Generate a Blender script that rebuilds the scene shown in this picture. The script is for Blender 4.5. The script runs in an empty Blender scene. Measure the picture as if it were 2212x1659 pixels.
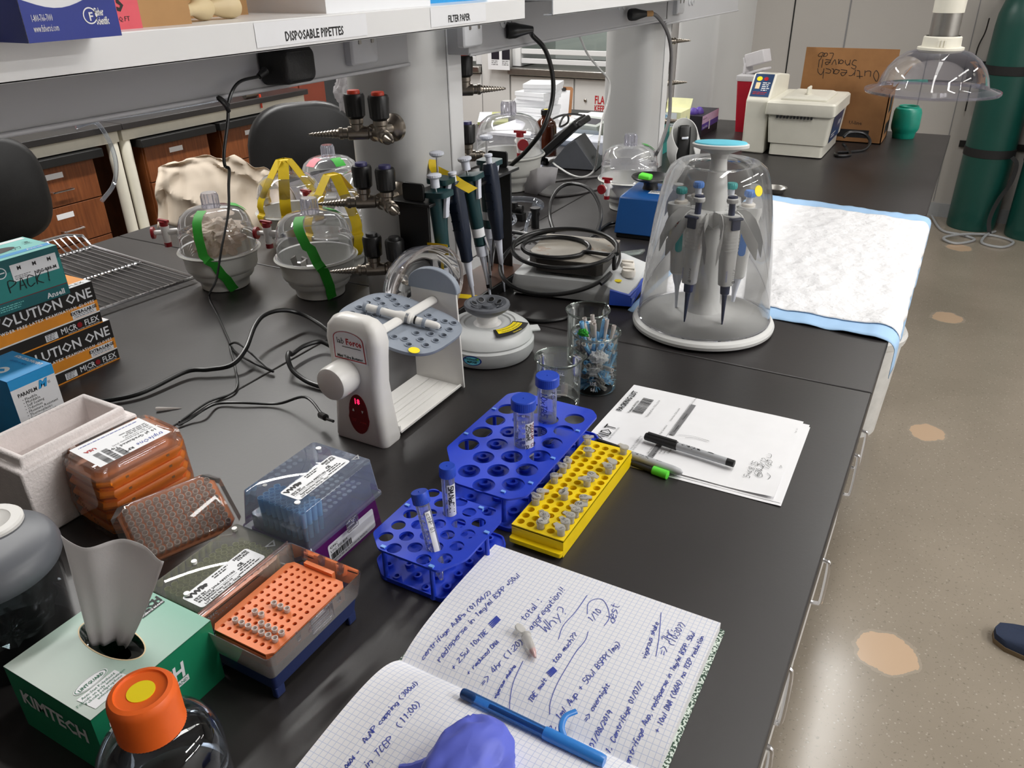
import bpy, bmesh, math, random
from mathutils import Vector, Matrix, noise
random.seed(7)
PI = math.pi
BZ = 0.915                                  # bench top above the floor
CAMH = 0.636                                # camera above the bench top
FPX = 1700.0                                # focal length in pixels of the 2212 px wide frame
RX = Vector((0.87598389, 0.21359781, -0.43246758))
RY = Vector((0.48209855, -0.41611046, 0.77099486))
RZ = Vector((-0.01527147, -0.88387107, -0.46748125))
col = bpy.context.scene.collection
scene = bpy.context.scene

# ------------------------------------------------------------------ camera
cam = bpy.data.cameras.new('camera')
cam.sensor_width = 36.0
cam.lens = FPX / 2212.0 * 36.0
cam.clip_start = 0.02
camo = bpy.data.objects.new('camera', cam)
col.objects.link(camo)
camo.matrix_world = Matrix(((RX[0], -RX[1], -RX[2], 0), (RY[0], -RY[1], -RY[2], 0), (RZ[0], -RZ[1], -RZ[2], BZ + CAMH), (0, 0, 0, 1)))
scene.camera = camo

# ------------------------------------------------------------------ world, exposure, lamps
scene.view_settings.view_transform = 'Standard'
scene.view_settings.look = 'None'
scene.view_settings.exposure = 0.14
scene.view_settings.gamma = 1.0
scene.view_settings.use_curve_mapping = False
scene.cycles.transparent_max_bounces = 40
scene.cycles.max_bounces = 10
scene.cycles.diffuse_bounces = 4
scene.cycles.glossy_bounces = 4
scene.cycles.transmission_bounces = 10
scene.cycles.caustics_reflective = False
scene.cycles.caustics_refractive = False
scene.cycles.sample_clamp_indirect = 4.0
wd = bpy.data.worlds.new('world'); scene.world = wd; wd.use_nodes = True
wd.node_tree.nodes['Background'].inputs[0].default_value = (0.8, 0.85, 1, 1)
wd.node_tree.nodes['Background'].inputs[1].default_value = 0.02
CEIL = 2.95
# fluorescent fixtures over the aisles; right-hand rows are unseen, added as fill: (x, y, length, power)
LAMPS = [(0.02, 1.3, 1.2, 11), (0.02, 2.55, 1.2, 5), (0.02, 3.95, 1.2, 13), (1.5, 1.6, 1.2, 24), (1.5, 3.0, 1.2, 9), (2.7, 1.3, 1.2, 44), (2.7, 2.8, 1.2, 18), (2.0, 4.6, 1.2, 9), (-2.6, 1.1, 1.2, 32), (-2.6, 2.3, 1.2, 34), (-2.6, 4.1, 1.2, 38), (-4.0, 4.3, 1.2, 16)]
for (lx, ly, ln, pw) in LAMPS:
    ld = bpy.data.lights.new('tube_and_fill_light', 'AREA'); ld.shape = 'RECTANGLE'; ld.size = 0.16; ld.size_y = ln; ld.energy = pw
    ld.color = (1.0, 0.985, 0.955)
    lo = bpy.data.objects.new('tube_and_fill_light', ld); col.objects.link(lo); lo.location = (lx, ly, CEIL - 0.215)

# ------------------------------------------------------------------ where things stand
def ray(u, v):
    c = Vector((u - 1106.0, v - 829.5, FPX))
    return Vector((RX.dot(c), RY.dot(c), RZ.dot(c)))
def at(u, v, h=0.0):                        # point at height h over the bench top
    d = ray(u, v); t = (h - CAMH) / d.z
    return Vector((d.x * t, d.y * t, BZ + h))
def aty(u, v, y):
    d = ray(u, v); t = y / d.y
    return Vector((d.x * t, y, BZ + CAMH + d.z * t))
def atx(u, v, x):
    d = ray(u, v); t = x / d.x
    return Vector((x, d.y * t, BZ + CAMH + d.z * t))

# ------------------------------------------------------------------ materials
def lin(c):
    return tuple((x / 255 / 12.92) if x / 255 <= 0.04045 else ((x / 255 + 0.055) / 1.055) ** 2.4 for x in c) + (1.0,)
class NT:
    def __init__(s, name):
        s.m = bpy.data.materials.new(name); s.m.use_nodes = True; s.t = s.m.node_tree; s.t.nodes.clear()
        s.out = s.t.nodes.new('ShaderNodeOutputMaterial')
    def n(s, typ, **kw):
        nd = s.t.nodes.new('ShaderNode' + typ)
        for k, v in kw.items():
            if k[0] == 'i' and k[1:].isdigit(): s.put(nd.inputs[int(k[1:])], v)
            elif k.startswith('_'): s.put(nd.inputs[k[1:].replace('_', ' ')], v)
            else: setattr(nd, k, v)
        return nd
    def put(s, sock, v):
        if isinstance(v, bpy.types.NodeSocket): s.t.links.new(v, sock)
        elif isinstance(v, bpy.types.Node): s.t.links.new(v.outputs[0], sock)
        else: sock.default_value = v
    def math(s, op, a, b=0.0): return s.n('Math', operation=op, i0=a, i1=b).outputs[0]
    def mix(s, f, a, b): 
        nd = s.n('MixRGB', i0=f, i1=a, i2=b); return nd.outputs[0]
    def ramp(s, f, stops):
        nd = s.n('ValToRGB', i0=f); e = nd.color_ramp.elements
        while len(e) < len(stops): e.new(0.5)
        for k, (p, c) in enumerate(stops): e[k].position = p; e[k].color = c
        return nd.outputs[0]
    def obj(s): return s.n('TexCoord').outputs['Object']
    def noise(s, scale, detail=3.0, vec=None, rough=0.55):
        return s.n('TexNoise', _Vector=vec if vec is not None else s.obj(), _Scale=scale, _Detail=detail, _Roughness=rough).outputs[0]
    def surf(s, sh): s.put(s.out.inputs[0], sh.outputs[0] if isinstance(sh, bpy.types.Node) else sh); return s.m
def pm(name, c, rough=0.5, metal=0.0, var=0.06, scale=30.0, bump=0.0, bscale=None, spec=0.5, emit=None, coat=0.0, sub=0.0, trans=0.0):
    t = NT(name)
    a = lin(c); v = t.noise(scale)
    lo = tuple(x * (1 - var) for x in a[:3]) + (1,); hi = tuple(min(1, x * (1 + var)) for x in a[:3]) + (1,)
    p = t.n('BsdfPrincipled', _Base_Color=t.ramp(v, [(0.3, lo), (0.7, hi)]), _Roughness=rough, _Metallic=metal)
    p.inputs['Specular IOR Level'].default_value = spec
    if coat: p.inputs['Coat Weight'].default_value = coat
    if emit: p.inputs['Emission Color'].default_value = lin(emit[0]); p.inputs['Emission Strength'].default_value = emit[1]
    if bump:
        b = t.n('Bump', _Height=t.noise(bscale or scale * 4), _Distance=bump); b.inputs[0].default_value = 1.0; t.put(p.inputs['Normal'], b)
    if trans:
        tr = t.n('BsdfTranslucent', i0=a); return t.surf(t.n('MixShader', i0=trans, i1=p.outputs[0], i2=tr.outputs[0]))
    return t.surf(p)
def clear(name, tint=(255, 255, 255), haze=0.0, hazec=(235, 238, 245), refl=1.0, rough=0.03, dens=0.0):
    """thin clear plastic or glass wall: see-through, Fresnel gloss, a little milky haze"""
    t = NT(name)
    tr = t.n('BsdfTransparent', i0=lin(tint)); gl = t.n('BsdfGlossy', i0=(1, 1, 1, 1), i1=rough)
    df = t.n('BsdfDiffuse', i0=lin(hazec)); tl = t.n('BsdfTranslucent', i0=lin(hazec))
    mk = t.n('MixShader', i0=0.5, i1=df.outputs[0], i2=tl.outputs[0])
    lw = t.n('LayerWeight', i0=0.5)
    hz = t.math('ADD', t.math('MULTIPLY', t.math('POWER', lw.outputs['Facing'], 3.0), dens), haze)
    base = t.n('MixShader', i0=hz, i1=tr.outputs[0], i2=mk.outputs[0])
    fr = t.n('Fresnel', i0=1.45)
    f = t.math('MINIMUM', t.math('MULTIPLY', fr.outputs[0], refl), 0.85)
    return t.surf(t.n('MixShader', i0=f, i1=base.outputs[0], i2=gl.outputs[0]))
M = {}
def mk():
    P = lambda k, *a, **kw: M.__setitem__(k, pm(k, *a, **kw))
    P('white_metal', (226, 226, 226), 0.35, var=0.015, scale=4)
    P('grey_metal', (212, 211, 209), 0.42, var=0.02, scale=4)
    P('pillar_paint', (192, 192, 191), 0.33, var=0.02, scale=3)
    P('raceway_paint', (178, 178, 180), 0.45, var=0.02, scale=3)
    P('cover_plate', (196, 197, 200), 0.25, var=0.02)
    P('wall_paint', (168, 164, 159), 0.6, var=0.03, scale=2)
    P('cream', (232, 228, 214), 0.4, var=0.02)
    P('bath_beige', (226, 223, 210), 0.42, var=0.02, bump=0.0002, bscale=900)
    P('black', (16, 16, 17), 0.4, var=0.2)
    P('black_rubber', (18, 18, 19), 0.33, var=0.15)
    P('black_soft', (14, 14, 15), 0.5, var=0.2, bump=0.0004, bscale=400)
    P('black_leather', (30, 30, 31), 0.38, var=0.1, bump=0.0003, bscale=500)
    P('grey_cable', (98, 96, 96), 0.45)
    P('white_cable', (214, 214, 212), 0.4)
    P('ink', (22, 22, 24), 0.6, var=0.0)
    P('blue_ink', (52, 70, 168), 0.6, var=0.0)
    P('grey_ink', (120, 120, 122), 0.6, var=0.0)
    P('red_ink', (176, 32, 40), 0.6, var=0.0)
    P('white_ink', (235, 235, 235), 0.55, var=0.0)
    P('green_ink', (30, 110, 80), 0.6, var=0.0)
    P('maroon_ink', (110, 25, 30), 0.6, var=0.0)
    P('paper', (238, 238, 240), 0.75, var=0.012, scale=40)
    P('label_white', (232, 233, 236), 0.4, var=0.01)
    P('kraft', (172, 132, 86), 0.8, var=0.06, scale=25)
    P('kraft_dark', (150, 106, 64), 0.8, var=0.08, scale=20)
    P('brushed_nickel', (150, 142, 132), 0.3, 1.0, var=0.08, scale=80)
    P('chrome', (225, 225, 228), 0.16, 1.0, var=0.03)
    P('steel', (168, 165, 160), 0.36, 1.0, var=0.05)
    P('red_plastic', (200, 36, 44), 0.35)
    P('dark_red', (140, 22, 30), 0.4)
    P('sharps_red', (186, 32, 52), 0.4, var=0.05, trans=0.35)
    P('sharps_white', (226, 224, 226), 0.4, trans=0.4)
    P('valve_red', (205, 62, 34), 0.45)
    P('valve_blue', (52, 50, 98), 0.45)
    P('bowl_white', (222, 222, 216), 0.35, var=0.015)
    P('pvc_white', (240, 238, 236), 0.3)
    P('yellow_tape', (244, 214, 26), 0.55, var=0.05, scale=60, trans=0.25)
    P('green_tape', (58, 178, 58), 0.55, var=0.06, scale=60, trans=0.2)
    P('lime_tape', (96, 220, 60), 0.5, var=0.05)
    P('pink_tape', (228, 120, 132), 0.55)
    P('brown_wrap', (226, 212, 194), 0.75, var=0.04, scale=12, trans=0.25)
    P('rotor_white', (226, 224, 220), 0.34, var=0.015)
    P('rotor_grey', (140, 148, 160), 0.42, var=0.03)
    P('dark_grey', (92, 95, 101), 0.42, var=0.04)
    P('mid_grey', (150, 152, 154), 0.45, var=0.03)
    P('red_panel', (112, 10, 20), 0.25)
    P('led_red', (255, 40, 90), 0.5, emit=((255, 40, 96), 1.3))
    P('rack_blue', (30, 62, 196), 0.38, var=0.05)
    P('cap_blue', (28, 70, 190), 0.4, var=0.03)
    P('tab_blue', (120, 168, 240), 0.4)
    P('rack_yellow', (248, 214, 8), 0.42, var=0.03)
    P('tray_orange', (244, 132, 20), 0.42, var=0.04)
    P('insert_orange', (240, 132, 78), 0.45, var=0.03)
    P('cap_orange', (240, 104, 34), 0.4, var=0.03)
    P('box_purple', (82, 14, 88), 0.4, var=0.04)
    P('box_navy', (30, 44, 92), 0.4, var=0.05)
    P('tip_blue', (170, 222, 250), 0.35, trans=0.45)
    P('tip_olive', (212, 216, 146), 0.35, trans=0.4)
    P('tip_clear', (226, 220, 216), 0.3, trans=0.4)
    P('tube_milky', (226, 220, 208), 0.35, trans=0.5)
    P('foam', (236, 228, 226), 0.85, var=0.03, scale=60, bump=0.0012, bscale=260)
    P('kim_green', (12, 122, 84), 0.5)
    P('tissue', (232, 230, 230), 0.85, var=0.02, bump=0.0003, bscale=200, trans=0.35)
    P('nitrile', (96, 108, 214), 0.5, var=0.06, scale=14)
    P('pen_blue', (52, 132, 214), 0.25, var=0.03)
    P('pen_dark', (24, 44, 120), 0.3)
    P('sharpie_grey', (176, 178, 182), 0.38)
    P('stand_grey', (214, 214, 212), 0.42, var=0.015)
    P('pip_grey', (212, 212, 210), 0.4, var=0.02)
    P('pip_white', (220, 224, 236), 0.35)
    P('pip_navy', (30, 40, 74), 0.4)
    P('pip_blue', (84, 138, 218), 0.4)
    P('pip_teal', (60, 164, 162), 0.4)
    P('pip_green', (10, 54, 58), 0.42)
    P('pip_dark', (16, 28, 48), 0.42)
    P('top_cyan', (104, 200, 222), 0.5)
    P('yellow_dot', (248, 224, 30), 0.5, var=0.0)
    P('green_dot', (90, 180, 60), 0.5)
    P('hot_top', (138, 132, 122), 0.4, var=0.0)
    P('hot_side', (66, 62, 58), 0.45, 0.4, var=0.1)
    P('hot_body', (204, 206, 206), 0.4, var=0.02)
    P('fisher_blue', (40, 74, 178), 0.4)
    P('vortex_blue', (18, 72, 132), 0.38, var=0.04)
    P('wool', (232, 226, 216), 0.9, bump=0.0006, bscale=700)
    P('teal_box', (38, 130, 126), 0.45)
    P('teal_dark', (16, 92, 96), 0.45)
    P('teal_pale', (120, 196, 190), 0.45)
    P('carton_navy', (30, 48, 136), 0.45)
    P('carton_pink', (214, 84, 96), 0.5)
    P('evo_black', (26, 22, 20), 0.42)
    P('evo_orange', (224, 142, 40), 0.45, var=0.14, scale=16)
    P('para_blue', (40, 150, 214), 0.42)
    P('bulb_rubber', (226, 206, 164), 0.45, var=0.03, trans=0.2)
    P('tank_green', (16, 70, 62), 0.38, var=0.06, scale=6)
    P('tank_green_bright', (18, 140, 120), 0.35, var=0.06)
    P('strap', (12, 12, 13), 0.7)
    P('wood_dark', (78, 48, 32), 0.55)
    P('cupboard_red', (128, 58, 40), 0.5, var=0.06, scale=8)
    P('dark_board', (74, 76, 78), 0.6)
    P('shoe_navy', (30, 42, 66), 0.85, var=0.08, scale=300, bump=0.0006, bscale=900)
    P('shoe_sole', (116, 98, 74), 0.8)
    P('bucket_white', (222, 222, 220), 0.4)
    P('bag_white', (232, 230, 232), 0.45, trans=0.4)
    P('pad_blue', (164, 200, 236), 0.6, var=0.02)
    P('gb_purple', (90, 66, 160), 0.5)
    P('gb_pink', (212, 180, 214), 0.5)
    P('gb_dark', (30, 26, 38), 0.5)
    P('tan_label', (232, 208, 168), 0.7)
    P('bath_blue', (46, 72, 112), 0.35)
    P('parafilm_cream', (226, 226, 180), 0.5)
    P('clipboard', (164, 112, 70), 0.6)
    P('clock_grey', (170, 176, 170), 0.45)
    P('dark_seam', (12, 12, 12), 0.8)
    M['glass'] = clear('glass', (250, 254, 252), 0.0, dens=0.22, hazec=(210, 218, 214))
    M['lid_clear'] = clear('lid_clear', (252, 252, 255), 0.03, dens=0.55, hazec=(206, 208, 222), refl=1.7)
    M['knob_clear'] = clear('knob_clear', (240, 240, 246), 0.22, dens=0.5, hazec=(206, 206, 222), refl=2.0)
    M['dome_clear'] = clear('dome_clear', (250, 250, 250), 0.035, dens=0.22, hazec=(210, 212, 214), refl=1.1)
    M['hood_clear'] = clear('hood_clear', (246, 246, 252), 0.03, dens=0.5, hazec=(176, 178, 198), refl=1.1)
    M['box_clear'] = clear('box_clear', (240, 244, 252), 0.26, dens=0.35, hazec=(190, 206, 232))
    M['box_clear_grey'] = clear('box_clear_grey', (250, 250, 246), 0.30, dens=0.35, hazec=(214, 214, 210))
    M['tray_clear'] = clear('tray_clear', (255, 252, 250), 0.20, dens=0.4, hazec=(244, 228, 220))
    M['wrap'] = clear('wrap', (255, 254, 252), 0.04, dens=0.12, hazec=(236, 226, 222), refl=1.1, rough=0.06)
    M['tube_clear'] = clear('tube_clear', (236, 240, 252), 0.22, dens=0.45, hazec=(214, 222, 244))
    M['tube_clear_small'] = clear('tube_clear_small', (252, 252, 248), 0.62, dens=0.5, hazec=(252, 250, 246))
    M['hose_clear'] = clear('hose_clear', (240, 244, 250), 0.14, dens=0.5, hazec=(206, 212, 222))
    M['bottle_clear'] = clear('bottle_clear', (240, 244, 250), 0.0, dens=0.12, hazec=(170, 176, 190), refl=1.3)
    M['bin_clear'] = clear('bin_clear', (150, 154, 158), 0.02, dens=0.1, refl=1.2)
    M['bag_clear'] = clear('bag_clear', (226, 234, 232), 0.05, dens=0.1, hazec=(160, 176, 172), refl=2.0, rough=0.08)
    M['pen_clear'] = clear('pen_clear', (130, 186, 236), 0.3, dens=0.3, hazec=(70, 150, 226))
    # amber glass
    t = NT('amber'); g = t.n('BsdfPrincipled', _Base_Color=lin((70, 26, 6)), _Roughness=0.08); M['amber'] = t.surf(g)
    t = NT('liquid'); g = t.n('BsdfGlass', i0=(0.96, 0.98, 1, 1), i1=0.0, i2=1.33); M['liquid'] = t.surf(g)
    # black epoxy resin bench top, faint smears and scratches
    t = NT('epoxy'); o = t.obj()
    sm = t.noise(3.0, 5, o); fine = t.noise(160.0, 2, o)
    c = t.ramp(sm, [(0.3, lin((36, 34, 34))), (0.7, lin((47, 44, 44)))])
    r = t.math('ADD', t.math('MULTIPLY', sm, 0.16), 0.30)
    p = t.n('BsdfPrincipled', _Base_Color=c, _Roughness=r); p.inputs['Specular IOR Level'].default_value = 0.5
    b = t.n('Bump', _Height=fine, _Distance=0.0001); t.put(p.inputs['Normal'], b); M['epoxy'] = t.surf(p)
    # polished concrete: speckled aggregate, four beige filler patches, scuffs
    t = NT('concrete'); o = t.obj()
    big = t.noise(1.3, 4, o); sp = t.noise(95.0, 4, o, 0.7); sp2 = t.n('TexVoronoi', _Vector=o, _Scale=70.0).outputs[0]
    c = t.ramp(big, [(0.25, lin((130, 121, 108))), (0.75, lin((152, 142, 128)))])
    c = t.mix(t.math('MULTIPLY', t.math('GREATER_THAN', sp, 0.62), 0.42), c, lin((84, 76, 66)))
    c = t.mix(t.math('MULTIPLY', t.math('LESS_THAN', sp2, 0.16), 0.5), c, lin((176, 169, 157)))
    sx = t.n('SeparateXYZ', i0=o); wob = t.math('MULTIPLY', t.math('SUBTRACT', t.noise(22.0, 5, o), 0.5), 0.045)
    for (u, v, rr) in ((1915, 1410, 0.072), (2002, 934, 0.062), (2046, 686, 0.07), (2072, 535, 0.07)):
        q = at(u, v, -BZ)
        dx = t.math('SUBTRACT', sx.outputs[0], q.x); dy = t.math('SUBTRACT', sx.outputs[1], q.y)
        d = t.math('SQRT', t.math('ADD', t.math('MULTIPLY', dx, dx), t.math('MULTIPLY', dy, dy)))
        c = t.mix(t.math('LESS_THAN', t.math('ADD', d, wob), rr * 1.12), c, lin((150, 140, 126)))
        c = t.mix(t.math('LESS_THAN', t.math('ADD', d, wob), rr), c, lin((186, 160, 134)))
    p = t.n('BsdfPrincipled', _Base_Color=c, _Roughness=t.math('ADD', t.math('MULTIPLY', big, 0.10), 0.13)); p.inputs['Specular IOR Level'].default_value = 0.45
    M['concrete'] = t.surf(p)
    # cherry wood laminate
    t = NT('cherry'); o = t.obj(); mp = t.n('Mapping', i0=o); mp.inputs['Scale'].default_value = (6, 40, 3)
    g = t.noise(2.2, 5, mp.outputs[0]); c = t.ramp(g, [(0.3, lin((100, 52, 24))), (0.55, lin((122, 68, 34))), (0.75, lin((136, 80, 42)))])
    M['cherry'] = t.surf(t.n('BsdfPrincipled', _Base_Color=c, _Roughness=0.42))
    # squared notebook paper (object space, 5.5 mm squares)
    t = NT('squared_paper'); o = t.obj(); sx = t.n('SeparateXYZ', i0=o)
    ln = []
    for k in (0, 1):
        f = t.math('FRACT', t.math('MULTIPLY', sx.outputs[k], 1 / 0.0058)); ln.append(t.math('LESS_THAN', f, 0.085))
    g = t.math('MAXIMUM', ln[0], ln[1])
    c = t.mix(t.math('MULTIPLY', g, 0.55), lin((236, 236, 240)), lin((132, 156, 206)))
    M['squared_paper'] = t.surf(t.n('BsdfPrincipled', _Base_Color=c, _Roughness=0.75))
    # marbled cover board
    t = NT('marbled'); n_ = t.noise(420.0, 3, t.obj()); c = t.ramp(n_, [(0.48, lin((28, 62, 44))), (0.52, lin((206, 216, 206)))])
    M['marbled'] = t.surf(t.n('BsdfPrincipled', _Base_Color=c, _Roughness=0.6))
    # quilted absorbent pad
    t = NT('pad_white'); n_ = t.noise(26.0, 4, t.obj()); p = t.n('BsdfPrincipled', _Base_Color=lin((236, 236, 238)), _Roughness=0.85)
    w = t.n('TexVoronoi', _Vector=t.obj(), _Scale=34.0); b = t.n('Bump', _Height=t.math('ADD', n_, t.math('MULTIPLY', w.outputs[0], 0.25)), _Distance=0.010); t.put(p.inputs['Normal'], b); M['pad_white'] = t.surf(p)
    # tissue carton: pale green, printed fade to white in the middle of the top
    t = NT('kim_top'); o = t.obj(); sx = t.n('SeparateXYZ', i0=o)
    c = t.ramp(t.math('ADD', t.math('MULTIPLY', sx.outputs[1], 7.5), 0.5), [(0.1, lin((178, 192, 182))), (0.45, lin((170, 194, 182))), (0.95, lin((118, 176, 154)))])
    M['kim_top'] = t.surf(t.n('BsdfPrincipled', _Base_Color=c, _Roughness=0.42))
    # stained ceramic of the hot plate
    t = NT('hot_ceramic'); o = t.obj(); a = t.noise(9.0, 5, o); b_ = t.noise(30.0, 4, o)
    c = t.ramp(a, [(0.35, lin((140, 134, 124))), (0.65, lin((160, 154, 144)))])
    c = t.mix(t.math('MULTIPLY', t.math('GREATER_THAN', b_, 0.63), 0.5), c, lin((128, 92, 58)))
    M['hot_ceramic'] = t.surf(t.n('BsdfPrincipled', _Base_Color=c, _Roughness=0.4))
mk()

# ------------------------------------------------------------------ mesh builder
def X(loc=(0, 0, 0), rz=0.0, rx=0.0, ry=0.0, s=1.0):
    return Matrix.Translation(loc) @ Matrix.Rotation(rz, 4, 'Z') @ Matrix.Rotation(ry, 4, 'Y') @ Matrix.Rotation(rx, 4, 'X') @ Matrix.Scale(s, 4)
def frame(o, x, y):                          # plane at o with text axes x (reading) and y (up)
    x = Vector(x).normalized(); y = Vector(y); y = (y - x * y.dot(x)).normalized(); z = x.cross(y)
    return Matrix(((x.x, y.x, z.x, o[0]), (x.y, y.y, z.y, o[1]), (x.z, y.z, z.z, o[2]), (0, 0, 0, 1)))
def rrect(x0, y0, x1, y1, r, n=4):
    p = []
    for cx, cy, a in ((x1 - r, y1 - r, 0), (x0 + r, y1 - r, 1), (x0 + r, y0 + r, 2), (x1 - r, y0 + r, 3)):
        for k in range(n + 1):
            t = (a + k / n) * PI / 2; p.append((cx + r * math.cos(t), cy + r * math.sin(t)))
    return p
def circ(cx, cy, r, n=20, ry=None): return [(cx + r * math.cos(2 * PI * k / n), cy + (ry or r) * math.sin(2 * PI * k / n)) for k in range(n)]
def smooth_path(pts, n=6):
    pts = [Vector(p) for p in pts]
    if len(pts) < 3: return pts
    out = []
    P = [2 * pts[0] - pts[1]] + pts + [2 * pts[-1] - pts[-2]]
    for i in range(1, len(P) - 2):
        a, b, c, d = P[i - 1], P[i], P[i + 1], P[i + 2]
        for k in range(n):
            t = k / n
            out.append(0.5 * ((2 * b) + (c - a) * t + (2 * a - 5 * b + 4 * c - d) * t * t + (3 * b - a - 3 * c + d) * t ** 3))
    out.append(pts[-1]); return out
class MB:
    def __init__(s, mat=None): s.v = []; s.f = []; s.mi = []; s.mats = []; s.T = Matrix(); s.d = mat; s.warp = None
    def idx(s, m):
        m = m or s.d
        if m not in s.mats: s.mats.append(m)
        return s.mats.index(m)
    def add(s, vs, fs, m=None, T=None):
        b = len(s.v); A = s.T @ T if T is not None else s.T; i = s.idx(m)
        s.v += [A @ Vector(p) for p in vs]; s.f += [[b + k for k in f] for f in fs]; s.mi += [i] * len(fs)
        return s
    def box(s, x0, y0, z0, x1, y1, z1, m=None, T=None):
        return s.add([(x0, y0, z0), (x1, y0, z0), (x1, y1, z0), (x0, y1, z0), (x0, y0, z1), (x1, y0, z1), (x1, y1, z1), (x0, y1, z1)],
                     [(0, 3, 2, 1), (4, 5, 6, 7), (0, 1, 5, 4), (1, 2, 6, 5), (2, 3, 7, 6), (3, 0, 4, 7)], m, T)
    def loft(s, rings, m=None, T=None, cap0=True, cap1=True, closed=True):
        n = len(rings[0]); vs = [p for r in rings for p in r]; fs = []
        for i in range(len(rings) - 1):
            for k in range(n if closed else n - 1):
                a = i * n + k; b = i * n + (k + 1) % n; fs.append((a, b, b + n, a + n))
        if cap0: fs.append(tuple(reversed(range(n))))
        if cap1: fs.append(tuple(range((len(rings) - 1) * n, len(rings) * n)))
        return s.add(vs, fs, m, T)
    def prism(s, poly, z0, z1, m=None, T=None, sc=1.0, bev=0.0):
        cx = sum(p[0] for p in poly) / len(poly); cy = sum(p[1] for p in poly) / len(poly)
        g = lambda k, z: [(cx + (p[0] - cx) * k, cy + (p[1] - cy) * k, z) for p in poly]
        if bev:
            ex = max(abs(p[0] - cx) for p in poly); q = 1 - bev / ex
            return s.loft([g(1, z0), g(sc, z1 - bev), g(sc * (1 + q) / 2, z1 - bev * 0.3), g(sc * q, z1)], m, T)
        return s.loft([g(1, z0), g(sc, z1)], m, T)
    def lathe(s, prof, m=None, n=32, T=None, cap0=False, cap1=False, sy=1.0, a0=0.0, a1=2 * PI):
        full = abs(a1 - a0 - 2 * PI) < 1e-6; k = n if full else n + 1
        rings = [[(r * math.cos(a0 + (a1 - a0) * i / n), sy * r * math.sin(a0 + (a1 - a0) * i / n), z) for i in range(k)] for r, z in prof]
        return s.loft(rings, m, T, cap0, cap1, full)
    def cyl(s, p0, p1, r0, r1=None, m=None, n=16, cap=True):
        p0 = Vector(p0); p1 = Vector(p1); d = p1 - p0; q = d.to_track_quat('Z', 'Y').to_matrix().to_4x4()
        return s.lathe([(r0, 0), (r0 if r1 is None else r1, d.length)], m, n, Matrix.Translation(p0) @ q, cap, cap)
    def lathe_dir(s, prof, p0, d, m=None, n=20, cap0=True, cap1=True):
        q = Vector(d).to_track_quat('Z', 'Y').to_matrix().to_4x4()
        return s.lathe(prof, m, n, Matrix.Translation(p0) @ q, cap0, cap1)
    def tube(s, pts, r, m=None, n=8, closed=False, flat=None, up=(0, 0, 1)):
        pts = [Vector(p) for p in pts]; N = len(pts); rings = []; prev = None
        for i, p in enumerate(pts):
            a = pts[(i - 1) % N] if (closed or i > 0) else p; b = pts[(i + 1) % N] if (closed or i < N - 1) else p
            t = (b - a).normalized()
            if prev is None:
                u = Vector(up) - t * Vector(up).dot(t)
                if u.length < 1e-3: u = Vector((1, 0, 0)) - t * t.x
            else: u = prev - t * prev.dot(t)
            u.normalize(); prev = u; w = t.cross(u); rr = r[i] if isinstance(r, (list, tuple)) else r
            fw = flat or 1.0
            rings.append([p + (u * math.cos(2 * PI * k / n) + w * math.sin(2 * PI * k / n) * fw) * rr for k in range(n)])
        if closed: rings.append(rings[0])
        return s.loft(rings, m, None, not closed, not closed)
    def ribbon(s, pts, w, m=None, t=0.0004, nrm=None):   # a tape strip of width w following pts; nrm = outward normals
        pts = [Vector(p) for p in pts]; N = len(pts); rings = []
        for i, p in enumerate(pts):
            tg = (pts[min(i + 1, N - 1)] - pts[max(i - 1, 0)]).normalized(); nn = Vector(nrm[i] if isinstance(nrm, list) else nrm)
            sd = tg.cross(nn).normalized(); nn = sd.cross(tg).normalized()
            rings.append([p - sd * w / 2, p + sd * w / 2, p + sd * w / 2 + nn * t, p - sd * w / 2 + nn * t])
        return s.loft(rings, m)
    def ball(s, c, r, m=None, n=14, sc=(1, 1, 1), T=None):
        prof = [(max(1e-5, r * math.sin(PI * k / n)), -r * math.cos(PI * k / n)) for k in range(n + 1)]
        A = Matrix.Translation(c) @ Matrix.Diagonal((sc[0], sc[1], sc[2], 1)); return s.lathe(prof, m, n * 2, (T @ A) if T is not None else A)
    def plate(s, outline, holes, z0, z1, m=None, T=None):  # flat plate with real holes
        cu = bpy.data.curves.new('tmp', 'CURVE'); cu.dimensions = '2D'; cu.fill_mode = 'BOTH'; cu.extrude = (z1 - z0) / 2
        for ring in [outline] + list(holes):
            sp = cu.splines.new('POLY'); sp.points.add(len(ring) - 1); sp.use_cyclic_u = True
            for k, q in enumerate(ring): sp.points[k].co = (q[0], q[1], 0, 1)
        o = bpy.data.objects.new('tmp', cu); me = bpy.data.meshes.new_from_object(o)
        zc = (z0 + z1) / 2
        s.add([(v.co.x, v.co.y, v.co.z + zc) for v in me.vertices], [tuple(p.vertices) for p in me.polygons], m, T)
        bpy.data.objects.remove(o); bpy.data.curves.remove(cu); bpy.data.meshes.remove(me); return s
    def text(s, body, size, T, m, align='LEFT', shear=0.0, bold=0.0, sx=1.0, sp=1.0, ln=1.0, alignv='TOP', warp=None):
        cu = bpy.data.curves.new('tmp', 'FONT'); cu.body = body; cu.size = size; cu.align_x = align; cu.align_y = alignv; cu.shear = shear
        cu.offset = bold; cu.space_character = sp; cu.space_line = ln; cu.resolution_u = 1; cu.fill_mode = 'FRONT'
        o = bpy.data.objects.new('tmp', cu); me = bpy.data.meshes.new_from_object(o)
        vs = [(v.co.x * sx, v.co.y, 0.0) for v in me.vertices]
        if warp: vs = [warp(*v) for v in vs]
        s.add(vs, [tuple(p.vertices) for p in me.polygons], M[m], T)
        bpy.data.objects.remove(o); bpy.data.curves.remove(cu); bpy.data.meshes.remove(me); return s
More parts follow.
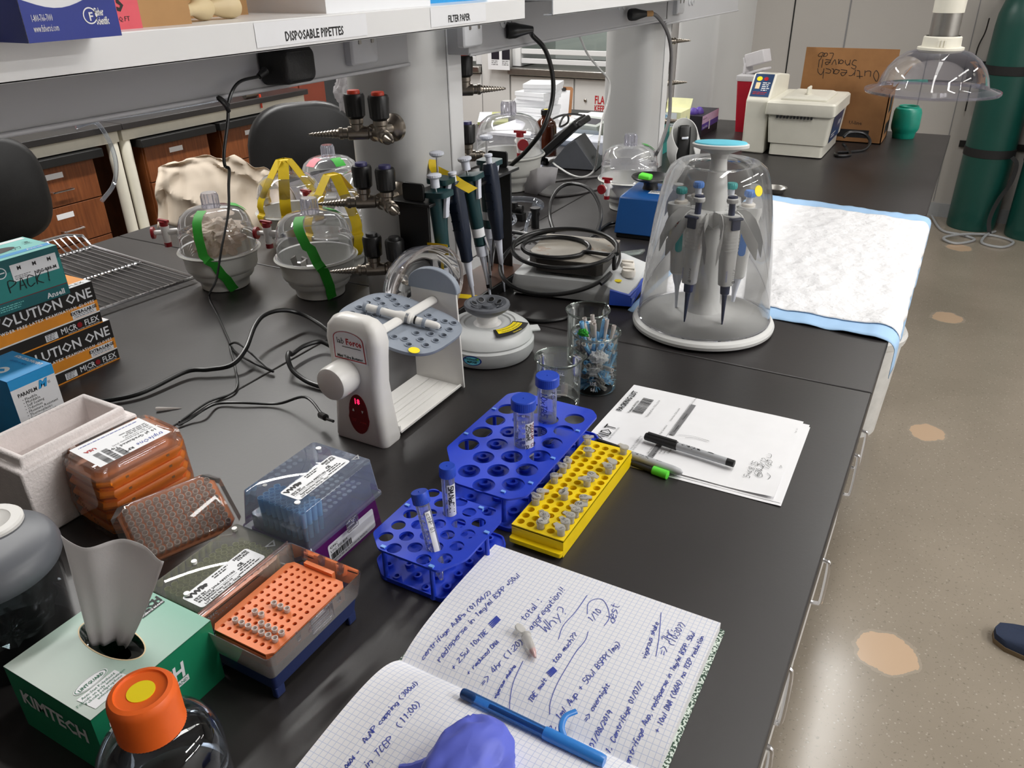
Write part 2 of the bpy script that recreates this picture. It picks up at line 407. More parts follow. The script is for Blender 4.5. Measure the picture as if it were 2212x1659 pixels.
    def rect(s, x0, y0, x1, y1, m, T, z=0.0): return s.add([(x0, y0, z), (x1, y0, z), (x1, y1, z), (x0, y1, z)], [(0, 1, 2, 3)], m, T)
    def barcode(s, x0, y0, x1, y1, T, m='ink', vert=False):
        x = x0; rnd = random.Random(int(abs(x0 * 1e5) + abs(y1 * 1e5)))
        while x < x1:
            w = rnd.choice((0.012, 0.02, 0.03, 0.04)) * (x1 - x0); s.rect(x, y0, min(x + w, x1), y1, M[m], T); x += w + rnd.choice((0.012, 0.02, 0.03)) * (x1 - x0)
        return s
    def fill(s, x0, y0, x1, rows, h, T, m='ink', gap=0.6, seed=1):   # lines of print too small to read
        rnd = random.Random(seed)
        for k in range(rows):
            y = y0 - k * h; x = x0; e = x1 - rnd.random() * 0.3 * (x1 - x0)
            while x < e:
                w = h * rnd.uniform(0.5, 2.2); s.rect(x, y - h * 0.45, min(x + w, e), y, M[m], T); x += w + h * 0.35
        return s
    def build(s, name, parent=None, sm=35, bev=0.0, seg=2, loc=None):
        if s.warp: s.v = [Vector(s.warp(p)) for p in s.v]
        me = bpy.data.meshes.new(name); me.from_pydata([tuple(p) for p in s.v], [], s.f)
        for m in s.mats: me.materials.append(m)
        me.polygons.foreach_set('material_index', s.mi)
        if sm: me.polygons.foreach_set('use_smooth', [True] * len(s.f)); me.set_sharp_from_angle(angle=math.radians(sm))
        me.update()
        o = bpy.data.objects.new(name, me); col.objects.link(o)
        if parent is not None: o.parent = parent
        if loc is not None: o.location = loc
        if bev:
            b = o.modifiers.new('edge', 'BEVEL'); b.width = bev; b.segments = seg; b.limit_method = 'ANGLE'; b.angle_limit = math.radians(40); b.harden_normals = False
        return o
def tag(o, label, cat, group=None, kind=None):
    if label: o['label'] = label
    if cat: o['category'] = cat
    if group: o['group'] = group
    if kind: o['kind'] = kind
    return o
def thing(name, label, cat, loc=(0, 0, 0), rz=0.0, group=None):
    o = bpy.data.objects.new(name, None); o.empty_display_size = 0.05; col.objects.link(o); o.location = loc; o.rotation_euler = (0, 0, rz)
    return tag(o, label, cat, group)
def part(o, label): o['label'] = label; return o
KIDS = {}
def dup(root, loc, rz=None, label=None, group=None):
    r = root.copy(); col.objects.link(r); r.location = loc
    if rz is not None: r.rotation_euler = (0, 0, rz)
    if label: r['label'] = label
    if group: r['group'] = group
    def kids(a, b):
        for ch in [o for o in col.objects if o.parent == a]:
            c = ch.copy(); col.objects.link(c); c.parent = b; kids(ch, c)
    kids(root, r); return r
def struct(name, mb, **kw): o = mb.build(name, **kw); o['kind'] = 'structure'; return o
# single-stroke pen letters: each glyph is a set of pen strokes on a 6 x 9 grid (baseline y = 2)
PEN = {'a': '45 15 03 12 32 45 42 52', 'b': '09 02 32 44 35 05', 'c': '45 15 03 12 42', 'd': '45 15 03 12 42 49', 'e': '04 44 36 15 03 12 42', 'f': '49 28 21;05 35', 'g': '45 15 03 12 42 45 40 10', 'h': '09 02;04 26 44 42', 'i': '16 12;18 19', 'j': '26 20 00', 'k': '09 02;36 04 32', 'l': '19 12', 'm': '06 02;04 16 24 22;24 36 44 42', 'n': '06 02;04 26 44 42', 'o': '16 03 22 43 36 16', 'p': '06 00;05 36 43 12 03', 'q': '45 15 03 32 45 40', 'r': '06 02;04 26 46', 's': '46 16 05 44 33 02', 't': '28 23 32 42;06 46', 'u': '06 03 22 43;46 42', 'v': '06 22 46', 'w': '06 12 25 32 46', 'x': '06 42;46 02', 'y': '06 23;46 10', 'z': '06 46 02 42',
       'A': '02 29 42;14 34', 'B': '02 09 38 36 05 35 43 02', 'C': '48 19 05 12 43', 'D': '02 09 38 43 02', 'E': '49 09 02 42;06 36', 'F': '49 09 02;06 36', 'G': '48 19 04 12 43 45 25', 'H': '02 09;42 49;06 46', 'I': '02 09', 'K': '09 02;49 05 42', 'L': '09 02 42', 'M': '02 09 24 49 42', 'N': '02 09 42 49', 'O': '19 05 22 45 29 19', 'P': '02 09 48 46 05', 'R': '02 09 48 46 05 42', 'S': '48 19 07 45 32 02', 'T': '09 49;29 22', 'V': '09 22 49', 'W': '09 12 26 32 49', 'X': '09 42;49 02', 'U': '09 03 22 43 49', 'Z': '09 49 02 42',
       '0': '19 05 22 45 29 19', '1': '18 29 22', '2': '08 29 47 02 42', '3': '08 29 47 25 44 22 02', '4': '39 04 44;37 32', '5': '49 09 06 36 44 32 02', '6': '39 05 12 43 35 04', '7': '09 49 22', '8': '19 07 44 22 03 37 29 19', '9': '47 19 06 36 48 42', '/': '01 49', '(': '29 07 04 21', ')': '09 27 24 01', '+': '27 23;05 45', '=': '06 46;04 44', '>': '08 45 02', '-': '05 45', '.': '02 13', ',': '12 00', '?': '08 29 47 25 24;22 23', '!': '29 24;22 23', ':': '16 17;12 13', '~': '04 16 34 46', '%': '02 49;08 19;32 43', '#': '09 02'}
def pen(mb, body, size, T, m='blue_ink', w=None, slant=0.25, jit=0.35, warp=None, seed=3, adv=5.6):
    rnd = random.Random(seed); x = 0.0; u = size / 7.0; w = w or size * 0.055; vs = []; fs = []
    for ch in body:
        g = PEN.get(ch)
        if g:
            for st in g.split(';'):
                pt = [(x + int(t[0]) + (int(t[1]) - 2) * slant + rnd.uniform(-jit, jit), int(t[1]) - 2 + rnd.uniform(-jit, jit)) for t in st.split()]
                if len(pt) > 2: pt = [(q.x, q.y) for q in smooth_path([(a, b, 0) for a, b in pt], 3)]
                pt = [(a * u, b * u) for a, b in pt]
                for a, b in zip(pt, pt[1:]):
                    d = Vector((b[0] - a[0], b[1] - a[1]))
                    if d.length < 1e-7: continue
                    e = d.normalized() * w * 0.4; n = Vector((-d.y, d.x)).normalized() * w / 2; A = Vector(a) - e; B = Vector(b) + e
                    k = len(vs); vs += [(A + n).to_3d(), (A - n).to_3d(), (B - n).to_3d(), (B + n).to_3d()]; fs.append((k, k + 1, k + 2, k + 3))
        x += adv if ch not in 'il.,:!I' else adv * 0.55
    if warp: vs = [warp(*v) for v in vs]
    mb.add(vs, fs, M[m], T); return mb
def scrawl(mb, pts, w, T, m='blue_ink', warp=None):
    pts = [(q.x, q.y) for q in smooth_path([(a, b, 0) for a, b in pts], 5)]; vs = []; fs = []
    for a, b in zip(pts, pts[1:]):
        d = Vector((b[0] - a[0], b[1] - a[1]))
        if d.length < 1e-7: continue
        n = Vector((-d.y, d.x)).normalized() * w / 2; k = len(vs); vs += [(Vector(a) + n).to_3d(), (Vector(a) - n).to_3d(), (Vector(b) - n).to_3d(), (Vector(b) + n).to_3d()]; fs.append((k, k + 1, k + 2, k + 3))
    if warp: vs = [warp(*v) for v in vs]
    mb.add(vs, fs, M[m], T); return mb
# =================================================================== ROOM
XW0, XW1, YW0, YW1 = -4.55, 3.2, -2.6, 6.05
struct('floor', MB(M['concrete']).box(XW0 - .1, YW0 - .1, -0.1, XW1 + .1, YW1 + .1, 0.0))
struct('ceiling', MB(M['paper']).box(XW0 - .1, YW0 - .1, CEIL, XW1 + .1, YW1 + .1, CEIL + 0.1))
b = MB(M['wall_paint']).box(XW0 - .1, YW1, 0, XW1 + .1, YW1 + .1, CEIL)
for u in (1716, 1836): q = aty(u, 20, YW1); b.box(q.x - .004, YW1 - .003, 0.1, q.x + .004, YW1, CEIL, M['dark_seam' if u < 1800 else 'grey_ink'])
for u, v in ((1985, 210), (2062, 240)): q = aty(u, v, YW1); b.box(q.x - .0025, YW1 - .002, 0.1, q.x + .0025, YW1, CEIL, M['grey_ink'])
struct('wall_back', b)
struct('baseboard_back', MB(M['mid_grey']).box(-1.5, YW1 - .012, 0, XW1, YW1, 0.09))
struct('wall_left', MB(M['wall_paint']).box(XW0 - .1, YW0, 0, XW0, YW1, CEIL))
struct('wall_right', MB(M['paper']).box(XW1, YW0, 0, XW1 + .1, YW1, CEIL))
struct('wall_front', MB(M['wall_paint']).box(XW0, YW0 - .1, 0, XW1, YW0, CEIL))
# dark door with a cream frame in the left wall, and the tall reddish cupboard beside it
b = MB(M['dark_board']).box(XW0, 4.62, 0, XW0 + .04, 5.5, 2.1)
b.box(XW0, 4.55, 0, XW0 + .06, 4.62, 2.18, M['cream']).box(XW0, 5.5, 0, XW0 + .06, 5.57, 2.18, M['cream']).box(XW0, 4.55, 2.1, XW0 + .06, 5.57, 2.18, M['cream'])
struct('door_1', b)
t = thing('storage_cupboard', 'tall reddish wooden cupboard at the end of the wall bench', 'cupboard', (-4.28, 4.25, 0))
MB(M['cupboard_red']).box(-.26, -.27, 0, .26, .27, 2.0).build('body', t, bev=.004)
MB(M['cupboard_red']).box(.262, -.26, .08, .28, -.005, 1.95).build('door', t, bev=.003)
MB(M['cupboard_red']).box(.262, .005, .08, .28, .26, 1.95).build('door', t, bev=.003)
# ceiling housings for the aisle fixtures and the added fill lamps
for k, (lx, ly, ln, pw) in enumerate(LAMPS):
    t = thing('ceiling_and_fill_light', 'white surface mounted fluorescent fixture on the ceiling', 'ceiling light', (lx, ly, CEIL - .2), group='ceiling fluorescent fixtures')
    MB(M['white_metal']).box(-.11, -ln / 2 - .03, 0.002, .11, ln / 2 + .03, .09).box(-.01, -ln / 3, .09, .01, -ln / 3 + .02, .2).box(-.01, ln / 3, .09, .01, ln / 3 + .02, .2).build('housing', t, bev=.006)

# =================================================================== ISLAND BENCH
def slab(nm, x0, y0, x1, y1, label): 
    o = MB(M['epoxy']).box(x0 + .0012, y0 + .0012, BZ - .032, x1 - .0012, y1 - .0012, BZ).build(nm, bev=.0022); return tag(o, label, 'bench top', 'black bench top slabs')
XE, XC, XL = -0.037, -0.999, -1.975
slab('bench_slab', XC, -1.0, XE, 1.2955, 'black epoxy bench top slab under the open notebook and tube racks')
slab('bench_slab', XC, 1.2955, XE, 2.437, 'black epoxy bench top slab under the blue and white absorbent pad')
slab('bench_slab', XC, 2.437, XE, 3.79, 'black epoxy bench top slab under the beige water bath')
slab('bench_slab', XL, -1.0, XC, 1.318, 'black epoxy bench top slab under the foam box and wire rack')
slab('bench_slab', XL, 1.318, XC, 2.5, 'black epoxy bench top slab under the yellow taped desiccators')
slab('bench_slab', XL, 2.5, XC, 3.79, 'black epoxy bench top slab under the paper piles and amber bottle')
def cab(y0, y1, label, pulls):
    t = thing('base_cabinet', label, 'cabinet', (XE - .042, (y0 + y1) / 2, 0), group='grey cabinets under the bench edge')
    w = (y1 - y0) / 2 - .003; ym = (y0 + y1) / 2
    MB(M['grey_metal']).box(-.55, -w, .1, -.02, w, BZ - .034).box(-.5, -w, 0, -.07, w, .1, M['dark_grey']).build('body', t, bev=.003)
    for s_, (yh, zh) in zip((-1, 1), pulls):
        d = MB(M['grey_metal']).box(-.02, min(0, s_ * w) + .002, .11, 0.0, max(0, s_ * w) - .002, BZ - .04).build('door', t, bev=.003)
        y = yh - ym; zc = BZ + zh
        MB(M['chrome']).tube(smooth_path([(0, y, zc - .058), (.022, y, zc - .058), (.029, y, zc - .045), (.029, y, zc + .045), (.022, y, zc + .058), (0, y, zc + .058)], 5), .0046).build('handle', d)
cab(.12, .865, 'grey steel cabinet under the bench edge, nearest the camera', ((.44, -.33), (.83, -.415)))
cab(.865, 1.46, 'grey steel cabinet under the bench edge beside the notebook and packing list', ((.905, -.33), (1.42, -.52)))
cab(1.46, 2.05, 'grey steel cabinet under the bench edge below the front of the absorbent pad', ((1.785, -.47), (2.0, -.52)))
MB  # bench legs
t = thing('bench_frame', 'grey steel frame carrying the far end of the black bench', 'bench frame', (-1.0, 3.0, 0))
for (x, y) in ((-.1, 3.74), (-1.6, 3.74), (-1.9, 2.3), (-1.9, .2), (-.75, 3.74)): MB(M['white_metal']).box(x + 1.0 - .03, y - 3.0 - .03, 0, x + 1.0 + .03, y - 3.0 + .03, BZ - .033).build('leg', t, bev=.004)
MB(M['white_metal']).box(-.6, .71, .75, .9, .77, BZ - .034).build('rail', t)

# pillars carrying the shelves (rounded metal columns on the bench centre line)
def pillar(y, label):
    t = thing('shelf_pillar', label, 'pillar', (-1.0, y, BZ))
    o = rrect(-.085, -.095, .08, .1, .055, 8)
    MB(M['pillar_paint']).prism(o, 0, CEIL - BZ).build('column', t)
    MB(M['white_metal']).box(.0795, .048, 0, .0835, .098, 1.7).build('cover_strip', t, bev=.002)
    return t
pillar(1.35, 'rounded white metal pillar behind the tube rotator, carrying brass coloured gas taps')
pillar(2.66, 'rounded white metal pillar behind the blue mixer and round desiccator')
# end panel at the far end of the bench
b = MB(M['pillar_paint']).prism(rrect(-1.25, 3.84, -1.06, 4.55, .03, 5), 0, CEIL)
tag(b.build('end_panel'), 'broad pale metal column at the far end of the shelf', 'column')

# steel shelf units over the bench
def shelf(y0, y1, label, texts, ends):
    t = thing('steel_shelf', label, 'shelf', (-.70, y0, BZ + .56), group='white steel shelves over the bench')
    L = y1 - y0
    b = MB(M['white_metal'])
    b.box(-.32, 0, .022, -.001, L, .029).box(-.003, 0, -.003, 0, L, .029).box(-.02, 0, -.003, 0, L, 0)
    b.box(-.32, L - .002, 0, -.003, L, .0285)
    b.build('shelf_board', t, bev=.001)
    for (s, h, y, w) in texts:
        q = MB(M['label_white']); F = frame((.0006, y - y0, .003), (0, 1, 0), (0, 0, 1))
        q.rect(-.045, -.001, w, .024, M['label_white'], F); F2 = frame((.0009, y - y0, .006), (0, 1, 0), (0, 0, 1)); q.text(s, h, F2, 'ink', sx=.76, alignv='BOTTOM_BASELINE', bold=.0003)
        part(q.build('shelf_label', t, sm=0), 'white printed label reading ' + s)
pa = atx(615, 82, -.70).y; pb = atx(967, 40, -.70).y
shelf(-.6, 1.316, 'white steel shelf carrying the foil boxes and white carton', [('DISPOSABLE PIPETTES', .0140, pa, .15), ('FILTER PAPER', .0135, pb, .11)], 1)
shelf(1.425, 2.62, 'white steel shelf beyond the first pillar', [], 1)
# blue and white cartons on the second shelf are out of view; raceways with outlets hang below the shelves
def raceway(y0, y1, x, z, label, items, h=.085):
    t = thing('cable_raceway', label, 'raceway', (x, y0, BZ + z), group='grey outlet raceways under the shelves')
    L = y1 - y0
    MB(M['raceway_paint']).box(-.08, 0, 0, 0, L, h).box(.0, 0, -.002, .004, L, .004).build('housing', t, bev=.003)
    for (k, y, zz) in items:
        if k == 'cover':
            b = MB(M['cover_plate']); P = rrect(-.034, -.036, .034, .036, .006)
            F = frame((.0, y - y0, zz), (0, 1, 0), (0, 0, 1)); b.prism(P, 0, .016, T=F, bev=.004)
            for sx in (-.014, .018): b.prism(rrect(sx - .003, -.005, sx + .003, .005, .0015), .016, .0175, M['steel'], F)
            b.build('cover_plate', t)
        else:
            b = MB(M['cover_plate'])
            for dy in (-.016, .016):
                F = frame((.0, y - y0 + dy, zz), (0, 1, 0), (0, 0, 1)); b.prism(circ(0, 0, .0145, 20, .018), 0, .003, T=F, bev=.001)
                for (px, py) in ((-.005, .006), (.005, .006), (0, -.007)): b.rect(px - .0012, py - .003, px + .0012, py + .003, M['ink'], F, .0033)
            b.build('outlet', t)
ZR = .487
y_c1 = atx(775, 125, -.885).y; y_c2 = atx(1007, 85, -.87).y; y_o2 = atx(1093, 66, -.87).y; y_o3 = atx(1352, 32, -.855).y
raceway(-.6, 1.225, -.885, ZR, 'grey cable raceway with a black power adapter plugged in', [('cover', y_c1, .05)])
raceway(1.40, 2.56, -.868, ZR, 'grey cable raceway between the two pillars with two plugs', [('cover', y_c2, .052), ('outlet', y_o2, .058), ('outlet', y_o3, .062)])
y_c4 = atx(1461, 22, -.868).y; y_o4 = atx(1492, 16, -.868).y
raceway(2.55, 3.40, -.868, ZR - .012, 'grey cable raceway at the far end of the bench', [('cover', y_c4, .06), ('outlet', y_o4, .06)])

# gas tap clusters on the pillars
def tap(u, v, y, cap, label, rot=0.0, z=None, x=None):
    p = aty(u, v, y) if x is None else Vector((x, y, BZ + z))
    t = thing('gas_tap', label, 'gas tap', p, rot, group='twin gas taps on the pillars')
    m = M['brushed_nickel']
    MB(m).lathe_dir([(.026, 0), (.026, .008), (.020, .016), (.013, .02), (.013, .05), (.016, .052), (.016, .064), (.010, .066)], (0, .05, 0), (0, -1, 0)).build('mount', t)
    for sgn in (-1, 1):
        d = Vector((sgn * .85, -.62, 0)).normalized(); c = Vector((0, -.008, 0)); e = c + d * .034
        b = MB(m); b.lathe_dir([(.010, 0), (.010, .012), (.0125, .014), (.0125, .05), (.0095, .052), (.0095, .06), (.011, .061), (.011, .066)] , c, d)
        prof = [(.011, 0)]; 
        for k in range(9): r = .0088 - k * .0006; prof += [(r, .002 + k * .0058), (r - .0018, .0065 + k * .0058)]
        if sgn < 0: b.lathe_dir(prof + [(.002, .056)], c + d * .066, d)
        else: b.lathe_dir([(.011, 0), (.011, .006), (.0085, .008), (.0035, .034), (.0015, .036)], c + d * .066, d)
        b.lathe_dir([(.0115, 0), (.0115, .012), (.013, .014), (.013, .022), (.009, .024)], e + Vector((0, 0, .004)), (0, 0, 1))
        b.build('valve', t)
        k = MB(M['black']); pr = []
        ring = lambda r, z: [((r + (.0007 if i % 2 else 0)) * math.cos(PI * i / 20), (r + (.0007 if i % 2 else 0)) * math.sin(PI * i / 20), z) for i in range(40)]
        k.T = Matrix.Translation(e); k.loft([ring(.013, .027), ring(.017, .031), ring(.0185, .064), ring(.0165, .069)])
        kk = k.build('knob', t)
        MB(M[cap]).lathe([(.0115, .067), (.0115, .0735), (.0105, .075)], n=24, T=Matrix.Translation(e), cap1=True).build('cap', kk)
    return t
tap(818, 284, 1.205, 'valve_red', 'red capped twin gas tap on the near pillar, uppermost on its near face')
tap(832, 432, 1.205, 'valve_blue', 'blue capped twin gas tap on the near pillar, in the middle of its near face')
tap(852, 577, 1.205, 'black', 'black capped twin gas tap on the near pillar, lowest on its near face')
tap(0, 0, 1.495, 'valve_red', 'red capped twin gas tap on the far face of the near pillar', PI, .405, -.985)
tap(0, 0, 1.495, 'valve_blue', 'blue capped twin gas tap on the far face of the near pillar', PI, .265, -.985)
for z, c, l in ((.405, 'valve_red', 'upper'), (.27, 'valve_blue', 'middle'), (.14, 'black', 'lower')):
    tap(0, 0, 2.80, c, 'twin gas tap on the far face of the second pillar, the %s one' % l, PI, z, -.985)

# =================================================================== SHELF LOAD
SZ = BZ + .56 + .029
def carton(name, label, cat, x0, y0, x1, y1, h, mat, z=SZ, rz=0, extra=None, bev=.0012, group=None):
    t = thing(name, label, cat, ((x0 + x1) / 2, (y0 + y1) / 2, z), rz, group)
    a, c = (x1 - x0) / 2, (y1 - y0) / 2
    b = MB(M[mat]); b.box(-a, -c, 0, a, c, h)
    if extra: extra(b, a, c, h)
    b.build('carton', t, bev=0, sm=0); return t
def foil(b, a, c, h):
    F = frame((a + .0004, -c, 0), (0, 1, 0), (0, 0, 1)); L = 2 * c
    pts = [(0, .0), (L, .0), (L, .034)] + [(L * (1 - k / 12), .030 + .006 * math.cos(k / 12 * PI * 1.6)) for k in range(13)]
    b.add([(p[0], p[1], 0) for p in pts], [tuple(range(len(pts)))], M['carton_navy'], F)
    F.translation += F.to_3x3() @ Vector((0, 0, .0003))
    k = L / .18
    b.text('Not For Food Use\nL x W x T = 61m x 30.5cm x 0.018mm\nCat. No. 01-213-101  \u2022  Qty: 1 EA', .0096, F @ Matrix.Translation((.010 * k, .083, 0)), 'blue_ink', bold=.0001, sx=.76 * k)
    b.text('1-800-766-7000\nwww.fishersci.com', .0075, F @ Matrix.Translation((.014 * k, .021, 0)), 'white_ink', sx=.8 * k)
    b.text('Fisher\nScientific', .0085, F @ Matrix.Translation((.134 * k, .0235, 0)), 'white_ink', bold=.0002, ln=.8, sx=.85 * k)
    b.add([(.124 * k + .0065 * r * math.cos(t * PI / 10), .017 + .0065 * r * math.sin(t * PI / 10), 0) for r in (1, .84) for t in range(20)], [(k_, (k_ + 1) % 20, 20 + (k_ + 1) % 20, 20 + k_) for k_ in range(20)], M['white_ink'], F)
    b.text('F', .009, F @ Matrix.Translation((.121 * k, .0205, 0)), 'white_ink', bold=.0002)
    G = frame((-a, -c - .0004, 0), (1, 0, 0), (0, 0, 1)); b.rect(0, 0, 2 * a, .075, M['carton_navy'], G)
    b.text('Fisher\nScientific', .0105, G @ Matrix.Translation((2 * a - .052, .052, .0003)), 'white_ink', bold=.0003, ln=.8)
q0 = atx(66, 106, -.66); q1 = atx(268, 98, -.66)
carton('foil_box', 'blue and white foil carton overhanging the front of the shelf', 'box', -.73, q0.y, -.66, q1.y, .12, 'label_white', SZ - .0, extra=foil)
def foil2(b, a, c, h):
    F = frame((a + .0004, -c, 0), (0, 1, 0), (0, 0, 1)); L = 2 * c
    b.rect(0, 0, L, .042, M['carton_pink'], F); b.add([(0, .034, .0002), (.03, .042, .0002), (0, .042, .0002)], [(0, 1, 2)], M['carton_navy'], F)
    F2 = F @ Matrix.Translation((0, 0, .0003)); b.text('75', .022, F2 @ Matrix.Translation((L - .034, .034, 0)), 'ink', bold=.0006, sx=.8); b.text('SQ.FT', .006, F2 @ Matrix.Translation((L - .028, .012, 0)), 'ink')
    b.text('ALUMINUM FOIL 12" X', .009, F2 @ Matrix.Translation((L - .105, .058, 0)), 'grey_ink'); b.barcode(L - .05, .064, L - .008, .082, F2)
q2 = atx(320, 77, -.70)
carton('foil_box', 'white and pink foil carton numbered 75 on the shelf', 'box', -.80, q1.y - .06, -.70 - .031, q2.y + .02, .12, 'label_white', extra=foil2)
def crease(b, a, c, h): b.box(a, -.006, .0, a + .0004, .006, h, M['kraft_dark']) 
e0 = atx(305, 58, -.73); e1 = atx(422, 52, -.73)
carton('cardboard_box', 'plain brown cardboard box on the shelf behind the rubber bulbs', 'box', -.93, q2.y + .022, -.735, e1.y, .13, 'kraft')
e2 = atx(537, 33, -.82)
carton('cardboard_box', 'second brown cardboard box at the back of the shelf, right of the first', 'box', -.98, e1.y + .003, -.82, e2.y, .13, 'kraft')
for (u, v, rz, l) in ((440, 38, .5, 'beige rubber pipette bulb lying on the shelf, the left one'), (496, 36, -.1, 'beige rubber pipette bulb lying on the shelf, the right one')):
    q = atx(u, v, -.765); t = thing('rubber_bulb', l, 'rubber bulb', (q.x, q.y, SZ + .0125), rz, 'rubber bulbs on the shelf')
    o = MB(M['bulb_rubber']); o.lathe_dir([(.0055, -.052), (.0062, -.048), (.0055, -.035), (.007, -.022), (.0115, -.008), (.0125, .003), (.0105, .011), (.005, .0155)], (0, 0, 0), (0, 1, .0), n=24); o.build('bulb', t)
w0 = atx(706, 36, -.725); w1 = atx(930, 10, -.725)
carton('white_carton', 'large white carton standing on the shelf above the pipette label', 'box', w0.x - .2, w0.y, w0.x, w1.y, .12, 'label_white')
carton('blue_carton', 'blue carton at the right end of the first shelf', 'box', -.86, w1.y + .01, -.76, 1.29, .1, 'para_blue')

# =================================================================== CABLES AND PLUGS ON THE RACEWAY
a = atx(596, 138, -.885); t = thing('power_adapter', 'black power adapter plugged into the raceway under the shelf', 'adapter', a)
MB(M['black_soft']).prism(rrect(-.036, -.026, .036, .026, .012), 0, .045, T=frame((.004, 0, 0), (0, 1, 0), (0, 0, 1)), sc=.92, bev=.008).build('body', t)
MB(M['black_soft']).cyl((.02, -.042, -.004), (.02, -.056, -.01), .006, .004).build('strain_relief', t)
ax = -.885 + .02
pts = [a + Vector((.02, -.055, -.01)), atx(516, 178, ax), atx(495, 215, ax), atx(492, 262, ax), atx(484, 330, ax), atx(486, 358, ax), atx(495, 366, ax)]
dn = [atx(494, 400, -.96), atx(493, 460, -1.08), atx(478, 540, -1.20), atx(467, 605, -1.285), at(452, 640, .006), at(470, 680, .004), at(492, 730, .004), at(506, 758, .004)]
lead = pts + dn + [at(540, 780, .01), at(588, 802, .006), at(575, 792, .012), at(520, 745, .02), at(500, 742, .012), at(497, 752, .005), at(507, 790, .004), at(509, 842, .004), at(450, 868, .004), at(400, 902, .004), at(388, 912, .004)]
tag(MB(M['black_rubber']).tube(smooth_path(lead, 6), .0022, n=8).build('adapter_cable'), 'thin black cord hanging from the power adapter down to the bench', 'cord')
k = MB(M['black_rubber']); k.tube(smooth_path([atx(493, 228, ax + .006), atx(478, 214, ax + .006), atx(472, 212, ax + .004), atx(485, 225, ax + .008), atx(494, 240, ax + .004)], 6), .003); tag(k.build('cable_tie'), 'black twist of cord tied on the hanging adapter cord', 'cable tie')
def plug(p, m, label):
    t = thing('power_plug', label, 'plug', p)
    MB(M[m]).lathe_dir([(.014, 0), (.0155, .004), (.0155, .018), (.012, .03), (.008, .05), (.006, .058)], (.003, 0, 0), (.62, .76, .02)).build('body', t)
    return Vector(p) + Vector((.62, .76, .02)).normalized() * .055 + Vector((.003, 0, 0))
pl = atx(1092, 67, -.868); e = plug(pl, 'black_rubber', 'black power plug in the raceway beside the first pillar')
Y = [1.56, 1.70, 1.76, 1.76, 1.70, 1.62, 1.56]
cable = [e, aty(1150, 76, e.y + .03), aty(1178, 108, e.y + .05), aty(1194, 165, e.y + .06), aty(1192, 222, e.y + .05), aty(1172, 280, e.y + .02), aty(1135, 328, e.y + .03), aty(1095, 366, e.y + .05), aty(1064, 408, e.y + .06), at(1062, 455, .05), at(1068, 480, .02), at(1090, 497, .012), at(1150, 508, .012), at(1185, 518, .03)]
tag(MB(M['black_rubber']).tube(smooth_path(cable, 8), .0052, n=10).build('power_cable'), 'thick black power cord curving down from the raceway plug', 'cord')
pl = atx(1358, 32, -.855); e = plug(pl, 'black_soft', 'dark grey power plug with orange band in the raceway by the second pillar')
tag(MB(M['kraft']).lathe_dir([(.0075, 0), (.0075, .022)], e - Vector((.004, .006, 0)), (.6, .78, 0)).build('cord_band'), 'orange band wrapped on the grey plug cord', 'band')
c2 = [e, aty(1418, 34, e.y + .03), aty(1440, 66, e.y + .07), aty(1450, 112, e.y + .09), aty(1448, 180, e.y + .08), aty(1446, 250, e.y + .05), aty(1432, 300, e.y), aty(1418, 332, e.y - .03), aty(1408, 348, 2.52)]
tag(MB(M['grey_cable']).tube(smooth_path(c2, 8), .0052, n=10).build('power_cable'), 'grey power cord hanging from the plug beside the second pillar', 'cord')
wc = [atx(1252, 78, -.9), aty(1270, 118, 2.3), aty(1296, 150, 2.36), aty(1316, 176, 2.38), aty(1314, 215, 2.36), aty(1300, 262, 2.3), aty(1292, 320, 2.22), at(1284, 366, .01), at(1262, 382, .014), at(1235, 378, .014), at(1205, 360, .02), at(1195, 352, .02)]
tag(MB(M['white_cable']).tube(smooth_path(wc, 8), .0032, n=8).build('phone_cable'), 'thin white cord hanging from the raceway to the desk phone', 'cord')
gc = [at(1420, 392, .004), at(1330, 380, .004), at(1262, 384, .004), at(1190, 392, .004), at(1155, 406, .004), at(1165, 418, .004), at(1200, 424, .004), at(1250, 418, .004), at(1290, 408, .004), at(1320, 404, .004)]
tag(MB(M['grey_cable']).tube(smooth_path(gc, 8), .0042, n=8).build('network_cable'), 'grey cable looped on the bench behind the hot plate', 'cord')

# =================================================================== FUME EXTRACTOR, CYLINDERS, BACK CORNER
hx = Vector((-.123, 3.2, BZ + .232))
t = thing('fume_extractor', 'clear domed fume extraction hood hanging from a grey duct pipe', 'fume hood', hx)
MB(M['hood_clear']).lathe([(.212, .004), (.214, .010), (.196, .016), (.176, .024), (.172, .032), (.166, .055), (.152, .084), (.128, .112), (.098, .132), (.062, .142)], n=56).build('dome', t)
o = MB(M['hood_clear']).lathe([(.2125, .002), (.215, .006), (.2145, .012), (.211, .012), (.2105, .004)], n=56).build('rim', t)
cl = MB(M['cream']).lathe([(.066, .132), (.072, .140), (.072, .147), (.060, .150), (.0585, .178), (.054, .182)], n=40)
for k in range(3): cl.box(-.003, -.0635, .150, .003, -.058, .172, T=Matrix.Rotation(-.1 + k * .16, 4, 'Z'))
cl.build('collar', t)
MB(M['steel']).lathe([(.045, .15), (.045, .262)], n=36).build('duct', t)
MB(M['cream']).lathe([(.0475, .252), (.049, .34), (.052, .42), (.052, 1.5)], n=36, cap1=True).build('sleeve', t)
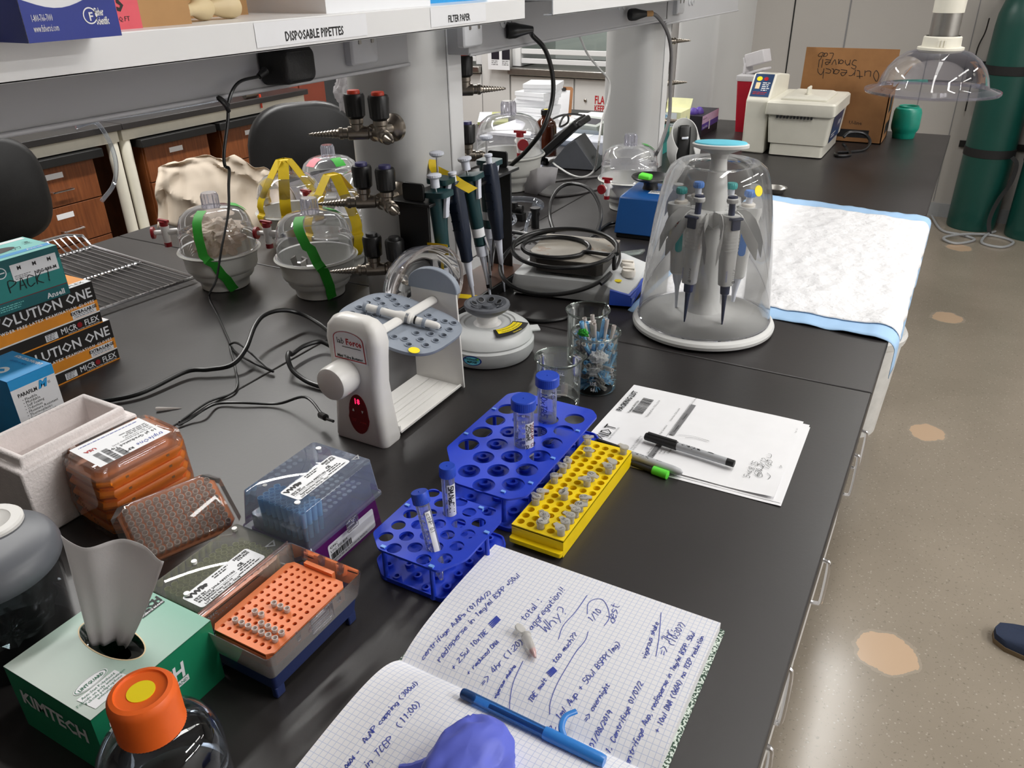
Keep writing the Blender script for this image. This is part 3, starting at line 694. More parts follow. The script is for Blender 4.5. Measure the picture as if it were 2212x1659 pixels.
def cylinder(x, y, label, h=1.42, r=.142, valve=True):
    t = thing('gas_cylinder', label, 'gas cylinder', (x, y, 0), group='tall green gas cylinders by the back wall')
    MB(M['tank_green']).lathe([(r * .96, 0), (r, .012), (r, h - .22), (r * .97, h - .15), (r * .84, h - .08), (r * .6, h - .03), (.05, h), (.045, h + .03)], n=40, cap0=True, cap1=True).build('tank', t)
    for z in (.46, .94): 
        MB(M['strap']).lathe([(r + .0015, z), (r + .004, z + .002), (r + .004, z + .05), (r + .0015, z + .052)], n=40).build('strap', t)
    MB(M['dark_red']).lathe([(.05, h + .005), (.052, h + .07), (.04, h + .09)], n=24, cap1=True).build('collar', t)
    b = MB(M['brushed_nickel']); b.cyl((0, 0, h + .08), (0, 0, h + .17), .018).cyl((0, 0, h + .12), (-.10, -.02, h + .13), .011)
    b.lathe_dir([(.038, -.018), (.042, -.01), (.042, .012), (.036, .016)], (-.13, -.03, h + .13), (-.3, -1, .1), n=24)
    b.cyl((-.06, -.01, h + .125), (-.14, -.04, h + .06), .012).build('regulator', t)
    MB(M['label_white']).lathe_dir([(.034, 0), (.034, .003)], (-.136, -.05, h + .132), (-.3, -1, .1), n=24).build('gauge_face', t)
    return t
cylinder(.178, 5.885, 'tall green gas cylinder strapped to the back wall, the nearer full one')
cylinder(.512, 5.80, 'green gas cylinder cut off at the right edge of the photo')
q = aty(2070, 455, 6.0)
t = thing('wall_bracket', 'dark cylinder bracket on the back wall behind the green tanks', 'bracket', (.1, YW1 - .006, 0))
MB(M['black']).box(-.1, -.012, .47, .8, 0, .51).build('rail', t)
MB(M['black']).box(-.1, -.012, .95, .8, 0, .99).build('rail', t)
b = MB(M['strap']).ribbon(smooth_path([(.30, 5.74, .485), (.335, 5.745, .44), (.33, 5.74, .33), (.29, 5.735, .22), (.27, 5.72, .10), (.29, 5.70, .014)], 6), .024, t=.002, nrm=(.1, -1, .2)); tag(b.build('loose_strap'), 'loose black strap end hanging beside the gas cylinder', 'strap')
h1 = [at(2012, 466, -BZ + .012), at(2034, 497, -BZ + .008), at(2075, 507, -BZ + .008), at(2105, 518, -BZ + .008), at(2065, 526, -BZ + .008), at(2038, 514, -BZ + .016), at(2080, 506, -BZ + .022), at(2140, 508, -BZ + .008), at(2188, 522, -BZ + .008), at(2165, 534, -BZ + .008), at(2122, 525, -BZ + .008), at(2130, 508, -BZ + .016), at(2150, 500, -BZ + .008)]
tag(MB(M['mid_grey']).tube(smooth_path(h1, 8), .008).build('gas_hose'), 'grey hose coiled on the floor by the gas cylinders', 'hose')
gl = [aty(2137, 40, 5.9), aty(2128, 70, 5.98), aty(2110, 110, 6.0), aty(2098, 180, 6.02), aty(2085, 240, 6.02)]
tag(MB(M['black_rubber']).tube(smooth_path(gl, 8), .004).build('gas_line'), 'thin black gas line running down the back wall', 'hose')

# water bath
t = thing('water_bath', 'beige laboratory water bath with a sloping blue control panel', 'water bath', (-.52, 3.10, BZ))
ring = lambda x0, y0, x1, y1, z, r=.012: [(p[0], p[1], z) for p in rrect(x0, y0, x1, y1, r, 4)]
MB(M['bath_beige']).loft([ring(-.10, 0, .09, .33, .004), ring(-.10, 0, .09, .33, .045), ring(-.108, -.004, .098, .335, .047), ring(-.118, -.012, .108, .335, .15)]).build('tank', t)
b = MB(M['bath_beige']).loft([ring(-.128, -.02, .112, .335, .148), ring(-.128, -.022, .116, .336, .153), ring(-.126, -.02, .114, .336, .188), ring(-.120, -.014, .108, .33, .194)])
for k in range(11): b.box(-.085 + k * .012, -.0205, .138, -.079 + k * .012, -.011, .147, M['ink'])
b.build('rim', t)
b = MB(M['bath_beige']).loft([ring(-.085, .03, .075, .27, .194, .006), ring(-.085, .03, .075, .27, .20, .006), ring(-.07, .04, .06, .26, .206, .006)])
b.build('lid', t, bev=.001); MB(M['bath_beige']).box(-.012, .10, .205, -.004, .16, .232).build('lid_handle', t, bev=.003)
prof = [(0, .0), (.33, .0), (.33, .262), (.13, .275), (.05, .29), (.0, .195), (-.012, .175)]
b = MB(M['bath_beige']); X0 = -.205; X1 = -.122
sec = [(.01, .0), (.33, .0), (.33, .25), (.15, .272), (.085, .275), (.0, .19)]
b.loft([[(x, y, z) for y, z in sec] for x in (X0, X1)]); b.build('control_box', t, bev=.006)
sl = Vector((0, .085, .085)); F = frame((X0 + .008, .012, .202), (1, 0, 0), sl); F.translation += F.to_3x3() @ Vector((0, 0, .0012))
b = MB(M['bath_blue']); b.rect(0, 0, .068, .10, M['bath_blue'], F)
b.prism(circ(.018, .078, .010, 16), 0, .001, M['yellow_dot'], F); b.prism(circ(.042, .078, .008, 16), 0, .001, M['red_plastic'], F)
b.rect(.01, .034, .026, .062, M['tan_label'], F, .0006); b.fill(.034, .062, .062, 5, .008, F @ Matrix.Translation((0, 0, .0008)), 'white_ink'); b.fill(.008, .02, .06, 2, .007, F @ Matrix.Translation((0, 0, .0008)), 'red_ink')
b.build('control_panel', t)
b = MB(M['bath_blue']); G = frame((.1125, .05, .035), (0, 1, 0), (-.05, 0, 1)); F = frame((.0985, .04, .05), (0, 1, 0), (.095, 0, 1)); F.translation += Vector((.0015, 0, 0)); b.rect(0, 0, .22, .095, M['bath_blue'], F); b.text('VWR', .03, F @ Matrix.Translation((.12, .07, .0006)), 'white_ink'); b.fill(.02, .03, .12, 2, .01, F @ Matrix.Translation((0, 0, .0006)), 'white_ink'); b.build('side_label', t)
wc = [(-.392, 3.32, BZ + .045), (-.375, 3.34, BZ + .06), (-.33, 3.37, BZ + .055), (-.30, 3.36, BZ + .03), (-.31, 3.31, BZ + .006), (-.36, 3.25, BZ + .005), (-.395, 3.21, BZ + .0065), (-.38, 3.16, BZ + .0065), (-.345, 3.2, BZ + .005), (-.37, 3.3, BZ + .008), (-.39, 3.32, BZ + .02)]
tag(MB(M['black_rubber']).tube(smooth_path(wc, 7), .006).build('bath_cable'), 'black mains cord coiled beside the water bath', 'cord')
# carton with handwritten flap
t = thing('cardboard_box', 'brown cardboard box with handwriting on its raised flap behind the water bath', 'box', (-.435, 3.47, BZ))
b = MB(M['kraft_dark']).box(-.165, 0, 0, .165, .004, .19).box(-.165, .21, 0, .165, .214, .19).box(-.165, 0, 0, -.161, .214, .19).box(.161, 0, 0, .165, .214, .19).box(-.165, 0, 0, .165, .214, .004)
F = frame((.166, 0, 0), (0, 1, 0), (0, 0, 1)); b.rect(.05, .03, .17, .07, M['ink'], F); b.rect(.06, .11, .15, .17, M['gb_dark'], F, .0)
F = frame((-.165, -.0006, 0), (1, 0, 0), (0, 0, 1)); b.rect(.16, .02, .28, .05, M['ink'], F); b.text('U-line', .02, F @ Matrix.Translation((.2, .085, 0)), 'ink')
b.build('body', t)
A = Matrix.Translation((0, 0, .19)) @ Matrix.Rotation(math.radians(-3), 4, 'X')
b = MB(M['kraft_dark']); b.T = A; b.box(-.168, 0, 0, .168, .004, .155)
F = frame((.06, -.001, .05), (-1, 0, 0), (0, 0, -1)); 
pen(b, 'Outreach', .036, F @ Matrix.Translation((-.05, -.028, 0)), 'ink', .0022, slant=-.1); pen(b, 'Snavell', .030, F @ Matrix.Translation((.035, -.062, 0)), 'ink', .0022, slant=0); pen(b, 'Lab', .024, F @ Matrix.Translation((.125, -.084, 0)), 'ink', .002)
b.build('flap', t); b = MB(M['kraft_dark']); b.T = Matrix.Translation((.163, 0, .19)) @ Matrix.Rotation(math.radians(28), 4, 'Y'); b.box(0, .01, 0, .003, .21, .09); b.build('flap', t)
# small green tank
q = (-.207, 3.66)
t = thing('green_canister', 'short bright teal green canister on the bench end beside the cardboard box', 'canister', (q[0], q[1], BZ))
MB(M['tank_green_bright']).lathe([(.040, 0), (.042, .005), (.043, .018), (.045, .023), (.051, .034), (.053, .045), (.052, .10), (.047, .114), (.036, .120), (.034, .115), (.0001, .114)], n=40, cap0=True).build('body', t)
MB(M['tank_green_bright']).lathe([(.036, .119), (.038, .1215), (.036, .124), (.034, .1215), (.036, .119)], n=40).build('rim', t)
# red sharps bin
t = thing('sharps_bin', 'red sharps container with a white flip lid behind the water bath', 'sharps container', (-.80, 3.56, BZ))
r4 = lambda w, d, z: [(p[0], p[1], z) for p in rrect(-w, -d, w, d, .012)]
MB(M['sharps_red']).loft([r4(.056, .045, 0), r4(.068, .055, .205)]).build('bin', t)
MB(M['sharps_white']).loft([r4(.07, .057, .205), r4(.072, .059, .21), r4(.072, .059, .225), r4(.06, .05, .23)]).build('rim', t)
b = MB(M['sharps_white']); b.T = X((.0, .01, .23)); b.loft([[(x, y, z) for y, z in [(.035 * math.cos(a * PI / 10), .06 * math.sin(a * PI / 10)) for a in range(11)]] for x in (-.055, -.045)]); b.T = X((.0, 0, .235), rz=-.3, ry=-.3)
b.box(-.04, -.03, .0, .05, .03, .01).box(-.04, -.03, .0, -.032, .03, .07).box(-.03, -.03, .03, .055, .03, .08).build('flip_lid', t, bev=.003)
# cartons beyond the second pillar
def gbx(b, a, c, h):
    F = frame((a + .0006, -c, 0), (0, 1, 0), (0, 0, 1)); L = 2 * c; b.rect(0, h * .55, L, h, M['gb_pink'], F); b.rect(0, h * .35, L, h * .62, M['gb_purple'], F, .0003); b.text('Purple Nitrile', .013, F @ Matrix.Translation((.01, h * .52, .0006)), 'white_ink'); b.text('Kimberly-Clark', .009, F @ Matrix.Translation((.01, h * .9, .0006)), 'ink'); b.rect(.1, .02, .115, h * .7, M['white_ink'], F, .0006)
q = at(1520, 268, 0)
carton('glove_box', 'dark purple glove box beside the far column', 'box', -1.03, 3.32, -.945, 3.56, .085, 'gb_dark', BZ, extra=gbx)
gl = MB(M['gb_purple']); gl.ball((-.985, 3.40, BZ + .085), .028, sc=(.7, 1, .9)); gl.ball((-1.0, 3.37, BZ + .09), .02); tag(gl.build('purple_glove'), 'purple glove poking from the dark glove box', 'glove')
t = thing('parafilm_carton', 'opened cream film carton with blue letter M between pillar and glove box', 'box', (-1.0, 3.1, BZ))
b = MB(M['parafilm_cream']).box(-.05, -.06, 0, .05, .06, .14)
F = frame((.0506, -.06, 0), (0, 1, 0), (0, 0, 1)); b.add([(.02, .02, 0), (.05, .11, 0), (.06, .05, 0), (.075, .12, 0), (.1, .03, 0), (.085, .03, 0), (.07, .08, 0), (.058, .02, 0), (.048, .07, 0), (.034, .02, 0)], [(0, 1, 8, 9), (1, 2, 7, 8), (2, 3, 6, 7), (3, 4, 5, 6)], M['para_blue'], F)
G = frame((-.05, -.0606, 0), (1, 0, 0), (0, 0, 1)); b.rect(.005, .085, .085, .138, M['label_white'], G); b.text('M', .018, G @ Matrix.Translation((.04, .132, .0004)), 'para_blue'); b.fill(.01, .115, .08, 4, .007, G @ Matrix.Translation((0, 0, .0004)), 'grey_ink')
b.build('carton', t, sm=0)
b = MB(M['parafilm_cream']); b.T = X((-.05, 0, .14), ry=-.5); b.box(0, -.06, 0, .002, .06, .05); b.T = X((0, .058, .14), rx=-.6); b.box(-.05, 0, 0, .05, .002, .04); b.build('flap', t)
def tealx(b, a, c, h): F = frame((a + .0006, -c, 0), (0, 1, 0), (0, 0, 1)); b.rect(0, h * .35, 2 * c, h * .65, M['teal_dark'], F); b.text('NITECH', .02, F @ Matrix.Translation((.02, h * .6, .0005)), 'white_ink')
carton('teal_carton', 'teal carton standing right behind the second pillar', 'box', -1.06, 2.86, -.98, 3.01, .115, 'teal_box', BZ, extra=tealx)
# white curved tool holder with black inside
t = thing('vacuum_controller', 'white curved shell with a black slot standing behind the pipette dome', 'holder', at(1474, 362, 0))
q = at(1474, 362, 0); t.rotation_euler = (0, 0, math.atan2(-q.y, -q.x) + .25)
b = MB(M['stand_grey']); rings = []
for k in range(33):
    a = math.radians(38 + 284 * k / 32); g = .5 - .5 * math.cos(a); fl = 1 + .10 * math.sin(a) ** 2
    h = .055 + .108 * g ** .8; wv = lambda r, z, s_=1.0: (r * .80 * math.cos(a) - .004, r * math.sin(a) * s_, z)
    rings.append([wv(.040, .004), wv(.052 * fl, h * .35), wv(.055 * fl, h * .7), wv(.046, h), wv(.043, h - .001), wv(.051 * fl, h * .7), wv(.048 * fl, h * .35), wv(.036, .006)])
b.loft(rings); b.prism(circ(0, 0, .038, 24, .042), 0, .008); b.build('shell', t, sm=60)
inn = MB(M['black_rubber']).prism(rrect(-.028, -.026, -.006, .026, .009), .008, .142, sc=.86, bev=.005); inn.build('core', t); MB(M['chrome']).box(-.008, -.012, .098, .004, .012, .106).build('clip', t, bev=.001)
# steel dish behind the dome
q = at(1672, 416, 0); t = thing('steel_dish', 'small steel dish on the bench behind the pipette dome', 'dish', (q.x, q.y, BZ)); MB(M['steel']).lathe([(.026, 0), (.03, .004), (.036, .016), (.038, .017), (.034, .013), (.024, .005), (.0001, .005)], n=28).build('bowl', t)
# wall behind far left of island: bucket, shoe
t = thing('plastic_bucket', 'white plastic bucket on the floor under the bench edge', 'bucket', (-.20, 3.28, 0))
MB(M['bucket_white']).lathe([(.12, 0), (.145, .36), (.152, .365), (.152, .375), (.146, .38)], n=36, cap0=True).build('body', t); MB(M['bucket_white']).lathe([(.155, .372), (.158, .39), (.15, .405), (.0001, .405)], n=36).build('lid', t)
t2 = dup(t, (-.17, 2.86, 0), None, 'white lidded plastic bucket on the floor, beside a second bucket')
sp = at(2170, 1378, -BZ)
t = thing('shoe', 'navy fabric slip-on shoe on the concrete floor at the right edge', 'shoe', (.46, 1.885, 0), math.radians(-10))
def sole(z, g=1.0):
    P = [(-.115, 0), (-.108, .026), (-.08, .042), (-.03, .047), (.04, .042), (.11, .036), (.16, .036), (.185, .022), (.19, 0), (.185, -.022), (.16, -.034), (.11, -.034), (.04, -.036), (-.03, -.046), (-.08, -.043), (-.108, -.026)]
    return [(x * (1 - (1 - g) * .3) , y * g, z) for x, y in P]
MB(M['shoe_sole']).loft([sole(0), sole(.014, 1.02)]).build('sole', t)
up = []
for z, g in ((.012, .98), (.03, .97), (.048, .86)): up.append(sole(z, g))
up[2] = [(x * .93 + .01, y, .03 + .028 * min(1, max(0, (x + .115) / .13))) for x, y, z in up[2]]
b = MB(M['shoe_navy']).loft(up + [[(x * .7 + .045, y * .62, .034 + .05 * min(1, max(0, (x + .1) / .12))) for x, y, z in sole(0, .8)]], cap0=True, cap1=True); b.build('upper', t, sm=60)
# =================================================================== LEFT WALL BENCH AND CHAIRS
def wall_bench(y0, y1, label):
    t = thing('side_bench', label, 'bench', (-3.95, (y0 + y1) / 2, 0), group='white framed benches along the left wall')
    w = (y1 - y0) / 2
    MB(M['epoxy']).box(-.55, -w + .001, BZ - .03, .39, w - .001, BZ).build('worktop', t, bev=.003)
    MB(M['cream']).box(-.5, -w + .01, BZ - .085, .36, w - .01, BZ - .031).build('apron', t, bev=.003)
    for (x, y) in ((.33, -w + .035), (.33, w - .035), (-.48, -w + .035), (-.48, w - .035)): MB(M['cream']).cyl((x, y, 0), (x, y, BZ - .08), .027, m=M['cream'], n=20).build('leg', t)
yj = 2.54
wall_bench(.9, yj, 'white framed black topped bench by the left wall, with one wooden drawer unit')
wall_bench(yj, 3.86, 'white framed black topped bench by the left wall, with two wooden drawer units')
def pedestal(y0, y1, x1, ztop, label, n=4):
    t = thing('drawer_pedestal', label, 'drawer unit', (x1, (y0 + y1) / 2, 0), group='wooden drawer units under the wall bench')
    w = (y1 - y0) / 2; zt = ztop - .04
    MB(M['cherry']).box(-.5, -w, .04, -.018, w, zt).build('body', t, bev=.002)
    MB(M['black_soft']).box(-.52, -w - .035, zt, .04, w + .035, ztop).build('top', t, bev=.004)
    h = (zt - .05) / n
    for k in range(n):
        z1 = zt - .004 - k * h; d = MB(M['cherry']).box(-.018, -w + .002, z1 - h + .005, 0, w - .002, z1).build('drawer', t, bev=.0015)
        zc = z1 - h * .60; MB(M['chrome']).tube(smooth_path([(0, -.05, zc), (.022, -.05, zc), (.026, -.035, zc), (.026, .035, zc), (.022, .05, zc), (0, .05, zc)], 4), .0045, n=6).build('handle', d)
        MB(M['label_white']).box(0, -.055, z1 - .055, .0008, .03, z1 - .03).build('drawer_label', d)
pedestal(1.98, 2.375, -3.60, BZ - .09, 'cherry wood drawer unit left of the white bench legs')
pedestal(2.66, 3.07, -3.60, BZ - .091, 'cherry wood drawer unit right of the white bench legs, behind the brown wrapping')
pedestal(3.17, 3.62, -3.60, BZ - .091, 'cherry wood drawer unit partly hidden by the black leather chair')
tb = [atx(203, 264, -3.55), atx(225, 285, -3.54), atx(243, 322, -3.53), atx(251, 360, -3.52), atx(245, 400, -3.52), atx(220, 434, -3.50)]
tag(MB(M['hose_clear']).tube(smooth_path([Vector((-3.62, tb[0].y - .05, BZ + .012))] + tb, 6), .010).build('plastic_tubing'), 'clear plastic tubing dangling over the wall bench front', 'tubing')
q = at(540, 208, .0); tg = [(-3.75, 2.3, BZ + .0095), (-3.68, 2.7, BZ + .0095), (-3.66, 3.1, BZ + .0095), (-3.66, 3.34, BZ + .01)]
tag(MB(M['hose_clear']).tube(smooth_path(tg, 6), .008).build('plastic_tubing'), 'clear tubing lying along the back of the wall bench', 'tubing')
t = thing('brass_valve', 'small brass valve with red tag on the wall bench', 'valve', (-3.6, 3.42, BZ + .0015)); MB(M['brushed_nickel']).cyl((0, -.04, .018), (0, .05, .018), .018, n=14).build('body', t); MB(M['valve_red']).box(.02, .05, -.06, .025, .062, .015).build('tag', t)
# black chairs
def chair(p, rz, name, label, mat, w, h, zc, seat=True):
    t = thing(name, label, 'chair', (p[0], p[1], 0), rz)
    # backrest: superellipse pad curved backwards
    rings = []
    for k, (f, d) in enumerate(((.90, -.024), (.97, -.016), (1, 0), (.97, .02), (.90, .03))):
        rg = []
        for a in range(40):
            th = 2 * PI * a / 40; c, s_ = math.cos(th), math.sin(th); e = .62
            x = w * f * math.copysign(abs(c) ** e, c); z = h * f * math.copysign(abs(s_) ** e, s_) * (1 if s_ > 0 else 1)
            x *= 1 - .12 * (z / h if z > 0 else 0) ** 2
            rg.append((x, d - .09 * (x / w) ** 2 * w, zc + z))
        rings.append(rg)
    MB(M[mat]).loft(rings).build('backrest', t, sm=50)
    MB(M['black']).box(-.03, -.05, zc - h - .18, .03, -.02, zc).build('back_post', t, bev=.005)
    MB(M[mat]).prism(rrect(-.23, -.02, .23, .42, .12, 6), zc - h - .2, zc - h - .12, bev=.03).build('seat', t)
    zs = zc - h - .2; MB(M['black']).cyl((0, .2, .07), (0, .2, zs), .03).build('column', t)
    for k in range(5):
        a = 2 * PI * k / 5; l = MB(M['black']); l.cyl((0, .2, .10), (.28 * math.cos(a), .2 + .28 * math.sin(a), .062), .022, .014); l.ball((.28 * math.cos(a), .2 + .28 * math.sin(a), .03), .03, n=8); l.build('leg', t)
    return t
c1 = aty(-24, 418, 1.75); chair((c1.x - .02, c1.y), math.radians(-112), 'lab_chair', 'black fabric office chair beside the teal glove boxes', 'black_soft', .23, .22, c1.z)
c2 = aty(664, 345, 2.55); chair((c2.x, c2.y), math.radians(-128), 'leather_chair', 'black leather office chair behind the yellow taped desiccators', 'black_leather', .235, .235, c2.z)

# =================================================================== FUME HOOD WALL (behind the bench, centre)
def fume_cab(x0, x1, label, flam=False):
    t = thing('fume_hood', label, 'fume hood', ((x0 + x1) / 2, 5.36, 0), group='white fume hoods along the back wall')
    w = (x1 - x0) / 2; D = .64
    MB(M['grey_metal']).box(-w, .03, .1, w, D, BZ - .05).build('base', t, bev=.003)
    MB(M['steel']).box(-w, -.03, BZ - .05, w, D, BZ - .004).build('ledge', t, bev=.006)
    b = MB(M['white_metal']).box(-w, .05, BZ, -w + .07, D, 2.4).box(w - .07, .05, BZ, w, D, 2.4).box(-w + .07, D - .02, BZ, w - .07, D, 2.4).box(-w, .05, 2.0, w, D, 2.4)
    b.build('enclosure', t, bev=.003)
    b = MB(M['white_metal']).box(-w + .07, .06, BZ + .085, w - .07, .085, BZ + .12).box(-w + .07, .06, BZ + .02, w - .07, .08, BZ + .055).build('sash_rail', t, bev=.003)
    MB(M['glass']).box(-w + .07, .07, BZ + .12, w - .07, .074, 1.95).build('sash', t)
    for s in (-1, 1):
        d = MB(M['grey_metal']).box(min(0, s * w) + .006, .012, .12, max(0, s * w) - .006, .03, BZ - .06)
        if flam and s > 0:
            F = frame((.0, .0115, 0), (1, 0, 0), (0, 0, 1)); d.text('FLAMMABLE', .075, F @ Matrix.Translation((fx - (x0 + x1) / 2, BZ - .158, 0)), 'red_ink', bold=.0022, sx=.62); d.text('KEEP FIRE AWAY', .06, F @ Matrix.Translation((fx - (x0 + x1) / 2, BZ - .222, 0)), 'red_ink', bold=.002, sx=.6)
        dd = d.build('door', t, bev=.002); MB(M['brushed_nickel']).lathe_dir([(.009, 0), (.011, .008), (.006, .012)], (s * .09 - .09 * (s < 0), .012, BZ - .2), (0, -1, 0), n=14).build('lock', dd)
    return t
fx = aty(1283, 212, 5.36).x
xa, xb = aty(1005, 140, 5.34).x, aty(1102, 150, 5.34).x
fume_cab(-4.3, xb - .26, 'white fume hood behind the near pillar, left of the black and white notice')
fume_cab(xb - .02, -1.95, 'white fume hood behind the amber bottle with FLAMMABLE cabinet', True)
b = MB(M['grey_metal']).box(xb - .255, 5.37, 0, xb - .025, 6.0, 2.4); tag(b.build('hood_divider'), 'pale upright panel between the two fume hoods', 'panel')
t = thing('wall_notice', 'white notice with two black pictures hung between the fume hoods', 'notice', (0, 5.31, 0))
p0 = aty(1052, 88, 5.30); p1 = aty(1100, 152, 5.30); b = MB(M['label_white']).box(p0.x, -.004, p1.z, p1.x, 0, p0.z); w = (p1.x - p0.x)
for k in (0, 1): b.box(p0.x + .03 + k * w * .49, -.0046, p1.z + (p0.z - p1.z) * .36, p0.x + .03 + k * w * .49 + w * .36, -.004, p0.z - .02, M['gb_dark']); b.fill(p0.x + .03 + k * w * .49, p1.z + (p0.z - p1.z) * .32, p0.x + .02 + k * w * .49 + w * .38, 3, .012, frame((0, -.0047, 0), (1, 0, 0), (0, 0, 1)), 'grey_ink')
b.build('sheet', t, sm=0)
b = MB(M['wood_dark']).box(aty(1463, 100, 5.9).x - .0, 5.9, 0, aty(1463, 100, 5.9).x + .05, YW1, CEIL); struct('trim_1', b)
struct('trim_2', MB(M['white_metal']).box(-1.95, 5.36, 0, aty(1463, 100, 5.9).x, YW1, CEIL))

# =================================================================== DESICCATORS
def desic(p, R, label, rz=0.0, tapes=(), stop=None, extra=None, knob=True, group='round plastic vacuum desiccators', lidh=1.0):
    t = thing('desiccator', label, 'desiccator', (p[0], p[1], BZ), rz, group)
    S = lambda pr: [(r * R, z * R) for r, z in pr]
    MB(M['bowl_white']).lathe(S([(.0001, 0), (.56, 0), (.60, .02), (.61, .12), (.63, .20), (.72, .28), (.76, .34), (.78, .44), (.86, .50), (.89, .58), (.905, .78), (.94, .92), (1.0, .95), (1.03, .985), (1.0, 1.02), (.93, 1.02), (.90, .96), (.87, .78), (.80, .5), (.6, .3), (.0001, .28)]), n=48).build('base', t)
    L = S([(.995, 1.03), (.95, 1.035), (.93, 1.06), (.925, 1.40), (.935, 1.43), (.935, 1.46), (.91, 1.49), (.87, 1.70), (.79, 1.87), (.62, 2.0), (.42, 2.06), (.24, 2.08)])
    ld = MB(M['lid_clear']).lathe(L, n=48).build('lid', t)
    k = MB(M['knob_clear'])
    ring = lambda r, z: [((r * (1.06 if i % 2 else .96)) * R * math.cos(PI * i / 16), (r * (1.06 if i % 2 else .96)) * R * math.sin(PI * i / 16), z * R) for i in range(32)]
    k.loft([ring(.22, 2.065), ring(.205, 2.10), ring(.205, 2.34), ring(.17, 2.42)]); k.build('knob', ld)
    def prof(a):  # outside path from lid top down to the foot
        return [(.24, 2.09), (.42, 2.07), (.62, 2.01), (.79, 1.88), (.87, 1.71), (.92, 1.5), (.945, 1.44), (.94, 1.1), (1.04, 1.0), (.93, .85), (.9, .58), (.8, .40), (.66, .16), (.6, .02)]
    for (m, a, w, tw, lo, hi) in tapes:
        P = prof(0)[lo:hi]; pts = []; ns = []
        for i, (r, z) in enumerate(P):
            th = a + (tw * i / max(1, len(P) - 1) if not isinstance(tw, tuple) else tw[0] * min(i, 6) / 6 + tw[1] * max(0, i - 6) / 6)
            j = min(i + 1, len(P) - 1); q = max(i - 1, 0); dr, dz = P[j][0] - P[q][0], P[j][1] - P[q][1]; nl = math.hypot(dr, dz)
            pts.append(((r + .012) * R * math.cos(th), (r + .012) * R * math.sin(th), (z + .006) * R)); ns.append((-dz / nl * math.cos(th), -dz / nl * math.sin(th), dr / nl))
        q = MB(M[m]); q.ribbon(pts, w, nrm=ns); q.build('tape', t)
    if stop is not None:
        d = Vector((math.cos(stop), math.sin(stop), 0)); z = 1.5 * R if extra != 'base' else .9 * R; s0 = d * .9 * R + Vector((0, 0, z)); w = M['pvc_white']
        b = MB(w); b.cyl(s0, s0 + d * .30 * R, .085 * R, .075 * R); b.cyl(s0 + d * .30 * R + Vector((0, 0, -.26 * R)), s0 + d * .30 * R + Vector((0, 0, .16 * R)), .08 * R, .11 * R); b.cyl(s0 + d * .30 * R, s0 + d * .56 * R, .06 * R)
        b.build('stopcock', t)
        hd = MB(M['dark_red']); c = s0 + d * .30 * R + Vector((0, 0, .16 * R)); hd.cyl(c, c + Vector((0, 0, .12 * R)), .10 * R); hd.box(-.17 * R, -.04 * R, .1 * R, .17 * R, .04 * R, .16 * R, T=Matrix.Translation(c)); hd.cyl(s0 + d * .56 * R, s0 + d * .63 * R, .15 * R)
        hd.cyl(c - Vector((0, 0, .42 * R)), c - Vector((0, 0, .53 * R)), .09 * R); hd.build('stopcock_handle', t)
    return t
R1 = .088
to_cam = lambda p: math.atan2(-p[1], -p[0])
P1, P2, P3, P4, P5, P6 = (-1.412, 1.178), (-1.180, 1.238), (-1.485, 1.49), (-1.265, 1.415), (-1.525, 1.70), (-1.32, 1.605)
a1, a2 = to_cam(P1), to_cam(P2)
d1 = desic(P1, R1, 'round desiccator with green tape and crumpled paper inside, beside the wire rack', 0, [('green_tape', a1 - .55, .021, (.12, .72), 1, 14), ('green_tape', a1 + 1.75, .03, .0, 1, 4)], a1 - 1.75)
d2 = desic(P2, R1, 'round desiccator with green tape beside the near pillar, under the black gas tap', 0, [('green_tape', a2 - .62, .021, (.62, .42), 1, 14), ('green_tape', a2 + 2.1, .026, 0, 1, 4)], a2 - 2.0)
# crumpled paper in the first one, clamps in the second
rnd = random.Random(5); b = MB(M['brown_wrap'])
def crumple(b, c, r, sc, seed, n=22, amp=.45, m=None, zmin=None):
    rings = []
    for i in range(n + 1):
        th = PI * i / n; rg = []
        for k in range(n * 2):
            ph = 2 * PI * k / (n * 2); d = Vector((math.sin(th) * math.cos(ph), math.sin(th) * math.sin(ph), -math.cos(th)))
            q = d * 2.2 + Vector((seed, seed * 1.7, 0)); h = noise.voronoi(q)[0]; rr = r * (1 - amp * .7 + amp * (h[1] - h[0]) * 1.1 + .25 * amp * noise.noise(d * 5 + Vector((seed, 0, 0))))
            v = Vector((d.x * sc[0], d.y * sc[1], d.z * sc[2])) * rr + Vector(c)
            if zmin is not None and v.z < zmin: v.z = zmin
            rg.append(v)
        rings.append(rg)
    b.loft(rings, m)
crumple(b, (P1[0], P1[1], BZ + .112), .067, (1, 1, .75), 3.0); tag(b.build('crumpled_paper', sm=0), 'crumpled beige paper inside the left green taped desiccator', 'paper')
for k, (dx, dy, l) in enumerate(((-.035, -.01, 'left'), (-.005, -.02, 'right'))):
    b = MB(M['steel']); b.T = X((P2[0] + dx, P2[1] + dy, BZ + .03), rz=a2 + 1.2 + k * .4, rx=.25)
    b.plate([(-.02, 0), (.02, 0), (.016, .03), (.02, .055), (.008, .06), (.008, .045), (-.006, .045), (-.006, .062), (-.018, .055), (-.014, .03)], [], 0, .006, T=Matrix.Rotation(PI / 2, 4, 'X')); tag(b.build('metal_clamp'), 'small metal clamp inside the right green taped desiccator, the %s one' % l, 'clamp')
Y_ = 'yellow_tape'; a3, a4 = to_cam(P3), to_cam(P4)
d3 = desic(P3, R1, 'round desiccator strapped with yellow tape, the left one behind', 0, [], a3 + .4)
d4 = desic(P4, R1, 'round desiccator strapped with yellow tape, right behind the green taped one', 0, [], None)
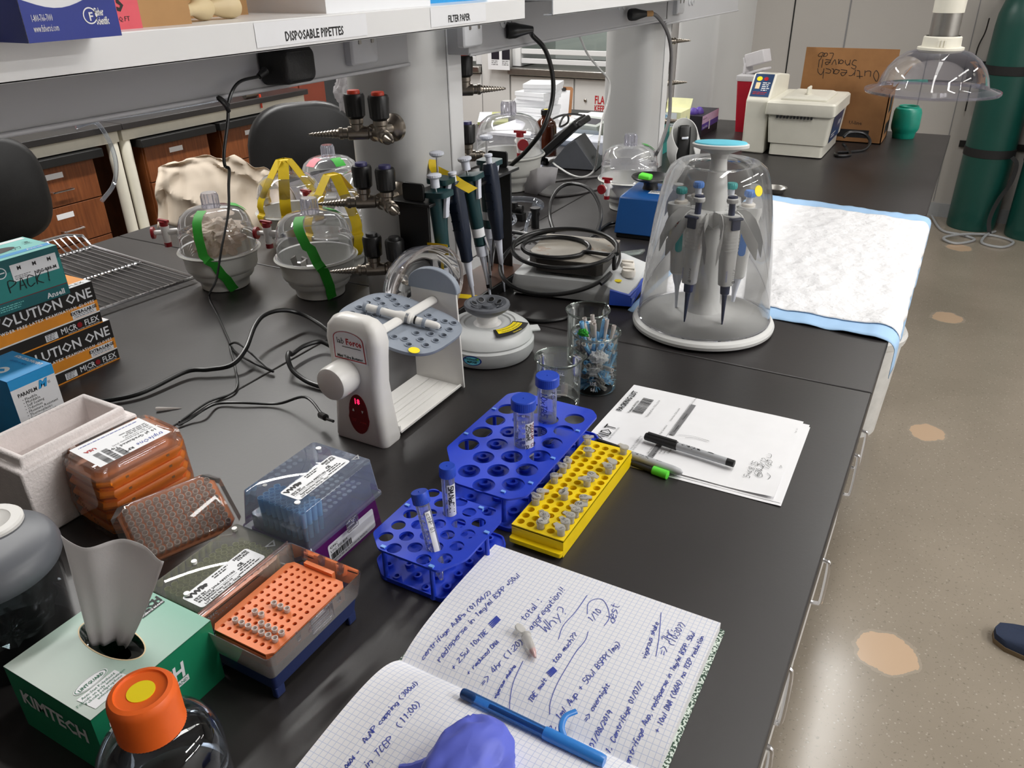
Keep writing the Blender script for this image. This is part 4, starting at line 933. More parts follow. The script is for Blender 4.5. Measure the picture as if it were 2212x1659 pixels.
def tent(t, angs, R, w=.027):
    for a in angs:
        c, s_ = math.cos(a), math.sin(a); pts = [(.0, 0, 2.445), (.15, 0, 2.43), (.24, 0, 2.39), (.95, 0, 1.45), (.965, 0, 1.10), (1.05, 0, 1.0), (.92, 0, .6), (.8, 0, .42)]
        pts = smooth_path([(r * R * c, r * R * s_, z * R) for r, _, z in pts], 3); q = MB(M[Y_]); q.ribbon(pts, w, nrm=[(c * .8, s_ * .8, .6)] * len(pts)); q.build('tape', t)
tent(d3, [a3 - 1.0, a3 - .15, a3 + .95, a3 + 2.3, a3 - 2.4], R1); tent(d4, [a4 - .9, a4 + .5, a4 + 2.2, a4 - 2.6], R1)
desic(P5, R1, 'round desiccator with pink and green tape marks, rearmost beside the leather chair', 0, [('pink_tape', 4.6, .03, .0, 1, 4), ('green_tape', 5.9, .03, .0, 1, 4)])
desic(P6, R1, 'plain round desiccator half hidden by the near pillar', 0, [], 0.2)
P7 = (-1.255, 2.245); desic(P7, .112, 'large round desiccator with cream base seen right of the near pillar', 0, [], to_cam(P7) + .25)
P8 = (-.825, 2.19); desic(P8, R1, 'round desiccator with a green label in front of the second pillar', 0, [('green_tape', to_cam(P8) + 1.9, .03, .0, 1, 4)], to_cam(P8) - .6, 'base')
# brown wrapping paper behind the left desiccators
b = MB(M['brown_wrap']); N1, N2 = 64, 30; rows = []; rw = random.Random(21)
CF = [[rw.uniform(-1, 1) for _ in range(14)] for _ in range(9)]
def cell(s_, f):
    u = min(12.99, max(0, s_ * 9.5 + 1.2 * noise.noise((s_ * 4, f * 3, 0)) + .8)); v = min(7.99, max(0, f * 5 + 1.0 * noise.noise((s_ * 4, f * 3, 5)) + .8))
    i, j = int(u), int(v); a, c = u - i, v - j
    p, q, r, t_ = CF[j][i], CF[j][i + 1], CF[j + 1][i], CF[j + 1][i + 1]
    return p + (q - p) * a + (r - p) * c if a + c < 1 else t_ + (r - t_) * (1 - a) + (q - t_) * (1 - c)
for j in range(N2 + 1):
    f = j / N2; rg = []
    for i in range(N1 + 1):
        s_ = i / N1; arch = math.sin(PI * min(1, s_ * .9 + .10)) ** .5
        bx = -2.03 + .40 * s_; by = 1.54 + .12 * s_; top = .075 + .098 * arch - .05 * max(0, s_ - .6)
        fan = .016 * (abs((s_ * 7.5 + f * .4) % 1 - .5) * 4 - 1) * max(0, 1 - s_ / .36)
        o_ = .16 * (1 - f) ** 1.5 + fan + .022 * cell(s_, f) + .03 * noise.noise((s_ * 5, f * 3, 2)) + .0015 * noise.noise((s_ * 40, f * 25, 2))
        z = .004 + top * math.sin(f * PI / 2) ** .9 + (.012 * cell(s_ + .37, f * .3) * f)
        rg.append((bx + .62 * o_ - .03 * max(0, .3 - s_) * f, by - .78 * o_, BZ + max(.003, z)))
    rows.append(rg)
b.loft(rows, cap0=False, cap1=False, closed=False); o = b.build('wrapping_paper', sm=45); tag(o, 'large crumpled sheet of beige wrapping paper behind the green taped desiccator', 'paper')
so = o.modifiers.new('thick', 'SOLIDIFY'); so.thickness = .0008
# white plastic bags behind the near pillar
b = MB(M['bag_white']); q = atx(748, 200, -1.108); crumple(b, q, .048, (.62, .5, 1), 9.0, 14, .5); 
o = thing('plastic_bag', 'white plastic bag hanging behind the near pillar', 'bag', (0, 0, 0)); b.build('bag', o, sm=0)
b = MB(M['bag_white']); q = at(958, 268, .16); crumple(b, (q.x - .03, q.y, BZ + .11), .095, (.55, .6, 1.1), 4.0, 16, .5, zmin=BZ + .002); o = thing('plastic_bag', 'white plastic bag with blue mark left of the large desiccator', 'bag', (0, 0, 0)); b.build('bag', o, sm=0)

# =================================================================== WIRE RACK
N = at(424, 609, 0) + Vector((0, 0, .012)); u = Vector((-.995, .10, 0)); w = Vector((-.10, -.995, 0)); W_, L_ = .40, .47
t = thing('wire_rack', 'chromed wire oven rack lying across the bench edge beside the glove boxes', 'rack', N)
fr_ = MB(M['chrome']); P = lambda a, c, z=0.0: u * a + w * c + Vector((0, 0, z))
fr_.tube([P(0, 0), P(0, W_), P(L_ * .93, W_), P(L_, W_, .022), P(L_ + .02, W_ - .03, .028), P(L_ + .02, .03, .028), P(L_, 0, .022), P(L_ * .93, 0)], .0042, n=8, closed=True); fr_.build('frame', t)
MB(M['chrome']).tube([P(L_ * .47, -.002, -.006), P(L_ * .47, W_ + .002, -.006)], .0038).build('cross_bar', t)
MB(M['chrome']).tube([P(L_ * .93, -.002, -.005), P(L_ * .93, W_ + .002, -.005)], .0038).build('cross_bar', t)
for k in range(22):
    cx = .016 + k * .0172
    MB(M['chrome']).tube([P(-.003, cx, .002), P(L_ * .93, cx, .002), P(L_ + .01, cx, .026)], .0022, n=6).build('wire', t)

# =================================================================== GLOVE BOXES, FILM BOX
def evo(b, a, c, h):
    F = frame((a + .0004, -c, 0), (0, 1, 0), (0, 0, 1)); L = 2 * c
    b.rect(0, h * .30, L, h * .56, M['evo_orange'], F); b.rect(0, h * .27, L, h * .30, M['white_ink'], F)
    b.rect(0, h * .0, L, h * .03, M['evo_orange'], F)
    G = F @ Matrix.Translation((0, 0, .0004))
    b.text('EVOLUTION ONE', h * .31, G @ Matrix.Translation((L - .006, h * .92, 0)), 'label_white', 'RIGHT', bold=.0004, sx=.97)
    b.text('POWDER FREE LATEX EXAMINATION GLOVES', h * .088, G @ Matrix.Translation((L - .006, h * .60, 0)), 'label_white', 'RIGHT', sp=1.3, bold=.0002)
    b.rect(L - .052, h * .31, L - .006, h * .50, M['label_white'], G); b.text('EXTRA-LARGE', h * .10, G @ Matrix.Translation((L - .029, h * .485, .0002)), 'ink', 'CENTER', bold=.0003); b.fill(L - .049, h * .39, L - .010, 2, h * .04, G @ Matrix.Translation((0, 0, .0002)), 'grey_ink')
    b.text('MICR    FLEX', h * .185, G @ Matrix.Translation((L - .006, h * .235, 0)), 'label_white', 'RIGHT', bold=.0002, sx=.9)
    b.prism(circ(L - .0435, h * .15, h * .062, 16), 0, .0002, M['dark_red'], G)
    b.text('THE MOST TRUSTED NAME IN GLOVES', h * .045, G @ Matrix.Translation((L - .006, h * .07, 0)), 'label_white', 'RIGHT')
    b.rect(L - .108, h * .05, L - .086, h * .20, M['label_white'], G); b.fill(L - .106, h * .19, L - .088, 4, h * .034, G @ Matrix.Translation((0, 0, .0002)), 'ink')
    b.rect(-.0 - 2 * a, 0, 0, h, M['evo_black'], frame((a, -c - .0004, 0), (1, 0, 0), (0, 0, 1)))
    T2 = frame((a - .001, -c, h + .0004), (0, 1, 0), (-1, 0, 0)); b.rect(0, .0, L, .018, M['label_white'], T2); b.rect(L - .07, .018, L, 2 * a - .002, M['evo_orange'], T2); b.text('MICROFLEX', .013, T2 @ Matrix.Translation((L - .01, .015, .0003)), 'ink', 'RIGHT')
    E_ = frame((a, c + .0004, 0), (-1, 0, 0), (0, 0, 1)); b.rect(.004, .002, 2 * a - .002, h - .002, M['kraft_dark'], E_)
gb = dict(group='orange and black glove boxes')
carton('glove_box', 'orange and black glove box, bottom of the stack behind the film box', 'box', -1.382, .56, -1.292, .803, .0785, 'evo_black', BZ, extra=evo, **gb)
carton('glove_box', 'orange and black glove box in the middle of the stack, under the teal one', 'box', -1.382, .548, -1.292, .79, .0785, 'evo_black', BZ + .079, extra=evo, **gb)
def ansell(b, a, c, h):
    F = frame((a + .0004, -c, 0), (0, 1, 0), (0, 0, 1)); L = 2 * c; G = F @ Matrix.Translation((0, 0, .0004))
    b.rect(0, 0, L, h * .22, M['teal_dark'], F); b.rect(0, h * .22, L, h * .235, M['maroon_ink'], G); b.rect(0, h * .76, L, h, M['teal_dark'], F)
    b.text('Ansell', h * .15, G @ Matrix.Translation((L - .008, h * .16, 0)), 'label_white', 'RIGHT', bold=.0003); b.fill(L - .13, h * .16, L - .075, 3, h * .04, G, 'teal_pale')
    b.rect(L - .082, h * .55, L - .006, h * .88, M['label_white'], G); H = G @ Matrix.Translation((0, 0, .0003))
    for k in range(3): b.text('M', h * .10, H @ Matrix.Translation((L - .072 + k * .025, h * .84, 0)), 'ink', bold=.0003)
    b.text('NPG-888-M', h * .09, H @ Matrix.Translation((L - .010, h * .66, 0)), 'ink', 'RIGHT', bold=.0002); b.fill(L - .079, h * .66, L - .052, 3, h * .03, H, 'grey_ink')
    b.prism([(L - .098 + .009 * q * math.cos(i * PI / 10), h * .78 + .009 * q * math.sin(i * PI / 10)) for q in (1,) for i in range(20)], 0, .0002, M['label_white'], G); b.prism(circ(L - .098, h * .78, .0075, 20), .0002, .0003, M['teal_dark'], G); b.rect(L - .104, h * .77, L - .092, h * .79, M['label_white'], G, .0004)
    pen(b, 'PACK!', h * .22, G @ Matrix.Translation((L - .092, h * .38, .0002)), 'ink', .0014, slant=.05)
    T2 = frame((a, -c, h + .0004), (0, 1, 0), (-1, 0, 0)); b.rect(0, .0, L, 2 * a, M['teal_pale'], T2); b.rect(0, .012, L, .026, M['para_blue'], T2, .0002); b.text('Ansell', .011, T2 @ Matrix.Translation((L - .012, .025, .0004)), 'label_white', 'RIGHT')
    b.rect(L - .1, 2 * a - .014, L - .004, 2 * a - .002, M['label_white'], T2, .0002)
    b.add([(L - .085 + .045 * math.cos(i * PI / 14), .052 + .016 * math.sin(i * PI / 14), .0003) for i in range(28)], [tuple(range(28))], M['black'], T2)
    U = T2 @ Matrix.Translation((L - .034, .048, .0004)); pen(b, 'GD', .012, U @ Matrix.Rotation(PI, 4, 'Z'), 'ink', .0008); pen(b, 'Nw', .012, U @ Matrix.Translation((.022, 0, 0)) @ Matrix.Rotation(PI / 2, 4, 'Z'), 'ink', .0008)
    E_ = frame((a, c + .0004, 0), (-1, 0, 0), (0, 0, 1)); b.rect(0, 0, 2 * a, h, M['teal_dark'], E_)
carton('glove_box', 'teal glove box marked PACK on top of the orange and black boxes', 'box', -1.372, .55, -1.275, .737, .084, 'teal_box', BZ + .158, extra=ansell, rz=math.radians(-2))
def para(b, a, c, h):
    F = frame((a + .0004, -c, 0), (0, 1, 0), (0, 0, 1)); L = 2 * c; G = F @ Matrix.Translation((0, 0, .0004))
    b.rect(0, 0, L, h * .995, M['label_white'], F); b.rect(0, h * .86, L, h, M['para_blue'], G)
    b.text('PARAFILM', .0085, G @ Matrix.Translation((.008, h * .79, 0)), 'ink', bold=.0002, sx=.8)
    b.text('M', .017, G @ Matrix.Translation((.040, h * .86, .0003)), 'para_blue', bold=.0009, shear=.3); b.text('IS', .006, G @ Matrix.Translation((.056, h * .80, 0)), 'ink')
    b.text('\u2022 Flexible\n\u2022 Moldable\n\u2022 Self Sealing\n\u2022 Odorless\n\u2022 Moisture Resistant\n\u2022 Thermoplastic\n\u2022 Semitransparent\n\u2022 Practically Colorless', .0062, G @ Matrix.Translation((.012, h * .70, 0)), 'ink', ln=.86)
    b.lathe([(.009, 0), (.0105, .0)], M['ink'], 24, G @ Matrix.Translation((.046, h * .16, 0)), sy=.55); b.prism(circ(.046, h * .13, .006, 16, .002), 0, .0002, M['para_blue'], G)
    T2 = frame((a, -c, h + .0004), (0, 1, 0), (-1, 0, 0)); b.rect(0, 0, L, 2 * a, M['para_blue'], T2)
    S_ = T2 @ Matrix.Translation((0, 0, .0003)); b.text('LABORATORY FILM', .0088, S_ @ Matrix.Translation((L - .006, .01, 0)) @ Matrix.Rotation(PI / 2, 4, 'Z'), 'label_white', bold=.0003, sx=.85, alignv='TOP_BASELINE'); b.text('4 IN. X 125 FT.', .0062, S_ @ Matrix.Translation((L - .024, .03, 0)) @ Matrix.Rotation(PI / 2, 4, 'Z'), 'carton_navy')
    b.prism(circ(.02, .045, .011, 24), 0, .0002, M['label_white'], S_); b.prism([(.020, .038), (.025, .045), (.022, .052), (.018, .052), (.015, .045)], .0003, .0004, M['para_blue'], S_)
    b.rect(0, 0, 2 * a, h, M['para_blue'], frame((-a, -c - .0004, 0), (1, 0, 0), (0, 0, 1)))
t = carton('film_box', 'blue and white film box standing behind the foam box', 'box', -1.245, .532, -1.146, .602, .111, 'para_blue', BZ, extra=para)

# =================================================================== FOAM BOX
t = thing('foam_box', 'white polystyrene foam box with a hollow top beside the orange tip racks', 'foam box', (-.9675, .49, BZ))
x0, y0, x1, y1, H_ = -.056, -.085, .050, .083, .112
q = lambda i, z: [(x0 + i, y0 + i, z), (x1 - i, y0 + i, z), (x1 - i, y1 - i, z), (x0 + i, y1 - i, z)]
MB(M['foam']).loft([q(0, 0), q(0, H_ - .014), q(.009, H_ - .013), q(.010, H_), q(.018, H_), q(.023, .045)], cap0=True, cap1=True).build('box', t, bev=.003)
q = at(360, 886, 0)
t = thing('pipette_tip', 'single clear pipette tip lying on the bench behind the foam box', 'pipette tip', (q.x, q.y, BZ + .0032)); MB(M['tip_clear']).lathe_dir([(.0028, -.016), (.003, -.012), (.0026, -.004), (.001, .018), (.0003, .024)], (0, 0, 0), (.75, .65, -.10), n=12).build('tip', t)
# round bin with grey lid
q = at(-50, 1186, .13); t = thing('waste_bin', 'round clear waste bin with a grey and white lid at the left edge', 'bin', (q.x, q.y, BZ)); r = .070
MB(M['bin_clear']).lathe([(r * .86, .0), (r * .88, .004), (r * .95, .105), (r, .11)], n=48, cap0=True).build('body', t)
b = MB(M['bag_clear']); crumple(b, (0, 0, .055), r * .86, (.96, .96, .7), 2.0, 18, .25, zmin=.006); b.build('liner_bag', t, sm=0)
MB(M['dark_grey']).lathe([(r * 1.0, .106), (r * 1.03, .110), (r * 1.035, .118), (r * .99, .127), (r * .90, .1325), (r * .6, .137), (.0001, .139)], n=56).build('lid', t)
b = MB(M['rotor_white']).lathe([(r * .46, .137), (r * .46, .1405), (r * .43, .1425), (r * .30, .1425), (r * .28, .1415), (.0001, .141)], n=40, T=Matrix.Translation((-.016, .024, 0))); b.build('lid_centre', t)
b = MB(M['paper']); c_ = math.cos; rg = [];
pp = [(-.05, -.045), (.022, -.056), (.046, -.028), (.030, -.004), (-.05, .004)]
b.prism([(x, y) for x, y in pp], .1396, .1402); b.build('paper_label', t)
# =================================================================== TIP RACKS
def rr_(x0, y0, x1, y1, z, r=.006, n=3): return [(p[0], p[1], z) for p in rrect(x0, y0, x1, y1, r, n)]
def chamf(w, d, z, c=.012): return [(-w + c, -d, z), (w - c, -d, z), (w, -d + c, z), (w, d - c, z), (w - c, d, z), (-w + c, d, z), (-w, d - c, z), (-w, -d + c, z)]
GX = [-.0315 + k * .009 for k in range(8)]; GY = [-.0495 + k * .009 for k in range(12)]
# shrink-wrapped stack: five orange trays, clear lid with label on top
c0 = Vector((-.868, .512, BZ)); rz0 = math.radians(-5)
for k in range(5):
    z = .0006 + k * .0170; nm = ('bottom', 'second from the bottom', 'middle', 'second from the top', 'topmost')[k]
    t = thing('tip_tray', 'orange pipette tip tray, %s of the shrink wrapped stack' % nm, 'tip tray', (c0.x, c0.y, BZ + z), rz0, 'orange tip trays in the wrapped stack')
    b = MB(M['tray_orange']).loft([chamf(.041, .057, 0), chamf(.041, .057, .002), chamf(.046, .062, .0095), chamf(.046, .062, .0125), chamf(.0435, .0595, .0165)])
    for y in (-.028, .03): b.box(.0445, y - .002, .0095, .0465, y + .002, .0125, M['kraft_dark'])
    b.build('tray', t)
z5 = BZ + .0006 + 5 * .017
t = thing('tray_lid', 'clear lid with a white printed label on the top orange tip tray', 'lid', (c0.x, c0.y, z5), rz0)
MB(M['tray_clear']).loft([chamf(.0455, .0615, -.002), chamf(.0455, .0615, .0), chamf(.042, .058, .003), chamf(.041, .057, .0135), chamf(.039, .055, .015)], cap0=False).build('lid', t)
b = MB(M['label_white']); F = frame((0, 0, .0154), (0, -1, 0), (1, 0, 0)); b.rect(-.048, -.0375, .050, .033, M['label_white'], F)
F2 = F @ Matrix.Translation((0, 0, .0003))
b.text('tripleOne', .012, F2 @ Matrix.Translation((-.044, .030, 0)), 'blue_ink', shear=.3, sx=.8); b.text('10 \u00b5l Graduated Tips', .0078, F2 @ Matrix.Translation((-.044, .012, 0)), 'ink', bold=.0001); b.text('2x5 96-tip Reload Inserts (960)\nCat. No. 1161-3700', .0046, F2 @ Matrix.Translation((-.044, .003, 0)), 'ink'); b.text('RPT', .0075, F2 @ Matrix.Translation((.0, .029, 0)), 'ink', bold=.0002)
b.fill(-.044, -.008, -.005, 3, .004, F2, 'grey_ink'); b.text('USA', .008, F2 @ Matrix.Translation((.028, -.010, 0)), 'red_ink', bold=.0004)
for x in (.012, .023, .034): b.barcode(-.022, x, .014 - (x < .02) * .014, x + .008, F2 @ Matrix.Rotation(-PI / 2, 4, 'Z') @ Matrix.Translation((-.012, -.002, 0)))
b.fill(-.04, -.03, .045, 1, .003, F2, 'blue_ink'); b.build('label', t, sm=0)
b = MB(M['wrap']); sh = []
for z, g in ((.002, 1.02), (.03, 1.05), (.06, 1.035), (.085, 1.03), (.1005, .985), (.1022, .90)):
    ring = []
    for i in range(64):
        th = 2 * PI * i / 64; cx, sy = math.cos(th), math.sin(th); e = .28
        x = .046 * g * math.copysign(abs(cx) ** e, cx); y = .062 * g * math.copysign(abs(sy) ** e, sy)
        n_ = noise.noise((x * 60, y * 60, z * 50)) * .0016 if z < .1 else 0
        if sy < -.5: n_ += abs(noise.noise((x * 110, z * 80, 1))) * .004
        ring.append((x * (1 + n_ / .046), y * (1 + n_ / .062), z))
    sh.append(ring)
b.loft(sh, cap0=False, cap1=False)
F = frame((-.02, -.0665, .052), (.8, 0, -.6), (.6, 0, .8)); b.text('THIS IS NOT A TOY', .007, F, 'ink'); 
o = thing('shrink_wrap', 'clear shrink wrap film around the stack of orange tip trays', 'wrap', c0, rz0); b.build('film', o, sm=60)
# sixth tray leaning on the stack
t = thing('tip_tray', 'orange tip tray with a clear lid leaning tilted against the wrapped stack', 'tip tray', (-.742, .478, BZ + .044), math.radians(-21)); t.rotation_euler = (0, math.radians(31), math.radians(-21))
MB(M['tray_orange']).loft([chamf(.036, .054, -.012), chamf(.036, .054, -.010), chamf(.041, .059, -.003), chamf(.041, .059, .0)]).build('tray', t)
b = MB(M['tip_clear'])
for x in GX:
    for y in GY: b.lathe([(.0034, 0), (.0037, .009), (.0030, .0092), (.0026, .002)], n=8, T=Matrix.Translation((x, y, .0)), cap1=True)
b.build('tips', t)['kind'] = 'stuff'
MB(M['tray_clear']).loft([chamf(.0415, .0595, -.001), chamf(.0415, .0595, .002), chamf(.039, .056, .004), chamf(.0375, .0545, .0125), chamf(.0355, .052, .0142)], cap0=False).build('lid', t)
b = MB(M['wrap']); b.loft([[(x, y, -.012) for x, y, _ in chamf(.042, .066, 0)], [(x * 1.02, y, .002) for x, y, _ in chamf(.042, .067, 0)], [(x, y, .0145) for x, y, _ in chamf(.038, .058, 0)]], cap0=False, cap1=False); b.build('wrap', t)
def vwr(b, F, lines, w=.082, h=.030):
    P = rrect(-w / 2, -h / 2, w / 2, h / 2, .004); b.add([(p[0], p[1], 0) for p in P], [tuple(range(len(P)))], M['label_white'], F); G = F @ Matrix.Translation((-w / 2, -h / 2, .0003))
    b.text('VWR', .0085, G @ Matrix.Translation((.003, h - .003, 0)), 'ink', bold=.0006, sx=1.2); b.ball((.026, h - .007, 0), .0028, M['ink'], 6, (1, .8, .05), G); b.scr = 0
    b.text('pipet tips\n' + lines[0], .0042, G @ Matrix.Translation((.004, h - .0125, 0)), 'ink', bold=.0001, ln=.9); b.text('Expiration Date: ' + lines[1], .0038, G @ Matrix.Translation((.009, .0085, 0)), 'ink', bold=.0001); b.text('LOT Batch No. ' + lines[2], .0038, G @ Matrix.Translation((.006, .0042, 0)), 'ink', bold=.0001)
    b.rect(.003, .0095, w * .62, .0098, M['ink'], G); b.text(lines[3], .0046, G @ Matrix.Translation((w - .003, h - .002, 0)), 'ink', 'RIGHT', bold=.0002, ln=.9); b.fill(w * .42, h - .003, w * .68, 2, .0035, G, 'ink', seed=4); b.fill(w * .66, .0125, w * .95, 2, .0034, G, 'ink', seed=6); b.fill(w * .60, .005, w * .97, 1, .003, G, 'ink', seed=8)
    b.text('CE', .006, G @ Matrix.Translation((w * .70, .019, 0)), 'ink', bold=.0003)
# purple box with clear hinged lid and blue tips
t = thing('tip_box', 'purple tip box with a clear blue tinted lid and blue tips inside', 'tip box', (-.602, .568, BZ))
MB(M['box_purple']).loft([rr_(-.050, -.066, .050, .066, 0, .004), rr_(-.046, -.062, .046, .062, .046, .004)]).build('base', t)
b = MB(M['label_white']); F = frame((.0492, -.008, .005), (0, 1, 0), (-.08, 0, 1)); P = rrect(-.030, -.002, .056, .026, .003); F = frame((.0497, -.004, .006), (0, 1, 0), (-.085, 0, 1)); b.add([(p[0], p[1], 0) for p in P], [tuple(range(len(P)))], M['label_white'], F); G = F @ Matrix.Translation((0, 0, .0003)); b.text('4284C\nLOC: F05-B04', .0052, G @ Matrix.Translation((-.027, .0235, 0)), 'ink'); b.barcode(-.027, .0045, .010, .0125, G); b.text('PIPETTOR TIPS, BLUE, 101-1000 UL, RACK=96', .0038, G @ Matrix.Translation((-.027, .0035, 0)), 'ink', sx=.88); b.build('bar_code_label', t, sm=0)
MB(M['box_clear_grey']).loft([rr_(-.044, -.060, .044, .060, .044, .004), rr_(-.044, -.060, .044, .060, .066, .004)]).build('tip_rack', t)
b = MB(M['dark_grey']); k = 0
for x in GX:
    for y in GY: b.lathe([(.0032, .0662), (.0028, .0664), (.0001, .0663)], M['mid_grey'], 8, Matrix.Translation((x * 1.02, y, 0)))
b.build('hole_rims', t)['kind'] = 'stuff'
pt = MB(M['tip_blue']).lathe([(.0016, .03), (.0030, .060), (.0036, .073), (.0041, .080), (.0041, .087), (.0034, .087), (.0030, .072)], n=12)
t0 = None
for x in GX:
    for y in GY[:4]:
        if t0 is None: t0 = pt.build('tip', t); t0.location = (x * 1.02, y, 0)
        else: c = t0.copy(); col.objects.link(c); c.location = (x * 1.02, y, 0)
b = MB(M['box_clear']).loft([rr_(-.0535, -.0685, .0535, .0685, .047, .005), rr_(-.0535, -.0685, .0535, .0685, .0505, .005), rr_(-.0515, -.0665, .0515, .0665, .052, .005), rr_(-.0470, -.0620, .0470, .0620, .0985, .005), rr_(-.045, -.060, .045, .060, .100, .005)], cap0=False)
lid = b.build('lid', t)
b = MB(M['lid_clear']).loft([rr_(-.054, -.069, .054, .069, .0468, .005), rr_(-.054, -.069, .054, .069, .0482, .005)], cap0=False, cap1=False); b.box(.0525, -.004, .033, .0555, .016, .05); b.box(.0540, .002, .044, .057, .010, .049).build('latch', t, bev=.001)
b = MB(M['label_white']); vwr(b, frame((.012, .0, .1004), (0, 1, 0), (-1, 0, 0)), ('FOR MOST 1000uL PIPETTORS', '2021-12', '751CA - 752C', '83007-376\n613-0241'), .092, .031)
b.prism(circ(-.028, .05, .0035, 14), .1, .1012, M['pvc_white']); b.prism(circ(.028, -.05, .0035, 14), .1, .1012, M['pvc_white']); b.prism(circ(-.03, -.042, .0028, 14), .1, .1008, M['mid_grey'])
b.add([(.026, .048, .1004), (.034, .055, .1004), (.026, .062, .1004), (.0275, .0515, .1004), (.0315, .055, .1004), (.0275, .0585, .1004)], [(0, 1, 4, 3), (1, 2, 5, 4), (2, 0, 3, 5)], M['mid_grey']); part(b.build('lid_label', t, sm=0), 'white printed label on the clear lid')
# olive tips under a closed clear lid
t = thing('tip_box', 'clear tip box with olive yellow tips under a labelled lid', 'tip box', (-.622, .438, BZ))
MB(M['box_clear_grey']).loft([rr_(-.046, -.064, .046, .064, 0, .004), rr_(-.047, -.065, .047, .065, .016, .004)]).build('base', t)
MB(M['box_clear_grey']).loft([rr_(-.0495, -.0685, .0495, .0685, .017, .005), rr_(-.0495, -.0685, .0495, .0685, .020, .005), rr_(-.0480, -.0670, .0480, .0670, .021, .005), rr_(-.0455, -.0640, .0455, .0640, .0485, .005), rr_(-.0435, -.062, .0435, .062, .050, .005)], cap0=False).build('lid', t)
pt = MB(M['tip_olive']).lathe([(.0014, .004), (.0028, .022), (.0032, .031), (.0037, .038), (.0037, .0425), (.0031, .0425), (.0026, .03)], n=10); t0 = None
for i, x in enumerate(GX):
    for j, y in enumerate(GY):
        if (j > 9 and i < 1): continue
        if t0 is None: t0 = pt.build('tip', t); t0.location = (x, y, 0)
        else: c = t0.copy(); col.objects.link(c); c.location = (x, y, 0)
b = MB(M['label_white']); vwr(b, frame((.018, -.012, .0504), (0, 1, 0), (-1, 0, 0)), ('FOR MOST 200uL PIPETTORS\nIN 96 RACK', '2021-10', '741CA - 741AJ', '53508-783\n613-0241'), .092, .032)
b.add([(.020, .045, .0504), (.030, .053, .0504), (.020, .061, .0504), (.022, .049, .0504), (.027, .053, .0504), (.022, .057, .0504)], [(0, 1, 4, 3), (1, 2, 5, 4), (2, 0, 3, 5)], M['mid_grey'])
for x, y in ((-.03, -.012), (-.034, .052), (.004, -.052)): b.prism(circ(x, y, .0032, 12), .05, .0535, M['pvc_white'])
part(b.build('lid_label', t, sm=0), 'white printed label on the clear lid')
# open box: navy base, clear collar, orange insert with a few clear tips
t = thing('tip_box', 'open tip box with an orange insert on a navy base', 'tip box', (-.516, .420, BZ))
b = MB(M['box_navy']).loft([rr_(-.0435, -.0615, .0435, .0615, .012, .004), rr_(-.0465, -.0645, .0465, .0645, .036, .004)])
for sx in (-1, 1):
    for sy in (-1, 1): b.box(sx * .0435 - .007 * (sx > 0), sy * .0615 - .012 * (sy > 0), 0, sx * .0435 + .007 * (sx < 0), sy * .0615 + .012 * (sy < 0), .014)
b.build('base', t, bev=.0015)
MB(M['tray_clear']).loft([rr_(-.0478, -.0658, .0478, .0658, .036, .005), rr_(-.0520, -.0700, .0520, .0700, .0655, .005), rr_(-.0528, -.0708, .0528, .0708, .0655, .005), rr_(-.0486, -.0666, .0486, .0666, .035, .005)], cap0=False, cap1=False).build('collar', t)
b = MB(M['lid_clear'])
MB(M['lid_clear']).box(.0518, -.012, .046, .0545, .020, .066).build('latch', t, bev=.001)
for y in (-.03, .03): MB(M['lid_clear']).box(.049, y, .054, .052, y + .004, .064).build('rib', t)
for x in (-.03, -.006, .02): MB(M['lid_clear']).box(x, .0655, .052, x + .004, .0695, .066).build('rib', t)
b.box(-.052, -.068, .064, -.0505, .068, .069)
b.text('4284C\nLOC: F05-B02', .006, frame((-.0498, -.055, .058), (0, 1, 0), (0, 0, 1)), 'grey_ink'); b.build('hinge_strip', t)
H8 = [circ(x, y, .0024, 10) for x in GX for y in GY]
b = MB(M['insert_orange']); O = [(x, y) for x, y, _ in chamf(.0405, .0575, 0, .006)]; b.plate(O, H8, .0500, .0535); b.loft([[(x, y, z) for x, y in O] for z in (.036, .0515)], cap0=True, cap1=False); b.box(-.02, .0575, .045, .02, .0625, .058); b.build('insert', t)
pt = MB(M['tip_clear']).lathe([(.0012, .042), (.0022, .053), (.0030, .0545), (.0032, .059), (.0025, .059), (.0018, .05)], n=10); t0 = None
for i, j in ((1, 1), (2, 1), (3, 1), (4, 1), (5, 1), (6, 1), (2, 3), (3, 3), (4, 2), (3, 5), (4, 5), (5, 5), (6, 2), (7, 2), (7, 1), (5, 2)):
    if t0 is None: t0 = pt.build('tip', t); t0.location = (GX[i], GY[j], 0)
    else: c = t0.copy(); col.objects.link(c); c.location = (GX[i], GY[j], 0)

